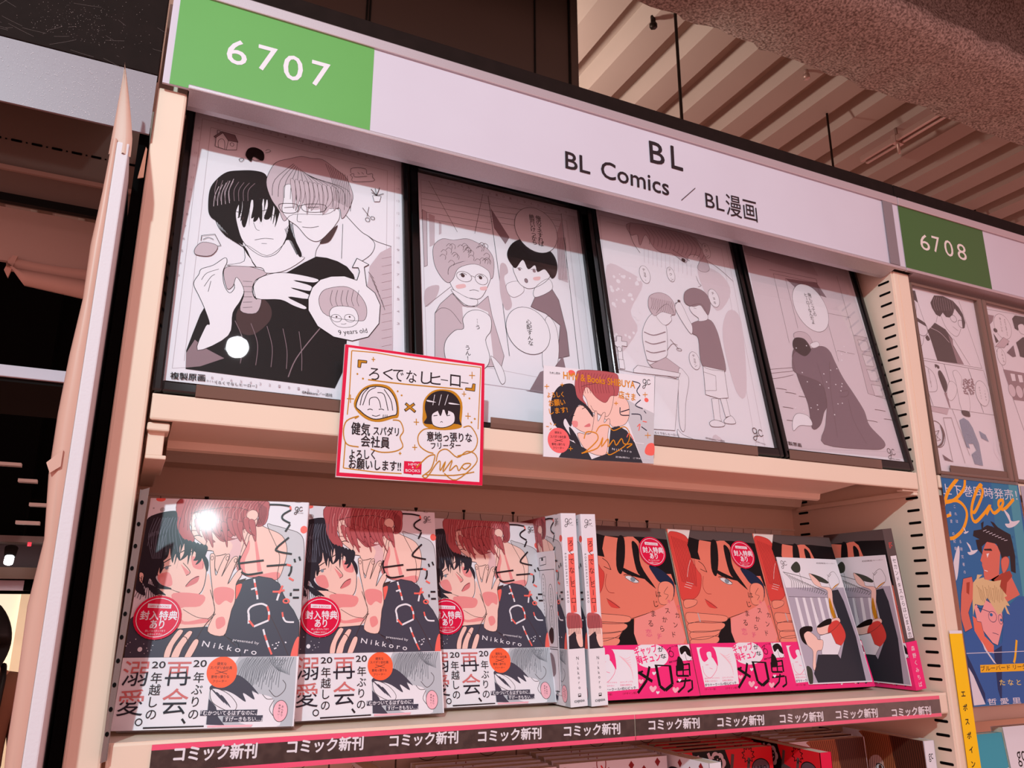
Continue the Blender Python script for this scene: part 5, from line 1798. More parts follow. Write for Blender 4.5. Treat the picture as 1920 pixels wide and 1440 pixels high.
('f','ochre',0,[136,1064,218,1066,217,1043,168,1041,163,993,137,993]),
('l','char',5,0,[136,1064,218,1066,217,1043,168,1041,163,993,137,993,136,1064]),
('f','ochre',0,[1285,978,1280,905,1183,907,1186,929,1249,932,1258,978]),
('l','char',5,0,[1285,978,1280,905,1183,907,1186,929,1249,932,1258,978,1285,978]),
('t','char','ろ',243,900,96,106,0.0,0.01),
('t','char','く',372,927,98,94,-0.6,0.01),
('t','char','で',466,916,100,107,-0.6,0.01),
('t','char','な',594,919,100,108,0.0,0.01),
('t','char','し',736,924,102,109,-0.6,0.01),
('t','char','ヒ',827,925,104,110,-0.6,0.01),
('l','char',7,1,[932,978,1005,977]),
('t','char','ロ',1027,931,105,111,0.0,0.01),
('l','char',7,1,[1138,977,1214,976]),
('l','ochre',11,1,[237,890,563,890,1156,910]),
('l','ochre',7,1,[259,1085,294,1088]),
('l','ochre',7,1,[275,1109,277,1066]),
('l','ochre',7,1,[1219,1056,1280,1061]),
('l','ochre',7,1,[1249,1095,1250,1025]),
('l','ochre',7,1,[1149,863,1192,866]),
('l','ochre',7,1,[1170,891,1171,841]),
('l','ochre',7,1,[1188,653,1243,656]),
('l','ochre',7,1,[1215,687,1216,625]),
('l','ochre',7,1,[681,544,732,547]),
('l','ochre',7,1,[705,577,708,517]),
('l','ochre',7,1,[677,309,723,311]),
('l','ochre',7,1,[699,337,701,284]),
('l','ochre',7,1,[56,693,119,697]),
('l','ochre',7,1,[85,734,89,658]),
('l','ochre',7,1,[552,243,577,244]),
('l','ochre',7,1,[564,259,565,230]),
('e','ochre',137,931,8,9,'',3),
('e','ochre',190,894,9,9,'',3),
('e','ochre',557,781,9,8,'',3),
('e','ochre',518,815,8,9,'',3),
('e','ochre',1226,829,9,9,'',3),
('e','ochre',1251,598,9,9,'',3),
('e','ochre',1284,635,10,9,'',3),
('f','ochre',1,[124,627,147,740,216,822,313,859,438,849,518,745,537,585,476,554,354,511,232,529]),
('f','white',1,[141,635,172,743,223,804,314,837,427,823,500,731,518,608,463,577,329,533,242,554,180,597]),
('l','char',8,1,[141,635,172,743,223,804,314,837,427,823,500,731,518,608,463,577,329,533,242,554,180,597,141,635]),
('l','char',6,1,[261,654,264,716,319,735,351,702,367,641]),
('l','char',6,1,[314,828,243,776,201,648]),
('l','char',6,1,[329,780,392,768,436,624]),
('l','char',6,1,[389,818,456,726,479,629]),
('l','char',6,1,[253,820,196,746,177,645]),
('l','char',6,1,[246,610,269,621,294,614]),
('l','char',6,1,[349,625,373,632,398,625]),
('l','char',5,1,[290,566,327,561,364,577]),
('l','char',4,1,[394,583,392,552]),
('l','char',4,1,[411,584,409,553]),
('l','char',4,1,[429,586,426,555]),
('f','ochre',1,[765,647,774,762,849,854,954,886,1075,874,1152,779,1149,598,1137,533,939,494,782,523]),
('f','char',1,[783,687,799,778,863,843,955,873,1062,853,1132,764,1128,621,1150,559,1083,566,794,537,805,601]),
('f','white',1,[850,618,881,659,960,693,1053,678,1081,642,1076,578,1017,534,938,516,866,538]),
('l','char',6,1,[850,618,881,659,960,693,1053,678,1081,642,1076,578,1017,534,938,516,866,538,850,618]),
('f','white',1,[807,766,892,752,808,751]),
('f','white',1,[1024,765,1132,757,1031,750]),
('f','char',1,[907,700,959,706,942,628,921,651]),
('f','char',1,[972,707,1013,686,1001,634]),
('l','char',6,1,[870,620,909,630]),
('l','char',6,1,[1001,634,1034,644]),
('l','char',4,1,[939,566,950,575,963,569]),
('l','white',3,1,[876,825,860,721]),
('l','white',3,1,[942,833,919,727]),
('l','white',3,1,[1009,840,978,734]),
('l','char',26,0,[596,710,694,639]),
('l','char',26,0,[682,716,592,641]),
('l','ochre',16,0,[602,705,688,644]),
('l','ochre',16,0,[676,710,598,647]),
('l','ochre',9,1,[136,519,170,547,66,494,42,390,78,286,185,270]),
('l','ochre',9,1,[483,543,552,537,587,454,558,390,587,307,514,258,392,240,294,260]),
('l','ochre',9,1,[873,501,783,486,728,418,743,333,816,284,880,271]),
('l','ochre',9,1,[1170,542,1244,556,1314,447,1275,329,1116,265]),
('t','char','健気',110,387,168,101,-0.3,0.03),
('t','char','スパダリ',311,394,234,75,2.4,0.03),
('t','char','会社員',203,285,260,93,0.4,0.03),
('t','char','意地っ張りな',815,386,445,82,3.6,0.03),
('t','char','フリーター',856,312,293,57,5.7,0.03),
('t','char','よろしく',109,162,228,77,4.0,0.03),
('t','char','お願いします!!',108,80,469,81,1.1,0.03),
('f','stick',0,[604,177,680,179,692,172,705,181,770,186,769,69,696,66,687,58,676,65,604,67]),
('t','white','HMV',646,140,98,21,2.9,0.01),
('t','white','&',679,118,18,17,3.2,0),
('t','white','BOOKS',621,82,135,24,2.1,0.02),
('l','ochre',9,1,[779,55,859,122,894,235,881,258,817,229,719,123]),
('l','ochre',9,1,[779,55,823,46,909,175,947,202,949,116,999,206,976,106,1064,224,1040,123,1105,177,1132,130,1184,196,1251,201,1198,147,1158,169]),
('l','ochre',8,1,[908,199,932,287,1009,319,1116,253,1208,317,1296,293,1298,205,1108,42,989,95]),
('l','ochre',8,1,[810,70,1081,83,1286,129]),
],
'SC': [
('f','white',0,[12,931,1358,975,1296,30,-3,3]),
('f','jgrey',0,[894,728,1122,638,1331,574,1296,30,1159,31,1071,262]),
('e','coral',334,895,41,28,'',3),
('e','coral',1241,710,27,24,'',3),
('f','coral',1,[1191,159,1236,234,1312,241,1303,126,1214,119]),
('f','skin',1,[550,575,828,720,991,682,1018,541,963,421,815,378,753,428]),
('l','ink2',2,1,[550,575,828,720,991,682,1018,541,963,421,815,378,753,428,550,575]),
('f','skin',1,[444,760,504,626,533,517,627,499,755,485,826,663,799,832]),
('l','ink2',2,1,[444,760,504,626,533,517,627,499,755,485,826,663,799,832,444,760]),
('f','rhair',1,[365,723,384,866,449,939,837,960,900,888,885,727,795,702,727,623,616,667,508,768,457,649,502,570,425,589,376,640]),
('l','rhair2',2,1,[365,723,384,866,449,939,837,960,900,888,885,727,795,702,727,623,616,667,508,768,457,649,502,570,425,589,376,640,365,723]),
('l','rhair2',2,1,[432,915,413,785,427,688]),
('l','rhair2',2,1,[467,917,445,789,458,691]),
('l','rhair2',2,1,[502,919,477,793,490,695]),
('l','rhair2',2,1,[537,920,508,797,522,699]),
('l','rhair2',2,1,[572,922,540,800,553,703]),
('l','rhair2',2,1,[608,924,572,804,585,706]),
('l','rhair2',2,1,[643,925,604,808,617,710]),
('l','rhair2',2,1,[679,927,637,812,650,714]),
('l','rhair2',2,1,[715,929,669,816,682,718]),
('l','rhair2',2,1,[751,930,701,820,714,721]),
('l','rhair2',2,1,[787,932,734,824,747,725]),
('l','rhair2',2,1,[823,934,767,828,779,729]),
('f','skin',1,[297,423,327,357,418,298,542,282,592,384,564,507,424,561]),
('l','ink2',2,1,[297,423,327,357,418,298,542,282,592,384,564,507,424,561,297,423]),
('f','dhair',1,[85,469,102,608,180,728,304,778,366,751,395,642,502,570,564,507,570,451,486,540,408,560,344,442,311,328,251,405,234,335,339,195,263,215,158,300,99,375]),
('f','dhair',1,[295,327,370,252,429,135,383,145,309,233]),
('l','ink',4,1,[320,432,359,450]),
('l','ink',4,1,[446,525,486,547]),
('f','lip',1,[465,344,529,385,536,351]),
('f','blush2',1,[327,385,389,391,388,336,341,332]),
('f','skin',1,[386,267,542,282,596,510,627,499,632,416,691,506,723,509,704,409,754,456,777,431,748,302,709,77,490,100]),
('l','ink2',2,1,[386,267,542,282,596,510,627,499,632,416,691,506,723,509,704,409,754,456,777,431,748,302,709,77,490,100,386,267]),
('f','jacket2',0,[169,6,293,191,490,113,550,10]),
('f','jacket2',0,[519,7,741,94,782,361,880,392,977,352,1070,233,1159,28]),
('e','coral2',172,176,124,127,'',3),
('t','char','健気な',127,243,79,22,1.5,0.02),
('t','char','スパダリ会社員',79,195,176,25,3.6,0.02),
('l','char',2,1,[127,182,217,168]),
('l','char',2,1,[214,190,126,160]),
('t','char','意地っ張りな',93,122,150,23,3.1,0.02),
('t','char','フリーター',107,86,123,21,3.7,0.02),
('l','navy',9,1,[1067,897,1168,877,1122,798,1161,745]),
('l','navy',9,1,[1167,702,1097,636,1188,609]),
('l','navy',9,1,[1043,536,1151,540,1165,484]),
('l','navy',9,1,[905,593,910,515,1017,519]),
('l','navy',9,1,[911,544,1020,584]),
('l','navy',7,1,[1204,589,1228,563]),
('l','coral',9,1,[1181,472,1232,469]),
('l','coral',9,1,[1111,407,1146,439,1126,366]),
('l','navy',9,1,[1162,412,1227,376]),
('l','coral',9,1,[974,281,1008,326,1055,260]),
('l','white',7,1,[1070,233,1186,230]),
('t','ochre2','HMV & Books SHIBUYA',235,819,866,74,0.2,0.03),
('t','ochre2','店さま',893,699,206,76,-3.3,0.03),
('t','ochre2','よろしく',49,602,190,50,8.8,0.03),
('t','ochre2','お願い',68,515,189,60,10.4,0.03),
('t','ochre2','します!',73,434,211,54,11.5,0.03),
('l','ochre2',6,1,[16,711,70,718]),
('l','ochre2',6,1,[43,739,43,690]),
('l','ochre2',6,1,[197,751,240,757]),
('l','ochre2',6,1,[219,774,218,734]),
('l','ochre2',6,1,[279,102,328,106]),
('l','ochre2',6,1,[304,126,303,83]),
('l','ochre2',6,1,[834,628,880,633]),
('l','ochre2',6,1,[858,651,856,610]),
('l','ochre2',6,1,[1201,323,1275,330]),
('l','ochre2',6,1,[1239,358,1236,295]),
('l','ochre2',6,1,[1196,763,1257,771]),
('l','ochre2',6,1,[1228,794,1225,740]),
('l','ochre2',6,1,[31,304,61,304]),
('l','ochre2',6,1,[76,346,91,327]),
('l','ochre2',6,1,[114,323,141,339]),
('l','ochre2',6,1,[71,271,91,291]),
('l','ochre2',11,1,[462,220,495,292,605,288,618,220,490,100,428,67]),
('l','ochre2',11,1,[428,67,616,138,683,254,664,156,746,246,743,163,810,238,840,185,908,261,938,208,1036,216,969,168]),
('l','ochre2',9,1,[605,302,655,369,751,386,814,336,946,391,1008,326,971,210,772,83,725,106]),
('t','white','N i k k o r o',790,132,234,22,-2.0,0),
('t','white','定価(税込)\u3000ご予約受付中',827,57,426,16,1.2,0),
('l','char',4,1,[1242,927,1229,937,1209,926,1207,900,1224,890,1242,908,1246,932,1239,882,1223,841,1205,835,1199,850,1218,868,1255,881]),
('l','char',4,1,[1295,928,1287,939,1269,933,1259,911,1263,890,1280,885,1302,901]),
('t','char','ためし読み',78,852,119,23,3.4,0),
],
'SG': [
('t','white','6',289,376,174,259,3.6,0.012),
('t','white','7',558,395,170,263,1.0,0.012),
('t','white','0',795,373,179,265,1.3,0.012),
('t','white','7',1055,385,174,269,0.3,0.012),
('t','char','B',4991,575,205,280,1.1,0.015),
('t','char','L',5295,576,164,299,-0.3,0.015),
('t','char','BL',3850,203,313,206,0.2,0.015),
('t','char','Comics',4309,207,925,211,-0.7,0.015),
('l','char',6,1,[5408,175,5626,389]),
('t','char','BL',5769,175,282,188,0.2,0.0),
('t','char','漫画',6082,162,484,265,0.9,0.0),
],
'SH': [
('t','bwhite','6',376,394,192,243,2.1,0.0),
('t','bwhite','7',631,411,160,246,0.7,0.0),
('t','bwhite','0',879,404,184,249,0.6,0.0),
('t','bwhite','8',1148,406,192,251,-1.2,0.0),
],
'STR': [
('t','white','コミック新刊',477,-146,591,98,-1.2,0.055),
('t','white','コミック新刊',1300,-147,604,93,-0.8,0.055),
('t','white','コミック新刊',2128,-153,604,89,-0.5,0.055),
('t','white','コミック新刊',2921,-165,612,89,-0.7,0.055),
('t','white','コミック新刊',3767,-172,600,89,-0.8,0.055),
('t','white','コミック新刊',4692,-170,600,89,-1.0,0.055),
('t','white','コミック新刊',5516,-187,598,89,-0.7,0.055),
('t','white','コミック新刊',6330,-195,604,87,-0.5,0.055),
('t','white','コミック新刊',7121,-194,628,85,-0.9,0.055),
('t','white','コミック新刊',7974,-215,636,84,-0.3,0.055),
],
'PO': [
('f','pteal',0,[1316,2746,1512,2751,1485,2058,1262,226,1131,231]),
('f','pblue2',0,[975,2755,1330,2747,1188,150,726,167]),
('t','pwhite','上下巻同時発売！',-29,2529,1500,131,0.3,0.0),
('l','orange2',52,1,[314,2744,98,2567,-32,2364]),
('l','orange2',44,1,[456,2746,400,2611,189,2461,-9,2416,225,2455,363,2386,388,2268,273,2094,99,1987,-17,1966]),
('l','orange2',40,1,[-48,2229,85,2270]),
('l','orange2',44,1,[781,2671,731,2685,587,2519,499,2359,556,2328,734,2528,772,2635,682,2647,528,2429,479,2272,540,2199,738,2320,884,2432,774,2304,862,2396,939,2330,1112,2427,1159,2509,1074,2495,1057,2424,1158,2394,1388,2540]),
('v','pwhite','これは',177,2376,180,2190,44,0.0),
('v','pwhite','る研究者の',188,1936,186,1563,44,0.0),
('v','pwhite','最愛',76,2286,73,2185,44,0.0),
('v','pwhite','の記録',77,2031,81,1846,45,0.0),
('f','pwhite',1,[1123,2200,1224,2222,1142,2384,1237,2328,1270,2241,1440,2258,1323,2182,1178,2150]),
('f','pwhite',1,[275,2054,307,2062,280,2116,311,2097,322,2068,377,2073,340,2048,293,2038]),
('f','pwhite',1,[294,1808,359,1822,303,1930,366,1892,388,1834,497,1844,424,1795,330,1775]),
('f','pwhite',1,[-15,1632,123,1872,147,1807,45,1512,-15,1463]),
('v','pblue','夢とは何か',1236,2031,1236,1687,39,0.01),
('f','pskin',0,[689,1950,619,1872,558,1778,516,1710,543,1686,535,1653,552,1587,540,1537,546,1456,668,1482,896,1561,1056,1564,1189,1298,884,1197,748,1278,946,1866,810,1963]),
('f','pskin2',0,[718,1475,896,1561,1065,1598,1102,1531,973,1446,905,1279,836,1320,784,1426]),
('f','char',0,[486,1968,566,1979,446,2017,475,2085,636,2109,641,2186,700,2215,666,2128,754,2166,856,2153,893,2137,833,2221,896,2206,962,2149,1085,2102,1197,2064,1212,1960,1222,1789,1178,1567,1090,1590,1113,1786,943,1747,933,1814,882,1932,703,1951,584,1888,573,1787,498,1851]),
('f','pskin',1,[923,1721,1029,1775,1086,1734,1033,1631,923,1562]),
('l','pskin2',6,1,[923,1721,1029,1775,1086,1734,1033,1631,923,1562,923,1721]),
('f','char',0,[616,1859,761,1868,780,1839,624,1839]),
('f','white',0,[653,1798,707,1808,661,1748]),
('l','white',8,1,[565,1592,627,1580]),
('l','pwhite',5,1,[656,2085,726,2105]),
('l','pwhite',5,1,[711,2070,781,2088]),
('l','pwhite',5,1,[767,2055,837,2072]),
('l','pwhite',5,1,[823,2040,892,2055]),
('l','pwhite',5,1,[878,2025,948,2038]),
('l','pwhite',5,1,[935,2010,1004,2022]),
('l','pwhite',5,1,[991,1995,1060,2005]),
('l','pwhite',5,1,[1048,1980,1117,1988]),
('f','pcoat',0,[-203,54,-2,802,97,863,181,909,207,862,465,640,686,715,837,1115,1142,1273,1361,1283,1198,-6]),
('f','pskin',0,[59,1296,137,1481,305,1509,313,1436,289,1274,144,1074,177,894,33,848,-11,1035]),
('l','pcoat2',4,0,[59,1296,137,1481,305,1509,313,1436,289,1274,144,1074,177,894,33,848,-11,1035,59,1296]),
('f','pskin2',0,[188,1434,252,1443,205,1289,161,1313]),
('f','pskin3',0,[209,1035,356,971,378,798,526,686,504,592,374,626,207,862]),
('f','ppink',0,[260,1146,317,1178,368,1074,505,1227,785,1115,767,937,602,684,509,717,368,861,354,963,282,972]),
('l','pcoat2',4,0,[260,1146,317,1178,368,1074,505,1227,785,1115,767,937,602,684,509,717,368,861,354,963,282,972,260,1146]),
('f','blond',0,[313,1436,388,1486,412,1535,514,1537,426,1486,532,1504,539,1480,714,1458,862,1477,815,1394,931,1279,874,1263,953,1156,876,1164,926,1050,877,1066,846,1148,775,1075,692,1050,635,1131,538,1260,451,1163,388,1162,292,1178,222,1035,246,1194]),
('l','blond2',4,1,[369,1404,396,1356,416,1227]),
('l','blond2',4,1,[401,1380,426,1336,444,1211]),
('l','blond2',4,1,[434,1356,457,1316,472,1195]),
('l','blond2',4,1,[483,1406,488,1296,511,1227]),
('l','blond2',4,1,[516,1382,538,1357,539,1211]),
('l','blond2',4,1,[548,1358,569,1337,567,1195]),
('l','blond2',4,1,[599,1407,600,1317,607,1228]),
('l','blond2',4,1,[631,1383,631,1297,635,1212]),
('l','blond2',4,1,[664,1359,682,1359,663,1196]),
('l','blond2',4,1,[715,1409,714,1339,703,1229]),
('l','blond2',4,1,[748,1385,745,1319,732,1212]),
('l','blond2',4,1,[781,1360,776,1299,760,1196]),
('l','blond2',4,1,[833,1410,828,1361,801,1229]),
('l','blond2',4,1,[866,1386,860,1341,829,1213]),
('l','pcoat2',6,1,[320,1138,546,1083]),
('e','',584,1026,76,65,'pcoat2',5),
('e','',730,994,38,57,'pcoat2',5),
('e','pblue',564,1050,28,20,'',3),
('e','pblue',740,986,21,18,'',3),
('l','pcoat2',5,1,[537,835,586,827,646,810]),
('f','pcoat2',0,[511,623,678,683,514,23,477,177]),
('f','pwhite',0,[305,752,387,626,523,467,477,484,341,642]),
('l','pyel',36,1,[978,743,902,553,856,475]),
('f','pcoat2',0,[-2,602,66,479,230,140,218,21,166,143,-16,471]),
('f','pwhite',0,[-10,460,69,347,210,21,-7,16,-29,270]),
('l','pwhite',6,0,[-18,603,1126,607]),
('f','pyel',0,[217,465,1088,464,1064,375,205,378]),
('t','char','ブルーバード リーダー',220,398,958,56,0.3,0.02),
('t','pyel2','た な と',528,226,399,61,-1.3,0.02),
('t','pwhite','哲 愛 里',258,17,614,64,-0.8,0.02),
],
'YE': [
('v','char','エポスポイン',88,975,92,208,78,0.045),
],
'R1': [
('l','ink2',2,0,[9379,2660,10533,2683]),
('l','ink2',3,0,[10400,2608,10649,1616,9389,1605]),
('f','blk',0,[9412,2596,9493,2601,9514,2420,9418,2468]),
('l','ink2',3,0,[9505,2443,9615,2028]),
('l','ink2',3,1,[9413,2447,9465,2377,9431,2253,9393,2227]),
('f','blk',0,[9403,2184,9451,2192,9598,2133,9607,2085,9414,2142]),
('e','',9499,2049,126,113,'ink',6),
('f','blk',1,[9599,1957,9640,1905,9587,1873,9551,1920]),
('l','ink2',3,1,[9528,1936,9474,1813,9382,1723]),
('f','blk',0,[9774,2470,9879,2599,10064,2621,10266,2585,10373,2501,10436,2409,10461,2281,10425,2194,10379,2176,10393,2351,10279,2465,10212,2362,10128,2303,10058,2301,10002,2357,9930,2285,9852,2303,9791,2392]),
('l','tone2',4,1,[9888,2580,9838,2481,9852,2363]),
('l','tone2',4,1,[9930,2582,9889,2489,9901,2371]),
('l','tone2',4,1,[9972,2583,9941,2498,9949,2379]),
('l','tone2',4,1,[10013,2584,9993,2507,9998,2387]),
('l','tone2',4,1,[10056,2585,10045,2516,10047,2395]),
('l','tone2',4,1,[10098,2587,10097,2525,10096,2403]),
('l','tone2',4,1,[10140,2588,10150,2534,10146,2412]),
('l','tone2',4,1,[10182,2589,10202,2543,10195,2420]),
('l','tone2',4,1,[10225,2590,10255,2553,10245,2428]),
('l','ink2',3,1,[9876,2286,9824,2179]),
('l','ink2',3,1,[9950,2309,10030,2122,10216,2031,10342,2171]),
('e','',10212,2301,66,53,'ink',5),
('e','',10360,2244,62,59,'ink',5),
('l','ink2',3,1,[10167,2173,10268,2129]),
('f','blk',0,[9615,2028,9712,2101,9796,2174,9999,2107,10120,1977,10102,1905,10270,1624,9720,1607,9661,1879]),
('f','tone2',0,[10036,2033,10117,1966,10107,1866,10270,1624,10131,1625,10092,1805]),
('l','tone',6,1,[9667,2085,9873,2038,10036,1915]),
('l','ink2',3,0,[10137,1989,10397,1631]),
('l','ink2',3,0,[9382,1570,10670,1589,10827,944,9409,932]),
('l','ink2',3,1,[9375,1520,9580,1432,9633,1277,9598,1159,9448,1129]),
('f','blk',1,[9654,1546,9733,1534,9731,1493,9694,1493,9679,1515,9657,1489]),
('f','blk',1,[9688,1411,9743,1471,9811,1381,9842,1269,9784,1158,9739,1210]),
('f','tone2',0,[9750,1154,9809,1161,9831,946,9807,949]),
('l','ink',5,0,[9848,1573,9898,1328]),
('l','ink',6,0,[10344,1574,10407,1350]),
('l','ink',6,0,[10468,1121,10509,950]),
('l','ink',6,0,[9433,1133,9485,942]),
('f','white',1,[9999,1475,10091,1511,10168,1414,10136,1281,10250,1201,10222,954,10053,948,10030,1327]),
('l','ink2',2,1,[9999,1475,10091,1511,10168,1414,10136,1281,10250,1201,10222,954,10053,948,10030,1327,9999,1475]),
('f','white',1,[9876,1308,9966,1336,10032,1269,9986,1147,9865,1053,9800,1125]),
('l','ink2',2,1,[9876,1308,9966,1336,10032,1269,9986,1147,9865,1053,9800,1125,9876,1308]),
('e','tone2',10198,1252,17,11,'',3),
('e','tone2',10317,1314,17,12,'',3),
('e','tone2',10204,1230,17,12,'',3),
('e','tone2',10354,1311,18,12,'',3),
('e','tone2',10301,1366,18,12,'',3),
('e','tone2',10180,1321,17,12,'',3),
('e','tone2',10329,1407,18,12,'',3),
('e','tone2',10368,1375,17,12,'',3),
('e','tone2',10251,1403,17,12,'',3),
('e','tone2',10384,1264,18,12,'',3),
('e','tone2',10364,1289,17,12,'',3),
('e','tone2',10189,1332,17,12,'',3),
('e','tone2',10307,1394,17,12,'',3),
('e','tone2',10396,1348,17,12,'',3),
('e','tone2',10188,1223,17,12,'',3),
('e','tone2',10175,1197,17,12,'',3),
('e','tone2',10271,1292,17,12,'',3),
('e','tone2',10250,1304,17,12,'',3),
('e','tone2',10240,1403,18,12,'',3),
('e','tone2',10384,1377,17,12,'',3),
('e','tone2',10366,1381,17,12,'',3),
('e','tone2',10369,1227,17,12,'',3),
('e','tone2',10327,1252,18,12,'',3),
('e','tone2',10290,1254,17,11,'',3),
('e','tone2',10201,1300,17,12,'',3),
('e','tone2',10377,1384,17,12,'',3),
('e','tone2',10359,1227,17,11,'',3),
('e','tone2',10272,1334,17,12,'',3),
('e','tone2',10280,1330,18,12,'',3),
('e','tone2',10405,1345,17,12,'',3),
('e','tone2',10201,1386,17,12,'',3),
('e','tone2',10306,1198,17,12,'',3),
('e','tone2',10284,1307,18,12,'',3),
('e','tone2',10282,1249,17,11,'',3),
('e','tone2',10216,1272,17,11,'',3),
('e','tone2',10291,1278,17,11,'',3),
('e','tone2',10231,1372,18,12,'',3),
('e','tone2',10226,1203,17,12,'',3),
('e','tone2',10244,1279,17,12,'',3),
('e','tone2',10264,1391,17,12,'',3),
('e','tone2',10169,1221,17,11,'',3),
('e','tone2',10355,1342,18,12,'',3),
('e','tone2',10316,1270,18,12,'',3),
('e','tone2',10349,1211,17,12,'',3),
('e','tone2',10235,1190,18,11,'',3),
('e','tone2',10385,1297,17,12,'',3),
('e','tone2',10373,1318,17,12,'',3),
('e','tone2',10271,1360,17,12,'',3),
('e','tone2',10391,1394,17,12,'',3),
('e','tone2',10170,1223,17,11,'',3),
('e','tone2',10348,1317,18,12,'',3),
('e','tone2',10388,1419,18,12,'',3),
('e','tone2',10242,1347,17,12,'',3),
('e','tone2',10286,1379,17,12,'',3),
('e','tone2',10197,1331,17,12,'',3),
('e','tone2',10347,1205,18,12,'',3),
('e','tone2',10342,1317,17,12,'',3),
('e','tone2',10202,1193,17,12,'',3),
('e','tone2',10277,1253,18,12,'',3),
('e','tone2',10194,1358,18,11,'',3),
('e','tone2',10345,1246,17,11,'',3),
('e','tone2',10366,1292,17,12,'',3),
('e','tone2',10263,1284,17,11,'',3),
('e','tone2',10376,1359,17,12,'',3),
('e','tone2',10306,1358,17,12,'',3),
('e','tone2',10375,1426,17,12,'',3),
('e','tone2',10301,1206,17,12,'',3),
('e','tone2',10172,1271,17,12,'',3),
('e','tone2',10297,1228,17,12,'',3),
('e','tone2',10318,1364,17,12,'',3),
('e','white',10550,1237,139,185,'ink2',3),
('v','ink2','この花が',10613,1280,10613,1149,26,0.01),
('v','ink2','好きなんだ',10510,1315,10513,1161,26,0.01),
('v','ink2','それでいいと思うよ',9502,1445,9507,1216,25,0.01),
('v','ink2','きっとそうだ',9420,1434,9422,1263,25,0.01),
('f','tone',0,[9370,924,9787,930,9734,845,9608,854,9450,860]),
('e','',9459,551,158,178,'ink2',8),
('f','ink2',1,[9554,693,9615,577,9537,416,9418,372,9529,448,9571,561]),
('l','ink2',3,0,[9368,564,9519,606,9436,521,9368,564,9521,480,9429,455,9519,606]),
('l','ink2',3,0,[9641,791,9806,808,9932,197]),
('l','ink2',3,0,[9641,791,9692,200]),
('l','ink2',2,0,[9853,937,10058,306]),
('f','ink',1,[10042,935,10184,939,10207,895,10189,859,10067,869]),
('f','foil',0,[9965,790,10058,834,10149,798,10210,713,10288,493,10293,191,10129,201,10097,331,10213,397,10168,483,10067,474,10083,408,10022,425,9976,633]),
('f','foil',0,[10336,679,10460,634,10503,541,10361,579]),
('f','coat2',0,[9506,282,9707,195,9536,209]),
('l','white',6,1,[10616,580,10586,406,10660,299]),
('l','white',6,1,[10666,573,10674,413,10765,307]),
('l','white',6,1,[10716,566,10762,421,10872,316]),
('f','ink2',0,[9367,152,9431,157,9434,104,9371,99]),
],
'R2': [
('l','ink2',3,0,[10707,2568,12432,2640]),
('f','tone2',0,[10871,2491,11149,2501,11092,2402,10942,2285]),
('l','ink2',3,0,[10871,2491,11142,1661,12131,1676]),
('e','white',11305,2353,193,198,'ink2',3),
('v','ink2','それでもずっと',11383,2470,11379,2238,39,0.01),
('v','ink2','待っていた',11277,2474,11270,2284,39,0.01),
('f','blk',0,[11567,2521,11648,2588,11936,2603,12069,2516,11869,2377,11727,2430,11655,2344,11584,2365]),
('f','white',1,[11681,2433,11816,2465,11819,2316,11695,2318]),
('l','ink2',2,1,[11681,2433,11816,2465,11819,2316,11695,2318,11681,2433]),
('f','blk',0,[11550,2139,11737,2251,12169,2316,12199,1894,11580,1924,11576,2017]),
('f','coat2',0,[11281,1944,11473,2086,11484,1911,11402,1889]),
('e','ink',11324,2095,38,31,'',3),
('e','ink',11115,2265,44,33,'',3),
('f','blk',0,[11055,2210,11144,2099,11073,2058]),
('f','tone',0,[11043,2002,11272,2181,11396,2137,11240,2010]),
('l','ink2',2,0,[11043,2002,11272,2181,11396,2137,11240,2010,11043,2002]),
('e','white',11139,1863,93,131,'ink2',3),
('v','ink2','ごめんね',11167,1938,11173,1796,38,0.01),
('f','tone2',0,[11122,1668,12131,1676,11997,1248,11226,1222]),
('f','white',0,[11267,1626,11373,1630,11371,1519,11278,1507]),
('l','ink2',2,0,[11267,1626,11373,1630,11371,1519,11278,1507,11267,1626]),
('e','pale',11236,1362,78,96,'ink2',2),
('f','white',0,[11433,1628,11540,1631,11538,1519,11443,1507]),
('l','ink2',2,0,[11433,1628,11540,1631,11538,1519,11443,1507,11433,1628]),
('e','pale',11401,1361,78,96,'ink2',2),
('f','white',0,[11601,1629,11710,1633,11707,1520,11611,1508]),
('l','ink2',2,0,[11601,1629,11710,1633,11707,1520,11611,1508,11601,1629]),
('e','pale',11568,1361,79,98,'ink2',2),
('f','white',0,[11771,1630,11881,1634,11878,1520,11781,1508]),
('l','ink2',2,0,[11771,1630,11881,1634,11878,1520,11781,1508,11771,1630]),
('e','pale',11736,1361,80,99,'ink2',2),
('f','white',0,[11943,1631,12055,1635,12051,1521,11953,1509]),
('l','ink2',2,0,[11943,1631,12055,1635,12051,1521,11953,1509,11943,1631]),
('e','pale',11907,1360,81,99,'ink2',2),
('l','ink2',3,0,[11226,1222,11432,405]),
],
}
# ================================================================ room structure
m = MB()
m.box(-4, 6, -3, 8, -1.50, -1.45, FLOORM)
struct('floor', m)

m = MB()                                                     # corrugated steel deck, ribs running away from the shelf front
zc, pit = 1.90, 0.20
x = -3.0 - 0.004
prof = []
x = 1.324 - 0.035 - pit * 24
while x < 5.2:
    prof += [(x, zc + 0.055), (x + 0.028, zc), (x + 0.125, zc), (x + 0.150, zc + 0.055)]
    x += pit
rows = [[(px, -0.4, pz) for px, pz in prof], [(px, 7.5, pz) for px, pz in prof]]
m.grid(rows, DECK, False)
m.box(-3.6, 5.3, -0.4, 7.5, 2.0, 2.05, VOID)
struct('ceiling', m)

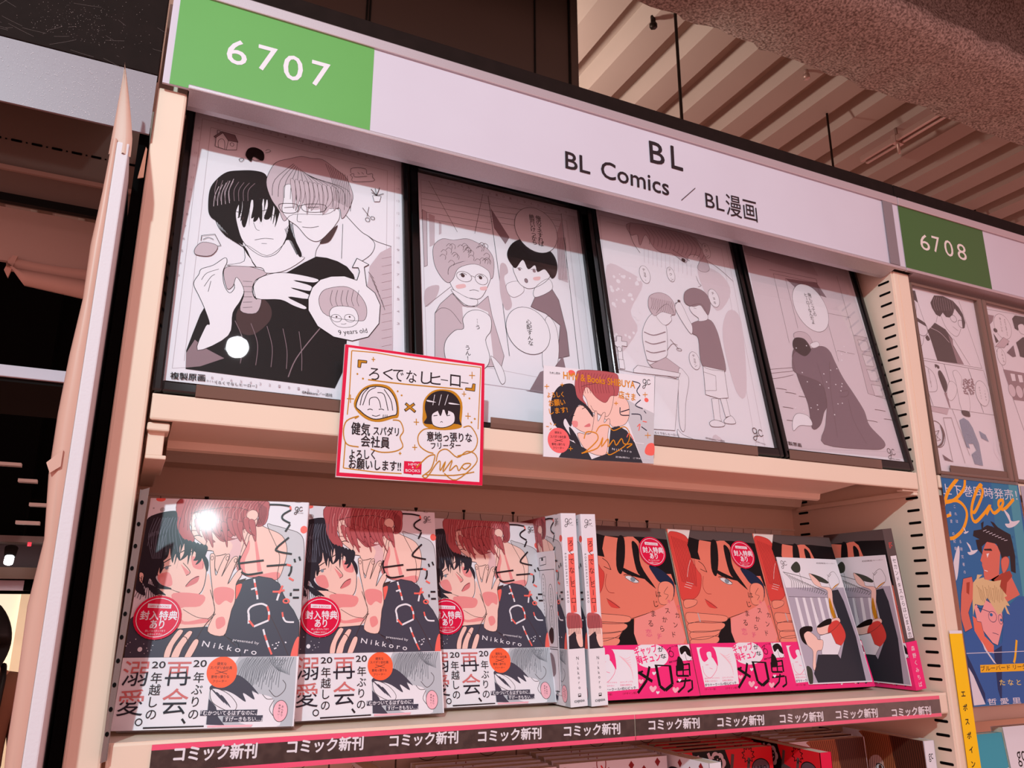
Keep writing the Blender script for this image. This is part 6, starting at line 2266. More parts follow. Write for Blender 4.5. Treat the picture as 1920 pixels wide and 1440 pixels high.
random.seed(3)
m = MB()                                                     # steel beam under rough sprayed fireproofing
def lump(v, a=0.008):
    return v + random.uniform(-a, a)
sec = [(0.63, 1.50), (0.58, 1.493), (0.50, 1.49), (0.43, 1.497), (0.392, 1.51), (0.385, 1.545), (0.41, 1.57), (0.47, 1.60), (0.492, 1.66), (0.49, 1.74), (0.44, 1.82), (0.40, 1.90), (0.62, 1.90), (0.58, 1.80), (0.54, 1.70), (0.55, 1.60), (0.62, 1.56), (0.64, 1.53)]
rows = []
xx = -1.0
while xx < 4.4:
    r_ = [(xx + random.uniform(-.01, .01), lump(a, .006), lump(b, .006)) for a, b in sec]
    r_.append(r_[0])
    rows.append(r_)
    xx += 0.035
m.grid(rows, SPRAY, True)
struct('ceiling_beam', m)
m = MB()                                                     # sprayed girder added on the aisle side to shade the beam's web
sec2 = [(0.17, 1.60), (0.10, 1.565), (-0.05, 1.55), (-0.25, 1.555), (-0.36, 1.60), (-0.38, 1.75), (-0.36, 1.91), (0.24, 1.91), (0.22, 1.78), (0.20, 1.67)]
rows = []
xx = -1.0
while xx < 4.4:
    r_ = [(xx + random.uniform(-.01, .01), lump(a, .008), lump(b, .008)) for a, b in sec2]
    r_.append(r_[0])
    rows.append(r_)
    xx += 0.06
m.grid(rows, SPRAY, True)
struct('ceiling_shade_girder', m)

m = MB()                                                     # dark panelled bulkhead behind the shelves
m.box(0.12, 0.885, 0.80, 1.10, 0.55, 1.90, DUCT)
for sx in (0.345, 0.352, 0.765, 0.862):
    m.box(sx - 0.002, sx + 0.002, 0.797, 0.80, 0.55, 1.90, BLACKEDGE)
m.box(0.865, 0.885, 0.793, 0.80, 0.55, 1.90, DUCT)
struct('wall_bulkhead', m)

m = MB()  # black sheets stand in for the darkness of the unlit far shop
m.box(-4, 6, 7.45, 7.5, -1.45, 1.9, VOID)
m.box(-4, -0.45, 3.9, 4.0, 0.24, 1.9, VOID)
m.box(-4, 2.2, 4.0, 4.1, 0.62, 1.9, VOID)
struct('wall_back', m)

# ================================================================ main shelving bay
SLOT_PITCH = 0.01553
def slots(m, x, sgn, ys, z0, z1):
    z = z0
    while z < z1:
        for ya, yb in ys:
            r = 0.0016
            pts = []
            for k in range(6):
                t = -math.pi / 2 + math.pi * k / 5
                pts.append((yb - r + r * math.cos(t), z + r * math.sin(t)))
            for k in range(6):
                t = math.pi / 2 + math.pi * k / 5
                pts.append((ya + r + r * math.cos(t), z + r * math.sin(t)))
            v = [(x + sgn * 0.0003, p[0], p[1]) for p in pts]
            m.add(v, [tuple(range(12)) if sgn > 0 else tuple(range(11, -1, -1))], DARKSLOT)
        z += SLOT_PITCH

unit = thing('shelving_unit', 'cream steel shelving bay holding the framed pages and the comics', 'shelf', (0, 0, -1.45))
O = (0, 0, -1.45)
def part(mb, name, root, o):
    mb.o = Vector(o)
    return mb.build(name, root)
for nm, xa, xb in (('left', -0.025, 0.0), ('right', 0.9005, 0.9322)):
    m = MB()
    m.box(xa, xb, 0.0, 0.028, -1.45, 0.5405, CREAM, 0.0025)
    if nm == 'right':
        m.box(0.9095, 0.9100, -0.0004, 0.002, -1.44, 0.539, CREAM_IN)
    part(m, 'upright', unit, O)
m = MB()
m.box(0.8975, 0.9322, 0.028, 0.235, -1.45, 0.65, CREAM)
m.box(0.8975, 0.9005, 0.0015, 0.028, -1.45, 0.5405, CREAM)
slots(m, 0.8975, -1, ((0.0050, 0.0235), (0.190, 0.209)), -0.2041, 0.535)
part(m, 'side_panel', unit, O)
m = MB()
m.box(-0.025, 0.0, 0.028, 0.235, -1.45, 0.65, CREAM)
slots(m, 0.0, 1, ((0.0050, 0.0235), (0.190, 0.209)), -0.2041, 0.535)
part(m, 'side_panel', unit, O)
m = MB()
m.box(0.0, 0.8975, 0.222, 0.235, -1.45, 0.655, CREAM_IN)
m.box(0.0, 0.8975, 0.2195, 0.222, 0.206, 0.2085, CREAM)
part(m, 'back_panel', unit, O)
# upper shelf
m = MB()
m.box(0.0025, 0.8935, -0.001, 0.0035, 0.2395, 0.2615, CREAM, 0.0018)                 # rolled front lip
m.box(0.0025, 0.8935, 0.0, 0.220, 0.2585, 0.2613, CREAM)
m.prism([(0.002, 0.2405), (0.062, 0.2355), (0.064, 0.229), (0.068, 0.2275), (0.068, 0.258), (0.002, 0.258)], 0.020, 0.790, 'x', CREAM)
m.prism([(0.190, 0.2460), (0.194, 0.2380), (0.219, 0.2365), (0.219, 0.258), (0.190, 0.258)], 0.024, 0.8870, 'x', CREAM)
sh1 = part(m, 'upper_shelf', unit, O)
m = MB(O)
m.box(0.889, 0.8965, 0.004, 0.205, 0.2330, 0.2395, CREAM, 0.001)
m.box(0.868, 0.8965, 0.003, 0.012, 0.2372, 0.2393, CREAM, 0.0006)
m.build('bracket', sh1)
for xa, xb in ((0.0015, 0.0185),):
    m = MB()
    m.box(xa, xb, 0.004, 0.030, 0.2315, 0.2385, CREAM, 0.0015)
    m.box(xa + .001, xb - .003, 0.010, 0.200, 0.212, 0.2330, CREAM, 0.001)
    m.box(xa + .001, xb, 0.010, 0.100, 0.2095, 0.2130, CREAM, 0.001)
    b = m; b.o = Vector(O)
    b.build('bracket', sh1)
# book shelf
m = MB()
m.box(0.0025, 0.8935, -0.001, 0.0035, -0.0235, -0.0006, CREAM, 0.0022)
m.box(0.0025, 0.8935, 0.0, 0.220, -0.0035, -0.0004, CREAM)
m.box(0.0025, 0.8935, 0.0035, 0.018, -0.0235, -0.0205, CREAM)
part(m, 'middle_shelf', unit, O)
m = MB()
m.box(0.0025, 0.8935, -0.001, 0.0035, -0.270, -0.2475, CREAM, 0.002)
m.box(0.0025, 0.8935, 0.0, 0.220, -0.2485, -0.2455, CREAM)
part(m, 'lower_shelf', unit, O)
m = MB()
m.box(0.0, 0.8975, -0.06, 0.222, -1.45, -1.30, CREAM)
part(m, 'plinth', unit, O)

# neighbouring bay on the right
unit2 = thing('shelving_unit', 'cream steel shelving bay on the right with the blue poster', 'shelf', (0.93, 0, -1.45))
O2 = (0.93, 0, -1.45)
m = MB(); m.box(1.82, 1.847, 0.0, 0.028, -1.45, 0.5405, CREAM, 0.0025); m.box(1.82, 1.847, 0.028, 0.235, -1.45, 0.65, CREAM); part(m, 'upright', unit2, O2)
m = MB(); m.box(0.9330, 1.82, 0.222, 0.235, -1.45, 0.655, CREAM_IN); part(m, 'back_panel', unit2, O2)
m = MB(); m.box(0.9335, 1.819, -0.001, 0.0035, 0.2445, 0.2615, CREAM, 0.0018); m.box(0.9335, 1.819, 0.0, 0.22, 0.2585, 0.2613, CREAM); m.box(0.935, 1.81, 0.004, 0.07, 0.236, 0.2445, CREAM); part(m, 'upper_shelf', unit2, O2)
m = MB(); m.box(0.9335, 1.819, 0.070, 0.0745, -0.0485, -0.030, CREAM, 0.0018); m.box(0.9335, 1.819, 0.071, 0.22, -0.0330, -0.030, CREAM); part(m, 'middle_shelf', unit2, O2)
m = MB(); m.box(0.9335, 1.819, -0.001, 0.0035, -0.27, -0.2475, CREAM, 0.0018); m.box(0.9335, 1.819, 0.0, 0.22, -0.2485, -0.2455, CREAM); part(m, 'lower_shelf', unit2, O2)
m = MB(); m.box(0.9335, 1.82, -0.06, 0.222, -1.45, -1.30, CREAM); part(m, 'plinth', unit2, O2)

# ================================================================ aisle signs over the bays
def sign(name, label, x0, x1, green_to, green_m, ops, blank=False, extr0=None):
    t = thing(name, label, 'sign', (x0, -0.008, 0.527))
    o = (x0, -0.008, 0.527)
    e0 = extr0 if extr0 is not None else x0
    m = MB()
    g = SILVER
    m.box(e0, x1, -0.0095, -0.004, 0.5400, 0.5448, g, 0.0012)                      # bottom glazing bead
    m.box(x0 + 0.0 if extr0 is None else e0, x1, -0.0105, -0.004, 0.6385, 0.6508, g, 0.0012)     # top bead
    m.prism([(-0.0085, 0.5402), (0.010, 0.5345), (0.017, 0.5345), (0.017, 0.5372), (-0.004, 0.5420)], max(e0, 0.0008) if e0 < 0.5 else 0.9330, 0.8970 if x1 < 1 else 1.8190, 'x', SILVER)
    m.box(e0, x1, -0.004, 0.022, 0.6408, 0.6490, g)
    part(m, 'bead_frame', t, o)
    m = MB()
    m.box(x0 - (0.0052 if x0 < 0 else 0.0), x1, -0.0080, -0.0055, 0.5405, 0.6405, green_m if blank else WHITEPVC)
    sheet = part(m, 'sign_sheet', t, o)
    if not blank:
        m = MB()
        m.box(x0 + 0.0005, green_to, -0.0084, -0.0081, 0.5408, 0.6400, green_m)
        part(m, 'number_panel', t, o)
        m = MB()
        m.o = Vector(o)
        Print(m, lambda u, v, h: (u, -0.0086 - h, 0.54 + v), (-2000, -100, 30000, 2000), du=(0 if ops == 'SG' else 9167)).run(ART[ops])
        m.build('printed_text', t)
    return t
sign('aisle_sign', 'green and white aisle sign numbered 6707 above the framed pages', -0.0165, 0.9165, 0.1655, GREEN, 'SG', extr0=-0.0005)
sign('aisle_sign', 'dimmed green aisle sign numbered 6708 above the right bay', 0.9175, 1.82, 1.0975, GREEN2, 'SH')
m = MB(); m.box(0.886, 0.9045, -0.0100, -0.0086, 0.5445, 0.6390, SILVERDUST)
o_ = m.build('sign_end_trim'); m = None
tag(o_, 'dull grey metal strip closing the right end of the 6707 sign', 'sign trim')

def headboard(label, x0, x1):
    m = MB((x0, -0.006, 0.6505))
    m.box(x0, x1, -0.006, 0.012, 0.6512, 0.6722, BLACKBOARD, 0.001)
    m.box(x0, x1, 0.012, 0.235, 0.660, 0.672, BLACKEDGE)
    return tag(m.build('header_board'), label, 'header board')
headboard('long black board capping the top of the 6707 sign', -0.0165, 0.9165)
headboard('black board capping the top of the 6708 sign', 0.9175, 1.82)

# ================================================================ framed pages on the upper shelf
PAGE_W, PAGE_H = 0.208, 0.302
def picture(label, group, loc, lean, x0, x1, px0, px1, ph0, ph1, art, border, du=0, H=0.3235):
    t = thing('picture_frame', label, 'framed picture', loc, (-lean, 0, 0), group)
    m = MB()
    def rail(a, b, c, d):
        m.box(a, b, -0.0065, 0.0045, c, d, border, 0.002)
    rail(x0, px0, 0, H); rail(px1, x1, 0, H); rail(px0 - .001, px1 + .001, 0.0, ph0); rail(px0 - .001, px1 + .001, ph1, H)
    m.build('frame_border', t)
    m = MB()
    m.box(px0 - .003, px1 + .003, 0.0, 0.004, ph0 - .003, ph1 + .003, ink('paper'))
    Print(m, front(-0.00005), (px0 * 1e4, ph0 * 1e4, px1 * 1e4, ph1 * 1e4), du=du).run(ART[art])
    m.build('printed_page', t)
    m = MB()
    m.box(px0 - .002, px1 + .002, -0.0042, -0.0030, ph0 - .002, ph1 + .002, PANE)
    m.build('clear_pane', t)
    m = MB()
    m.box(x0 + .01, x1 - .01, 0.0046, 0.0058, 0.012, H - .01, VOID)
    m.build('backing_board', t)
    return t
LEDGE = 0.0
G4 = 'black framed manuscript pages on the upper shelf'
picture('black framed colourless page of two men with a balloon reading 9 years old', G4, (0, 0.005, 0.2624), 10, 0.0015, 0.2240, 0.0095, 0.2180, 0.0105, 0.3125, 'F1', FRAMEBLK)
picture('black framed page of two boys talking in a corridor, tall dividing line', G4, (0, 0.033, 0.2624), 10, 0.2355, 0.4665, 0.2455, 0.4545, 0.0115, 0.3125, 'F2', FRAMEBLK)
picture('black framed page of a boy having his hair cut on a bench', G4, (0, 0.005, 0.2624), 10, 0.4530, 0.6735, 0.4600, 0.6665, 0.0105, 0.3125, 'F3', FRAMEBLK)
picture('black framed page of two people kneeling in one dark coat', G4, (0, 0.005, 0.2624), 10, 0.6760, 0.8905, 0.6835, 0.8830, 0.0115, 0.3100, 'F4', FRAMEBLK)
G5 = 'taupe framed comic pages in the right bay'
picture('taupe framed comic page with a man in glasses and black collar', G5, (0, 0.002, 0.2617), 1, 0.9335, 1.0825, 0.9365, 1.0725, 0.0050, 0.2640, 'R1', FRAMETAUPE, H=0.2690)
picture('taupe framed comic page cut off by the right edge of the photo', G5, (0, 0.002, 0.2617), 1, 1.0835, 1.298, 1.0925, 1.290, 0.0050, 0.2640, 'R2', FRAMETAUPE, H=0.2690)

def ledge(label, x0, x1, h, y=0.0):
    t = MB((x0, y, 0.2615))
    t.box(x0, x1, y - 0.0022, y - 0.0012, 0.2615, 0.2615 + h, SMOKE, 0.0004)
    t.box(x0, x1, y - 0.0012, y + 0.012, 0.2616, 0.2624, SMOKE)
    return tag(t.build('acrylic_ledge'), label, 'acrylic ledge', 'smoky acrylic ledges holding the frames')
ledge('smoky acrylic ledge under the page with the 9 years old balloon', 0.0345, 0.1565, 0.0105)
ledge('smoky acrylic ledge under the corridor page, beside the signed card', 0.3010, 0.3700, 0.0105)
ledge('smoky acrylic ledge under the haircut page', 0.4900, 0.6330, 0.0105)
ledge('smoky acrylic ledge under the page of the dark coat', 0.6805, 0.8310, 0.0110)
ledge('smoky acrylic ledge under the page of the man in glasses', 0.9575, 1.075, 0.014)

# ================================================================ cards on the upper shelf edge
def flat_card(name, label, cat, corners, thick, art, base):
    """corners: bottom-left, bottom-right, top-right, top-left in (u, v) tenths of a millimetre from the plane origin"""
    ox, oz = base
    t = thing(name, label, cat, (ox, -0.008, oz))
    m = MB()
    q = [(c[0] * 1e-4, c[1] * 1e-4) for c in corners]
    m.prism(q, 0.0, thick, 'y', mat('card_stock', '#e2dbe0', 0.6))
    m.build('card_board', t)
    m = MB()
    xs, ys = [c[0] for c in corners], [c[1] for c in corners]
    Print(m, front(0.0), (min(xs) + 2, min(ys) + 2, max(xs) - 2, max(ys) - 2)).run(ART[art])
    m.build('drawing', t)
    return t
flat_card('message_board', 'white square board with red border and handwritten message, two drawn heads', 'message card', [(1, -8), (1372, 9), (1382, 1194), (11, 1195)], 0.0025, 'SK', (0.1533, 0.2033))
flat_card('postcard', 'small signed colour card with orange handwriting on the upper shelf edge', 'card', [(0, 0), (1293, 30), (1358, 978), (15, 930)], 0.0012, 'SC', (0.3549, 0.2367))

# ================================================================ comics on the book shelf
def make_book(kind, w, h, t, cover_art, band_art, band_h, spine_art, spine_col, cover_bg, back_col, band_spine):
    root = bpy.data.objects.new('comic_book', None)
    C.objects.link(root)
    root['category'] = 'comic book'
    m = MB()
    m.box(0.0015, w - 0.002, 0.0010, t - 0.0010, 0.002, h - 0.002, PAPERBLOCK)
    m.build('page_block', root)
    m = MB()
    lam = lambda n: ink(n, True)
    r = 0.0014
    m.box(0.0, w - r, 0.0, 0.0007, 0.0, h, lam(cover_bg))
    m.box(0.0, w - r, t - 0.0007, t, 0.0, h, lam(back_col))
    arc = [(w - r + r * math.sin(a), r - r * math.cos(a)) for a in (0, .4, .8, 1.2, 1.57)] + [(w - r + r * math.cos(a), t - r + r * math.sin(a)) for a in (0, .4, .8, 1.2, 1.57)]
    inn = [(w - r, t - 0.0007), (w - 0.0007, t - r), (w - 0.0007, r), (w - r, 0.0007)]
    m.prism(arc + inn, 0.0, h, 'z', lam(spine_col))
    Print(m, front(0.0), (0, band_h * 1e4, w * 1e4, h * 1e4), gloss=True).run(ART[cover_art])
    if spine_art:
        Print(m, lambda u, v, hh: (w + hh, u, v), (2, 0, t * 1e4 - 2, h * 1e4), gloss=True, du=-4).run(ART[spine_art])
    m.build('cover', root)
    m = MB()
    bm_ = lam(band_spine)
    e = 0.0004
    fb = lam('white' if kind == 'A' else 'hotpink')
    m.box(-e, w - r, -e, -0.0001, 0.0, band_h, fb)
    m.box(-e, w - r, t + 0.0001, t + e, 0.0, band_h, bm_)
    m.box(w + 0.0002 + (0.0006 if spine_art else 0), w + 0.0004 + (0.0006 if spine_art else 0), -e, t + e, 0.0, band_h, bm_)
    m.box(w - r, w + 0.0008, -e, -0.0001, 0.0, band_h, fb)
    Print(m, front(-e), (0, 0, w * 1e4, band_h * 1e4), gloss=True).run(ART[band_art])
    if kind == 'A':
        Print(m, lambda u, v, hh: (w + 0.0011 + hh, u, v), (2, 0, t * 1e4 - 2, band_h * 1e4), gloss=True, du=-4).run([q for q in ART['SA'][-4:]])
    else:
        mm = [('v', 'white', '森野くみちば', 85, 480, 85, 60, 60, 0.0)]
        Print(m, lambda u, v, hh: (w + 0.0005 + (0.0006 if spine_art else 0) + hh, u, v), (2, 0, t * 1e4 - 2, band_h * 1e4), gloss=True).run(mm)
    m.build('paper_band', root)
    return root
BS = 0.9643                       # both comics are B6 sized
AW, AH, AT = 0.138, 0.192, 0.0185
BW, BH, BT = 0.1355, 0.194, 0.017
ART['SB'] = [('f', 'white', 0, [50, 600, 150, 600, 150, 1600, 50, 1600]), ('v', 'ink', 'セカンドキスからはじまる恋', 98, 1540, 98, 640, 66, 0.0), ('t', 'bred', 'gc', 60, 1720, 60, 50, 0, 0.0)]
comicA = make_book('A', AW, AH, AT, 'CA', 'OA', 0.0552, 'SA', 'paper', 'paper', 'jgrey', 'white')
comicB = make_book('B', BW, BH, BT, 'CB', 'OB', 0.0562, 'SB', 'bgreyh', 'bskin', 'bblack', 'hotpink')
def sticker(root, u, v):
    m = MB()
    Print(m, front(-0.0016), (-9999, -9999, 99999, 99999), gloss=True, du=u - 214, dv=v - 872).run(ART['ST'])
    s = m.build('sticker', root)
    s['label'] = 'round red sticker'
def put(root, label, group, loc, rot):
    root.location = (loc[0], loc[1], loc[2] + ZO)
    if root.name.startswith('comic_book') and loc[2] > -0.1:
        root.scale = (BS, BS, BS)
    root.rotation_mode = 'XYZ'
    root.rotation_euler = tuple(R(a) for a in rot)
    root['label'] = label
    root['group'] = group
    return root
GA = 'copies of the red and black haired couple comic'
GB = 'copies of the black haired man comic with pink band'
bareA, bareB = comicA, comicB
bA1 = copy_tree(bareA); bA2 = copy_tree(bareA); bA3 = copy_tree(bareA); bA4 = copy_tree(bareA); bA5 = bareA
bB1 = copy_tree(bareB); bB2 = copy_tree(bareB); bB3 = copy_tree(bareB); bB4 = bareB
for b in (bA1, bA2, bA3): sticker(b, 214, 872)
for b in (bB1, bB2): sticker(b, 1093, 1642)
put(bA1, 'white banded comic facing out at the left end beside the clear divider', GA, (0.0040, 0.0330, 0.0036), (-11.3, 0, -13))
put(bA2, 'white banded comic facing out, second from the left, fully in view', GA, (0.1392, 0.0303, 0.0036), (-10.5, 0, 1))
put(bA3, 'white banded comic set back beside the two spine-out copies', GA, (0.2727, 0.0669, 0.0036), (-12, 0, 0))
def spine_out(root, label, group, x, y, yaw, lean, w, t, dz=0.0):
    e = Euler((R(-lean), 0, R(yaw)), 'XYZ').to_matrix()
    cx, cy = -0.004505, -0.690895
    o = Vector((cx + (x - cx) * 0.985, cy + (y - cy) * 0.985, 0.0012)) - e @ Vector((w * 0.98, 0, 0))
    put(root, label, group, o, (-lean, 0, yaw))
    root.scale = (0.98, 0.98, 0.98)
    return root
spine_out(bA4, 'spine-out white comic with a printed sample page on its cover', GA, 0.4148, 0.0519, -90.5, -2.5, AW, AT, 0.0)
spine_out(bA5, 'spine-out white comic standing next to the orange skinned covers', GA, 0.4376, 0.0500, -90, -2.5, AW, AT, 0.0)
put(bB1, 'pink banded comic leaning against the spine-out copies, left part hidden', GB, (0.4425, 0.0525, 0.0043), (-14.5, 0, 0))
put(bB2, 'pink banded comic facing out with red hair and white corner in view', GB, (0.5755, 0.0525, 0.0045), (-14.5, 0, 0))
put(bB3, 'pink banded comic behind a pale bonus card, facing out', GB, (0.7062, 0.0525, 0.0043), (-14.5, 0, 0))
spine_out(bB4, 'pink banded comic turned spine-out against the slotted side panel', GB, 0.8800, 0.0300, -92, -7, BW, BT, 0.0)
# sample page wrapped on the cover of the first spine-out copy
m = MB()
m.box(0.030, 0.1215, -0.0012, -0.0009, 0.010, 0.1545, ink('paper', True))
pg = [('t', 'ink', '1', 905, 1450, 40, 30, 0, 0.0), ('l', 'ink', 5, 0, [860, 1400, 1010, 1410, 1010, 1490, 860, 1480, 860, 1400])]
for a, b, c, d in ((330, 560, 1190, 1350), (850, 560, 1190, 1350), (330, 130, 1190, 540)):
    pg.append(('l', 'ink', 5, 0, [a, b, c, b, c, d, a, d, a, b]))
for i in range(5):
    pg.append(('e', 'white', 930 + (i % 2) * 160, 1180 - i * 110, 50, 130, 'ink', 4))
    pg.append(('v', 'ink', '大丈夫だから' if i % 2 else 'なんでだよ', 930 + (i % 2) * 160, 1260 - i * 110, 930 + (i % 2) * 160, 1120 - i * 110, 28, 0.01))
pg += [('f', 'ink2', 1, [1010, 700, 1080, 760, 1120, 720, 1110, 620, 1050, 600]), ('f', 'tone2', 1, [900, 400, 1000, 500, 1100, 460, 1120, 300, 960, 260]), ('t', 'ink', 'gc', 1120, 90, 60, 50, 0, 0.0), ('f', 'ink2', 0, [850, 70, 1000, 70, 1000, 100, 850, 100])]
Print(m, front(-0.0012), (300, 100, 1215, 1545), gloss=True).run(pg)
m.build('sample_page', bA4)
# pale bonus cards tucked into the wrapping of the last two copies
def bonus(root):
    m = MB()
    q = [(0.0261, 0.0058), (0.1320, 0.0052), (0.1333, 0.1624), (0.0285, 0.1628)]
    m.prism(q, -0.0022, -0.0012, 'y', ink('white', True))
    Print(m, front(-0.0022), (266, 62, 1316, 1618), gloss=True).run(ART['IC'])
    b = m.build('bonus_card', root)
    b['label'] = 'pale lilac bonus card'
bonus(bB3)
bonus(bB4)

# white cardboard spacers behind the comics, and below
CG = 'white cardboard spacer boxes behind the comics'
def make_spacer():
    t = bpy.data.objects.new('spacer_box', None); C.objects.link(t)
    t['category'] = 'box'
    m = MB()
    m.box(0.0, 0.0675, 0.0, 0.043, 0.0, 0.2000, CARD, 0.0006)
    m.box(0.010, 0.0575, 0.0006, 0.041, 0.1985, 0.2001, CARD)
    m.build('carton', t)
    m = MB()
    q = [(34 + 15 * math.cos(a), 200 + 15 * math.sin(a)) for a in [math.pi + math.pi * k / 14 for k in range(15)]]
    V = []
    for p in q:
        V += [(p[0] * 1e-3, -0.0003, p[1] * 1e-3), ((p[0] * 0.965 + 1.2) * 1e-3, -0.0003, (p[1] - 200) * 0.955e-3 + 0.2000)]
    m.add(V, [(2 * i, 2 * i + 1, 2 * i + 3, 2 * i + 2) for i in range(14)], RODM)
    m.build('thumb_cut', t)
    return t
sp0 = make_spacer()
first = True
for k in range(12):
    s = sp0 if first else copy_tree(sp0)
    first = False
    s.location = (0.004 + k * 0.0688, 0.1757, 0.0003 + ZO)
    s['label'] = 'plain white cardboard spacer box standing behind the leaning comics'
    s['group'] = CG
for k in range(12):
    s = copy_tree(sp0)
    s.location = (0.0005 + k * 0.0692, 0.1757, -0.2452 + ZO)
    s['label'] = 'plain white cardboard spacer box under the black label strip'
    s['group'] = 'white cardboard spacer boxes on the lower shelf'
# small dark pins showing over the comics
for i, (px, pz) in enumerate(((0.066, 0.1985), (0.206, 0.199), (0.288, 0.1995), (0.346, 0.200), (0.409, 0.201), (0.554, 0.200), (0.600, 0.200))):
    m = MB((px, 0.1735, pz))
    m.tube([(px, 0.1735, pz - 0.008), (px, 0.1735, pz + 0.001)], 0.0006, RODM, 6)
    m.tube([(px, 0.1735, pz + 0.001), (px, 0.1735, pz + 0.0035)], [0.0018, 0.0022], RODM, 8)
    tag(m.build('push_pin'), 'small dark pin stuck in the spacer boxes above the comics', 'pin', 'dark pins above the comics')

# clear divider at the left end
dv = thing('shelf_divider', 'clear plastic divider with a row of holes at the left end', 'divider', (0.0, -0.0015, 0.0))
m = MB()
m.prism([(-0.0012, -0.012), (0.0024, -0.011), (0.0088, 0.1838), (0.0030, 0.1815)], -0.0075, -0.0060, 'y', CLEARTRAY)
m.prism([(-0.0072, -0.0105), (0.028, 0.0012), (0.028, 0.150), (-0.0072, 0.182)], 0.0022, 0.0032, 'x', CLEARTRAY)
m.o = Vector((0, 0, 0))
m.build('plate', dv)
m = MB()
for k in range(11):
    z = 0.172 - k * 0.0165
    x = 0.0046 - k * 0.00036
    q = [(x + 0.0013 * math.cos(a * math.pi / 6), z + 0.0017 * math.sin(a * math.pi / 6)) for a in range(12)]
    m.prism(q, -0.0079, -0.0074, 'y', DARKSLOT)
m.build('hole_row', dv)

# black label strips on the shelf edge
def strip(label, x0, x1, lo, hi):
    t = thing('shelf_label', label, 'shelf label', (x0, -0.0015, -0.014), group='black shelf edge labels')
    m = MB((x0, -0.0015, -0.014))
    for za, zb, mm in ((-0.0255, -0.0218, ink('strippink')), (-0.0218, -0.0068, mat('label_black', INK['strip'], 0.35, spec=0.45, coat=0.3, noise=0.08, nscale=120, hex2='#3d2e2a')), (-0.0068, -0.0030, ink('strippink'))):
        m.box(x0, x1, -0.0020, -0.0012, za, zb, mm)
    m.build('label_card', t)
    m = MB((x0, -0.0015, -0.014))
    Print(m, lambda u, v, h: (u, -0.0021 - h, v), (x0 * 1e4, -400, x1 * 1e4, 100)).run(ART['STR'][lo:hi])
    m.build('printed_text', t)
    m = MB((x0, -0.0015, -0.014))
    m.box(x0, x1, -0.0030, -0.0026, -0.0262, -0.0026, SLEEVE)
    m.build('clear_sleeve', t)
strip('black shelf label with pink edges, left half, five times the same words', 0.0320, 0.4535, 0, 5)
strip('black shelf label with pink edges, right half near the side panel', 0.4545, 0.8785, 5, 10)

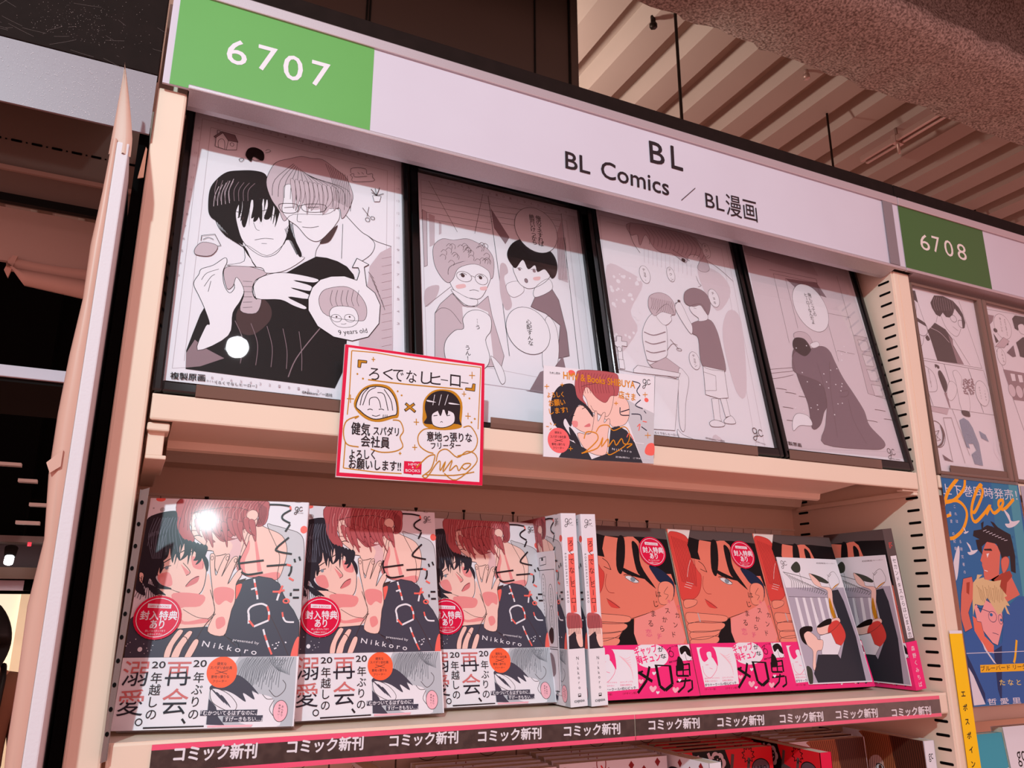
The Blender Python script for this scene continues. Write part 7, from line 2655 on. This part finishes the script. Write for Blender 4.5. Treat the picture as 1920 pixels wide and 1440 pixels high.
# ================================================================ comics on the lower shelf, tops in view
def low_book(kind):
    t = bpy.data.objects.new('comic_book', None); C.objects.link(t)
    t['category'] = 'comic book'
    w, h, th = 0.127, 0.190, 0.0165
    bg = {'D': 'paper', 'E': 'bookred', 'G': 'paper'}[kind]
    m = MB(); m.box(0.001, w - 0.002, 0.0008, th - 0.0008, 0.001, h - 0.0005, PAPERBLOCK); m.build('page_block', t)
    m = MB()
    m.box(0, w, 0, 0.0006, 0, h, ink(bg, True)); m.box(0, w, th - 0.0006, th, 0, h, ink(bg, True)); m.box(w - 0.0006, w, 0, th, 0, h, ink('paper' if kind != 'E' else 'stick', True))
    ops = []
    rn = random.Random(5)
    if kind == 'D':
        for i in range(16):
            ops.append(('e', '', 30 + rn.randint(0, 460), 1900 - rn.randint(20, 460), rn.randint(40, 90), rn.randint(40, 90), rn.choice(['bred2', 'bookgold', 'bred']), 9))
        for u, v in ((560, 1800), (830, 1840), (980, 1790), (620, 1640), (1150, 1850)):
            ops.append(('f', 'bred2', 0, [u, v - 46, u + 34, v, u, v + 40, u - 34, v]))
        ops += [('l', 'bookred', 14, 1, [470, 1860, 520, 1780, 500, 1700]), ('f', 'dhair', 1, [560, 1600, 640, 1760, 760, 1790, 880, 1740, 930, 1600, 900, 1450, 600, 1450]), ('f', 'skin', 1, [640, 1560, 760, 1640, 860, 1560, 840, 1380, 680, 1380])]
    elif kind == 'E':
        ops += [('f', 'blk', 0, [180, 1900, 620, 1900, 760, 1500, 640, 1300, 300, 1300]), ('l', 'pale', 34, 0, [250, 1860, 330, 1600]), ('l', 'pale', 34, 0, [390, 1880, 480, 1640])]
        for u, v in ((500, 1770), (700, 1400)):
            for a in range(7):
                ops.append(('e', 'pale', int(u + 70 * math.cos(a * .9)), int(v + 70 * math.sin(a * .9)), 48, 48, '', 1))
            ops.append(('e', 'blk', u, v, 70, 80, '', 1))
            for a in range(9):
                ops.append(('e', 'pale', u + rn.randint(-50, 50), v + rn.randint(-60, 60), 8, 8, '', 1))
        ops += [('l', 'bgreyh', 40, 0, [720, 1850, 640, 1480]), ('l', 'bgreyh', 40, 0, [940, 1800, 860, 1440]), ('l', 'bgreyh', 40, 0, [690, 1690, 910, 1640]), ('e', 'coat2', 1090, 1690, 120, 90, 'ink', 10), ('t', 'blk', 'LABO', 1000, 1665, 170, 46, 0, 0.02)]
        star = []
        for a in range(20):
            rr = 90 if a % 2 else 55
            star += [int(930 + rr * math.cos(a * math.pi / 10)), int(1830 + rr * math.sin(a * math.pi / 10))]
        ops.append(('l', 'blk', 7, 0, star + star[:2]))
    else:
        ops += [('f', 'brown', 1, [300, 1895, 860, 1898, 820, 1500, 700, 1250, 420, 1300, 330, 1500, 350, 1800]), ('f', 'skin', 1, [400, 1560, 560, 1640, 640, 1500, 560, 1200, 430, 1250]), ('f', 'brown2', 0, [760, 1900, 1260, 1900, 1270, 1300, 1130, 1500, 1050, 1280, 980, 1520, 900, 1280, 820, 1500])]
        for i in range(14):
            ops.append(('l', 'brown2', 8, 1, [340 + i * 34, 1890, 400 + i * 30, 1700, 380 + i * 30, 1450]))
            ops.append(('l', 'blk', 6, 1, [780 + i * 34, 1890, 800 + i * 34, 1650, 830 + i * 30, 1480]))
        ops += [('e', 'eyew', 560, 1500, 60, 44, 'ink', 10), ('e', 'brown2', 570, 1500, 26, 36, '', 1), ('f', 'paper', 0, [430, 1300, 1270, 1270, 1270, 0, 430, 0])]
    Print(m, front(0.0), (0, 0, w * 1e4, h * 1e4), gloss=True).run(ops)
    if kind == 'G':
        Print(m, lambda u, v, hh: (w + hh, u, v), (0, 0, 165, 1900), gloss=True).run([('t', 'ink', 'gc', 50, 1700, 70, 60, 0, 0.0), ('v', 'ink', 'いちばん', 80, 1560, 80, 900, 80, 0.0)])
    m.build('cover', t)
    return t
LB = -0.2448
kd, ke, kg = low_book('D'), low_book('E'), low_book('G')
def row(src, fronts, x0, dx, label, group, lean=2.0):
    for i, y in enumerate(fronts):
        b = copy_tree(src)
        put(b, label[i], group, (x0 + dx * i, y - 0.006, LB), (-lean, 0, -1.5))
        if src is kg:
            b.scale = (0.92, 1, 1)
dl = ['white comic with red swirls, front of its row', 'white comic with red swirls, second of its row', 'white comic with red swirls, third of its row', 'white comic with red swirls, rearmost of its row']
row(kd, (0.0649, 0.0857, 0.1048, 0.1271), 0.2765, 0.0015, [a + ', left of the twin row' for a in dl], 'white comics with red swirls on the lower shelf')
row(kd, (0.0707, 0.0918, 0.1133, 0.1360), 0.4115, 0.0025, [a + ', beside the red comics' for a in dl], 'white comics with red swirls on the lower shelf')
row(ke, (0.0727, 0.0930, 0.1115, 0.1305), 0.5570, 0.0040, [a.replace('white comic with red swirls', 'red and black comic with a white flower') for a in dl], 'red and black comics on the lower shelf')
row(kg, (0.0780, 0.1005, 0.1200, 0.1400), 0.7185, 0.0045, [a.replace('white comic with red swirls', 'comic with brown and dark hair on its cover') for a in dl], 'brown haired comics on the lower shelf')
def low_spine(src, label, group, x, y, yaw):
    b = copy_tree(src)
    e = Euler((0, 0, R(yaw)), 'XYZ').to_matrix()
    o = Vector((x, y, LB)) - e @ Vector((0.127, 0, 0))
    return put(b, label, group, o, (0, 0, yaw))
low_spine(kd, 'white comic with red swirls turned spine-out between its row and the red comics', 'white comics with red swirls on the lower shelf', 0.5500, 0.0131, -86)
b = ke
e = Euler((0, 0, R(-91)), 'XYZ').to_matrix(); put(b, 'red comic turned spine-out beside the brown haired comics', 'red and black comics on the lower shelf', Vector((0.6986, 0.0127, LB)) - e @ Vector((0.127, 0, 0)), (0, 0, -91))
e = Euler((0, 0, R(-93)), 'XYZ').to_matrix(); put(kg, 'brown haired comic turned spine-out against the slotted side panel', 'brown haired comics on the lower shelf', Vector((0.8715, 0.0213, LB)) - e @ Vector((0.127, 0, 0)), (0, 0, -93))
e = Euler((0, 0, R(-90)), 'XYZ').to_matrix(); put(kd, 'white comic with red swirls, spine-out left of the whole lower row', 'white comics with red swirls on the lower shelf', Vector((0.2300, 0.050, LB)) - e @ Vector((0.127, 0, 0)), (0, 0, -90))

# ================================================================ right bay: poster, yellow strip, teal comic
t = thing('poster', 'blue poster of a dark haired and a blond man, hung from the shelf edge', 'poster', (0.9362, -0.0022, -0.018))
t.scale = (1.0088, 1.0088, 1.0088)
m = MB()
m.box(0.0, 0.1535, 0.0, 0.0004, 0.0, 0.2745, ink('pblue'))
Print(m, front(0.0), (1, 1, 1534, 2743)).run(ART['PO'])
m.build('printed_sheet', t)
m = MB(); m.box(0.0, 0.153, -0.0006, -0.0001, 0.2735, 0.2775, CLEARTRAY); m.build('clear_hanger', t)
t = thing('poster', 'pale poster at the right photo edge, beside the blue poster', 'poster', (1.0955, -0.0022, -0.017))
m = MB(); m.box(0.0, 0.150, 0.0, 0.0004, 0.0, 0.2745, ink('lilac'))
Print(m, front(0.0), (1, 1, 1499, 2743)).run([('f', 'coat2', 1, [300, 1500, 700, 2300, 1200, 2000, 1300, 800, 500, 300]), ('e', 'skin', 750, 1700, 260, 360, 'ink2', 8), ('l', 'ink2', 8, 1, [100, 2500, 700, 2400, 1400, 2500])])
m.build('printed_sheet', t)
t = thing('notice_strip', 'narrow yellow vertical strip with dark lettering on the upright', 'label', (0.9105, -0.003, -0.30))
m = MB(); m.box(0.0, 0.0222, 0.0, 0.0006, 0.0, 0.366, ink('yellow')); m.box(0.0, 0.0222, -0.0001, 0.0005, 0.366, 0.3695, ink('white')); m.build('strip_card', t)
m = MB(); Print(m, lambda u, v, h: (u, -0.00015 - h, v + 0.20), (0, -2000, 222, 1700)).run(ART['YE']); m.build('printed_text', t)
def plain_book(label, x, y, z, w, h, th, col, rot, ops=()):
    t = thing('comic_book', label, 'comic book', (x, y, z), rot)
    m = MB(); m.box(0.001, w - 0.002, 0.0008, th - 0.0008, 0.001, h - 0.0005, PAPERBLOCK); m.build('page_block', t)
    m = MB(); m.box(0, w, 0, 0.0006, 0, h, ink(col, True)); m.box(0, w, th - 0.0006, th, 0, h, ink(col, True)); m.box(w - 0.0006, w, 0, th, 0, h, ink(col, True))
    Print(m, front(0.0), (0, 0, w * 1e4, h * 1e4), gloss=True).run(ops)
    m.build('cover', t)
    return t
plain_book('teal wrapped comic on the lower shelf of the right bay', 0.936, 0.030, LB + 0.0014, 0.108, 0.186, 0.017, 'teal', (-4, 0, 0), [('f', 'white', 0, [160, 1350, 1080, 1450, 1080, 0, 160, 0]), ('t', 'ink', 'gc', 800, 1330, 120, 90, 4, 0.0)])
plain_book('white comic beside the teal comic at the right photo edge', 1.0480, 0.030, LB + 0.0014, 0.128, 0.192, 0.017, 'paper', (-4, 0, 0), [('t', 'ink', 'gc', 160, 1500, 160, 120, 0, 0.0)])

# ================================================================ left end panel with peeling film
t = thing('end_panel', 'white foam end panel in peeling cream film left of the shelving', 'panel', (-0.0462, -0.060, -1.45))
OE = (-0.0462, -0.060, -1.45)
m = MB(OE)
m.box(-0.0462, -0.0372, -0.058, 0.20, -1.45, 0.4460, BOARDWHITE, 0.0012)
m.build('foam_core', t)
m = MB(OE)
rows = []
N = 44
for i in range(N):
    z = -1.45 + (0.4480 + 1.45) * i / (N - 1)
    wav = 0.0007 * math.sin(i * 1.7) + 0.0005 * math.sin(i * 3.1)
    out = 0.0042 + 0.0085 * min(1.0, max(0.0, (0.44 - z) / 0.25)) + wav
    if z < 0.19:
        out = 0.0102 + wav * 2
    rows.append([(-0.0462, -0.0572, z), (-0.0462 - out * 0.45, -0.0590 + wav, z), (-0.0462 - out * 0.85, -0.0560, z), (-0.0462 - out, -0.048, z), (-0.0462 - out * 0.95, 0.0, z), (-0.0470, 0.18, z)])
m.grid(rows, FILM)
m.build('wrapping_film', t)
m = MB(OE)
rows = []
for i in range(16):
    a = i / 15
    z = 0.4360 + a * 0.081
    xl = -0.0512 + 0.0019 * a
    xr = -0.0340 - 0.0151 * a ** 1.25
    if a < 0.2:
        xr -= 0.0015 * (1 - a * 5)
    cx = xl + (xr - xl) * 0.45
    rows.append([(xl, -0.052, z), (xl + (cx - xl) * .4, -0.0585, z), (cx, -0.0545, z), (cx + (xr - cx) * .35, -0.0600 + 0.002 * a, z), (xr, -0.0550, z)])
m.grid(rows, FILM)
m.build('folded_film_tip', t)
m = MB(OE)
m.prism([(-0.0590, 0.190), (-0.0560, 0.183), (-0.0500, 0.1880), (-0.0500, 0.200)], -0.0605, -0.0590, 'y', FILM)
m.build('torn_flap', t)
m = MB((-0.0300, 0.0, -1.45)); m.box(-0.0340, -0.0262, 0.004, 0.20, -1.45, 0.50, VOID)  # black strip puts the gap's shade into the colour
tag(m.build('side_gap_shade'), 'black strip for the shade in the gap between the white end panel and the upright', 'shade strip')
m = MB((-0.0300, 0.0, 0.42)); m.prism([(-0.0305, 0.447), (-0.0260, 0.449), (-0.0262, 0.476), (-0.0275, 0.478)], -0.0012, 0.0, 'y', mat('shiny_tape', '#e8c9a8', 0.12, spec=0.8, coat=0.8))
tag(m.build('clear_tape'), 'shiny scrap of clear tape stuck on the upright', 'tape')

# neighbouring bay on the left, seen through the gap
t = thing('header_board', 'scratched black header board of the bay on the left', 'header board', (-0.95, -0.008, 0.545))
OH = (-0.95, -0.008, 0.545)
m = MB(OH); m.box(-0.95, -0.0255, -0.008, 0.004, 0.5460, 0.6722, BLACKBOARD, 0.0008)
rn = random.Random(12)
m.build('board', t)
m = MB(OH)
for i in range(26):
    x0, z0 = -0.16 + rn.random() * 0.13, 0.549 + rn.random() ** 2 * 0.05
    a = rn.uniform(-0.6, 0.9); L = rn.uniform(0.002, 0.022)
    p = [(x0 + L * k / 4 * math.cos(a + k * .012), z0 + L * k / 4 * math.sin(a + k * .012)) for k in range(5)]
    for q, r2 in zip(p, p[1:]):
        d = Vector((q[1] - r2[1], r2[0] - q[0])).normalized() * 0.00008
        m.add([(q[0] - d.x, -0.0081, q[1] - d.y), (q[0] + d.x, -0.0081, q[1] + d.y), (r2[0] + d.x, -0.0081, r2[1] + d.y), (r2[0] - d.x, -0.0081, r2[1] - d.y)], [(0, 3, 2, 1)], mat('scratch_grey', '#6b5a56', 0.6))
for i in range(330):
    x0, z0 = rn.gauss(-0.09, 0.022), 0.56 + abs(rn.gauss(0, 0.03))
    if not -0.2 < x0 < -0.03:
        continue
    s_ = 0.00022 * rn.uniform(.4, 1.2)
    m.add([(x0 - s_, -0.0081, z0), (x0, -0.0081, z0 - s_), (x0 + s_, -0.0081, z0), (x0, -0.0081, z0 + s_)], [(0, 1, 2, 3)], mat('dust_speck', '#a89690', 0.7))
m.build('scratches', t)
m = MB(OH); m.prism([(-0.008, 0.4870), (-0.0065, 0.4865), (-0.004, 0.5000), (-0.004, 0.5455), (-0.0075, 0.5455)], -0.95, -0.0262, 'x', SILVERDUST); m.build('fascia_rail', t)
m = MB(OH)
for i in range(900):
    x0, zz = rn.gauss(-0.085, 0.035), 0.4875 + 0.05 * rn.random() ** 1.3
    if not -0.22 < x0 < -0.027:
        continue
    s_ = 0.0002 * rn.uniform(.3, 1.3); yy = -0.0083
    m.add([(x0 - s_, yy, zz), (x0, yy, zz - s_), (x0 + s_, yy, zz), (x0, yy, zz + s_)], [(0, 1, 2, 3)], mat('glitter_speck', '#efe6ea', 0.4))
m.build('glitter_dust', t)

t = thing('shelving_unit', 'shadowed brown shelving bay on the left behind the end panel', 'shelf', (-0.95, 0.10, -1.45))
OL = (-0.95, 0.10, -1.45)
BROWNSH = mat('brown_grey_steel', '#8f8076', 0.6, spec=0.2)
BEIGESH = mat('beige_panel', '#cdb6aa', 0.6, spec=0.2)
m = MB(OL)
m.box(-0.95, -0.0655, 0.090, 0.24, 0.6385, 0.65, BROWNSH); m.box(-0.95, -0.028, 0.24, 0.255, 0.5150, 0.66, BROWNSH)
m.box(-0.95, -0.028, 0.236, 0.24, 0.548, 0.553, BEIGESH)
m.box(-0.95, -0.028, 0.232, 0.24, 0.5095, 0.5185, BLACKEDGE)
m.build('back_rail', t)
m = MB(OL)
for k in range(14):
    x = -0.045 - k * 0.0195
    m.box(x - 0.0052, x + 0.0052, 0.2392, 0.24, 0.5840, 0.5865, DARKSLOT, 0.0008)
    m.box(x - 0.0107, x - 0.0090, 0.2392, 0.24, 0.5845, 0.5858, DARKSLOT)
m.build('slot_row', t)
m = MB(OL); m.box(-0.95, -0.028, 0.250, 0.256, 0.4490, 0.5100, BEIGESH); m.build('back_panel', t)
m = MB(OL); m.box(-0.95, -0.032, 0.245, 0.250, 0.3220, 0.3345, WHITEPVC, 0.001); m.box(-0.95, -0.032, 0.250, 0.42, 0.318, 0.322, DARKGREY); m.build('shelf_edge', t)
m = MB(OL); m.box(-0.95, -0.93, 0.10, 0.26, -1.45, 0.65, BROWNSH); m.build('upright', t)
t = thing('cloth_banner', 'rolled pale cloth hanging under the left bay panel', 'cloth', (-0.2, 0.25, 0.42))
m = MB((-0.2, 0.25, 0.42))
rows = []
for i in range(22):
    a = i / 21
    x = -0.150 + a * 0.125
    sag = 0.007 * a + 0.012 * max(0, 1 - a * 6) * -1
    zt = 0.4520 - 0.0020 * math.sin(a * 5)
    zb = 0.4235 - 0.012 * a + 0.020 * max(0.0, 1 - a * 7)
    zm = 0.440 - 0.003 * a
    rows.append([(x, 0.246, zt), (x, 0.243, (zt + zm) / 2), (x, 0.247, zm), (x, 0.240, zm - 0.001), (x, 0.234, (zm + zb) / 2), (x, 0.240, zb), (x, 0.250, zb + 0.002), (x, 0.256, zm)])
m.grid(rows, mat('pale_cloth', '#d9b7a8', 0.8))
m.build('roll', t)
m = MB((-0.2, 0.25, 0.42)); m.prism([(-0.151, 0.440), (-0.1465, 0.4535), (-0.142, 0.4535), (-0.1475, 0.428), (-0.152, 0.436)], 0.243, 0.246, 'y', mat('pale_cloth', '#d9b7a8', 0.8)); m.build('corner', t)

# ================================================================ overhead things
def rod(label, x, y, z0, z1, r=0.0055):
    m = MB((x, y, z0)); m.tube([(x, y, z0), (x, y, z1)], r, RODM, 8)
    return tag(m.build('hanger_rod'), label, 'hanger rod')
rod('long dark hanger rod crossing the bright ceiling ribs behind the 6707 sign', 1.367, 1.000, 0.80, 1.93, 0.0050)
rod('short dark hanger rod right of the bright ceiling ribs', 2.205, 1.184, 1.35, 1.93, 0.0040)
rod('thin hanger rod above the 6708 sign, at the right', 3.42, 1.45, 1.2, 1.93, 0.006)
for lb, x, y in (('dark bolt stub on a bright ceiling rib, left of the long rod', 1.318, 1.05), ('pale bolt stub on the ceiling right of the bright ribs', 1.945, 1.03), ('tiny dark bolt stub near the short rod', 2.19, 0.93)):
    m = MB((x, y, 1.87)); m.tube([(x, y, 1.87), (x, y, 1.91)], 0.008, RODM if 'dark' in lb else STEEL, 8); m.tube([(x, y, 1.868), (x, y, 1.882)], 0.0125, RODM if 'dark' in lb else STEEL, 6)
    tag(m.build('ceiling_bolt'), lb, 'bolt')
t = thing('channel_rail', 'pale double metal channel rail fixed under the ceiling at the right', 'rail', (2.55, 1.2, 1.83))
for dx in (0.0, 0.030):
    m = MB((2.55, 1.2, 1.83)); m.box(2.5 + dx, 2.512 + dx, 0.88, 1.30, 1.835, 1.858, STEEL, 0.001); m.build('channel', t)
m = MB((2.55, 1.2, 1.83)); m.box(2.498, 2.544, 1.13, 1.15, 1.83, 1.865, STEEL); m.tube([(2.521, 1.14, 1.79), (2.521, 1.14, 1.90)], 0.006, STEEL, 8); m.build('clamp', t)
t = thing('ceiling_pipes', 'dark pipes and cable tray in the upper right above the 6708 sign', 'pipes', (2.9, 1.45, 1.7))
for zz, yy, rr in ((1.70, 1.42, 0.016), (1.66, 1.52, 0.012), (1.74, 1.60, 0.02)):
    m = MB((2.9, 1.45, 1.7)); m.tube([(2.75, yy, zz), (4.8, yy + 0.1, zz)], rr, RODM, 8); m.build('pipe', t)
m = MB((2.9, 1.45, 1.7)); m.tube([(3.05, 1.42, 1.70), (3.12, 1.47, 1.62), (3.05, 1.52, 1.58), (3.2, 1.6, 1.60)], 0.008, RODM, 8); m.tube([(2.95, 1.52, 1.66), (2.95, 1.52, 1.93)], 0.006, RODM, 6); m.build('cable', t)

# ================================================================ far end of the shop, seen at the lower left
m = MB((-0.40, 3.6, 0.15)); m.box(-0.62, -0.24, 3.58, 3.62, -0.60, 0.150, mat('far_glow_panel', '#fff0d2', 0.6, emit=0.85))  # glow put into the panel's colour for the bright far shop
o_ = m.build('far_glow_panel'); tag(o_, 'warm glowing panel standing in for the bright shop at far left behind the customer', 'glow panel')
m = MB((-0.40, 3.57, 0.0)); m.box(-0.386, -0.345, 3.555, 3.575, -0.60, 0.150, mat('glowing_cream', '#f6dcb4', 0.6, emit=0.55))  # column is no lamp, its glow is put into the colour
o_ = m.build('far_glow_column'); tag(o_, 'cream column with added glow in front of the glowing panel', 'column'); o_['kind'] = 'thing'
m = MB((-0.4, 3.3, 0.18)); m.box(-0.62, -0.355, 3.25, 3.3, 0.160, 0.200, mat('pale_valance', '#b9a9b2', 0.6)); m.box(-0.355, -0.24, 3.25, 3.3, 0.160, 0.200, VOID)
tag(m.build('far_valance'), 'pale grey valance over the glowing panel at far left', 'valance')
m = MB((-0.4, 3.4, 0.3))
m.box(-1.2, 0.2, 3.1, 3.9, 0.345, 0.37, mat('grey_far_ceiling', '#6d615f', 0.7)); m.box(-1.2, 0.2, 3.3, 3.36, 0.255, 0.345, mat('grey_far_beam', '#54484a', 0.7)); m.box(-1.2, 0.2, 3.2, 3.24, 0.205, 0.250, mat('brown_far_beam', '#5c4338', 0.7))
tag(m.build('far_soffit'), kind='structure')
t = thing('ceiling_lamp', 'small dazzling white spotlight at the far left', 'lamp', (-0.405, 3.08, 0.262))
m = MB(); m.tube([(0, 0, 0), (0, 0.02, 0.03)], [0.016, 0.016], mat('lamp_glow', '#f2fbff', 0.4, emit=30.0), 12); m.build('bulb', t)
m = MB(); m.tube([(0, 0.012, 0.025), (0, 0.03, 0.06)], [0.020, 0.024], DARKGREY, 12); m.build('housing', t)
m = MB((-0.33, 3.1, 0.33)); m.tube([(-0.345, 3.1, 0.33), (-0.345, 3.1, 0.345)], 0.007, mat('red_glow', '#ff3a4a', 0.4, emit=1.2), 10); tag(m.build('pilot_lamp'), 'tiny red pilot light above the white spotlight', 'lamp')
for i, (x, z, l) in enumerate(((-0.44, 0.62, 0.07), (-0.30, 0.47, 0.05), (-0.36, 0.56, 0.04), (-0.335, 0.40, 0.05))):
    m = MB((x, 2.9, z)); m.box(x - l, x + l * .6, 2.9, 2.94, z, z + 0.012, mat('far_light_box', '#c9b8b4', 0.6))
    tag(m.build('far_ceiling_tile'), ['pale tile in the dark ceiling at the left, topmost', 'pale tile in the dark ceiling next to the end panel', 'thin pale tile in the dark ceiling, middle', 'pale tile in the dark ceiling, lowest'][i], 'ceiling tile')

# customer far behind, back of head and shoulder at the left photo edge
def skin_mesh(name, pts, edges, rads, material, parent, sub=2):
    me = bpy.data.meshes.new(name)
    me.from_pydata(pts, edges, [])
    o = bpy.data.objects.new(name, me)
    C.objects.link(o)
    o.parent = parent
    sk = o.modifiers.new('skin', 'SKIN')
    sk.use_smooth_shade = True
    for i, r in enumerate(rads):
        me.skin_vertices[0].data[i].radius = (r, r) if not isinstance(r, tuple) else r
    me.skin_vertices[0].data[0].use_root = True
    ss = o.modifiers.new('sub', 'SUBSURF')
    ss.levels = ss.render_levels = sub
    me.materials.append(material)
    return o
SKINM = mat('human_skin', '#c98f76', 0.6)
TOP = mat('brown_cotton', '#7d523f', 0.8)
TROUS = mat('dark_trousers', '#16120f', 0.85)
HAIR = mat('black_hair', '#0a0708', 0.5)
p = thing('person', 'person in a brown top with a dark strap, black hair, seen from behind', 'person', (-0.440, 3.05, -1.45), (0, 0, 8))
p.scale = (0.93, 0.93, 0.93)
body = [(0, 0, 0.92), (0, 0, 1.05), (0, 0.01, 1.22), (0, 0, 1.36), (0, -0.005, 1.43), (0, -0.01, 1.47), (0, -0.02, 1.56), (0, -0.02, 1.61),
        (0.095, 0, 0.84), (0.10, 0.0, 0.48), (0.105, 0.03, 0.08), (0.11, -0.10, 0.03), (-0.095, 0, 0.84), (-0.10, 0.0, 0.48), (-0.105, 0.03, 0.08), (-0.11, -0.10, 0.03),
        (0.155, 0, 1.34), (0.19, 0.02, 1.08), (0.20, -0.04, 0.86), (-0.155, 0, 1.34), (-0.19, 0.02, 1.08), (-0.20, -0.04, 0.86)]
bed = [(0, 1), (1, 2), (2, 3), (3, 4), (4, 5), (5, 6), (6, 7), (0, 8), (8, 9), (9, 10), (10, 11), (0, 12), (12, 13), (13, 14), (14, 15), (3, 16), (16, 17), (17, 18), (3, 19), (19, 20), (20, 21)]
br = [(.145, .105), (.125, .095), (.14, .105), (.13, .085), .06, .052, (.078, .098), (.07, .085), .085, .058, .04, .04, .085, .058, .04, .04, .055, .042, .03, .055, .042, .03]
skin_mesh('body', body, bed, br, SKINM, p)
for sx in (1, -1):                                            # five fingers on each hand, rooted in the palm
    hp = [(0.20 * sx, -0.04, 0.87), (0.202 * sx, -0.045, 0.81)]
    he, hr = [(0, 1)], [(.02, .03), (.014, .036)]
    for k, (dy, ln) in enumerate(((-0.030, .070), (-0.010, .080), (0.010, .075), (0.028, .058))):
        i = len(hp)
        hp += [(0.203 * sx, -0.045 + dy, 0.775), (0.200 * sx, -0.048 + dy, 0.775 - ln * .55), (0.192 * sx, -0.05 + dy, 0.775 - ln)]
        he += [(1, i), (i, i + 1), (i + 1, i + 2)]
        hr += [.009, .0085, .007]
    i = len(hp)
    hp += [(0.195 * sx, -0.085, 0.83), (0.188 * sx, -0.098, 0.795)]
    he += [(0, i), (i, i + 1)]
    hr += [.0105, .009]
    skin_mesh('hand', hp, he, hr, SKINM, p, 1)
skin_mesh('shirt', [(0, 0, 0.95), (0, 0, 1.08), (0, 0.01, 1.23), (0, 0, 1.36), (0, 0, 1.425), (0.16, 0, 1.345), (0.195, 0.02, 1.10), (0.2, -0.015, 0.97), (-0.16, 0, 1.345), (-0.195, 0.02, 1.10), (-0.2, -0.015, 0.97)],
          [(0, 1), (1, 2), (2, 3), (3, 4), (3, 5), (5, 6), (6, 7), (3, 8), (8, 9), (9, 10)], [(.155, .118), (.14, .11), (.152, .118), (.142, .098), .07, .066, .054, .046, .066, .054, .046], TOP, p)
skin_mesh('trousers', [(0, 0, 0.95), (0, 0, 0.90), (0.095, 0, 0.82), (0.10, 0, 0.48), (0.105, 0.03, 0.09), (-0.095, 0, 0.82), (-0.10, 0, 0.48), (-0.105, 0.03, 0.09)], [(0, 1), (1, 2), (2, 3), (3, 4), (1, 5), (5, 6), (6, 7)], [(.15, .11), (.15, .112), .095, .07, .055, .095, .07, .055], TROUS, p)
m = MB()
rows = []
for i in range(13):
    a = i / 12
    z = 1.43 + a * 0.255
    wd = 0.098 * math.sin(math.pi * (0.22 + 0.76 * a)) ** 0.6
    rows.append([(wd * math.cos(t), -0.02 - 0.005 + (wd * 1.12) * (math.sin(t) if a > 0.35 else max(math.sin(t), 0.0)), z) for t in [2 * math.pi * k / 18 for k in range(19)]])
m.grid(rows, HAIR)
m.build('hair', p)
m = MB(); m.tube([(0.075, -0.11, 1.20), (0.085, -0.07, 1.385), (0.085, 0.0, 1.428), (0.08, 0.075, 1.385), (0.08, 0.115, 1.2), (0.08, 0.11, 1.02)], 0.013, HAIR, 8); m.build('shoulder_strap', p)
m = MB()
for sx in (0.108, -0.108):
    m.box(sx - 0.045, sx + 0.045, -0.17, 0.09, 0.0, 0.075, VOID, 0.03, 3)
m.build('shoes', p)
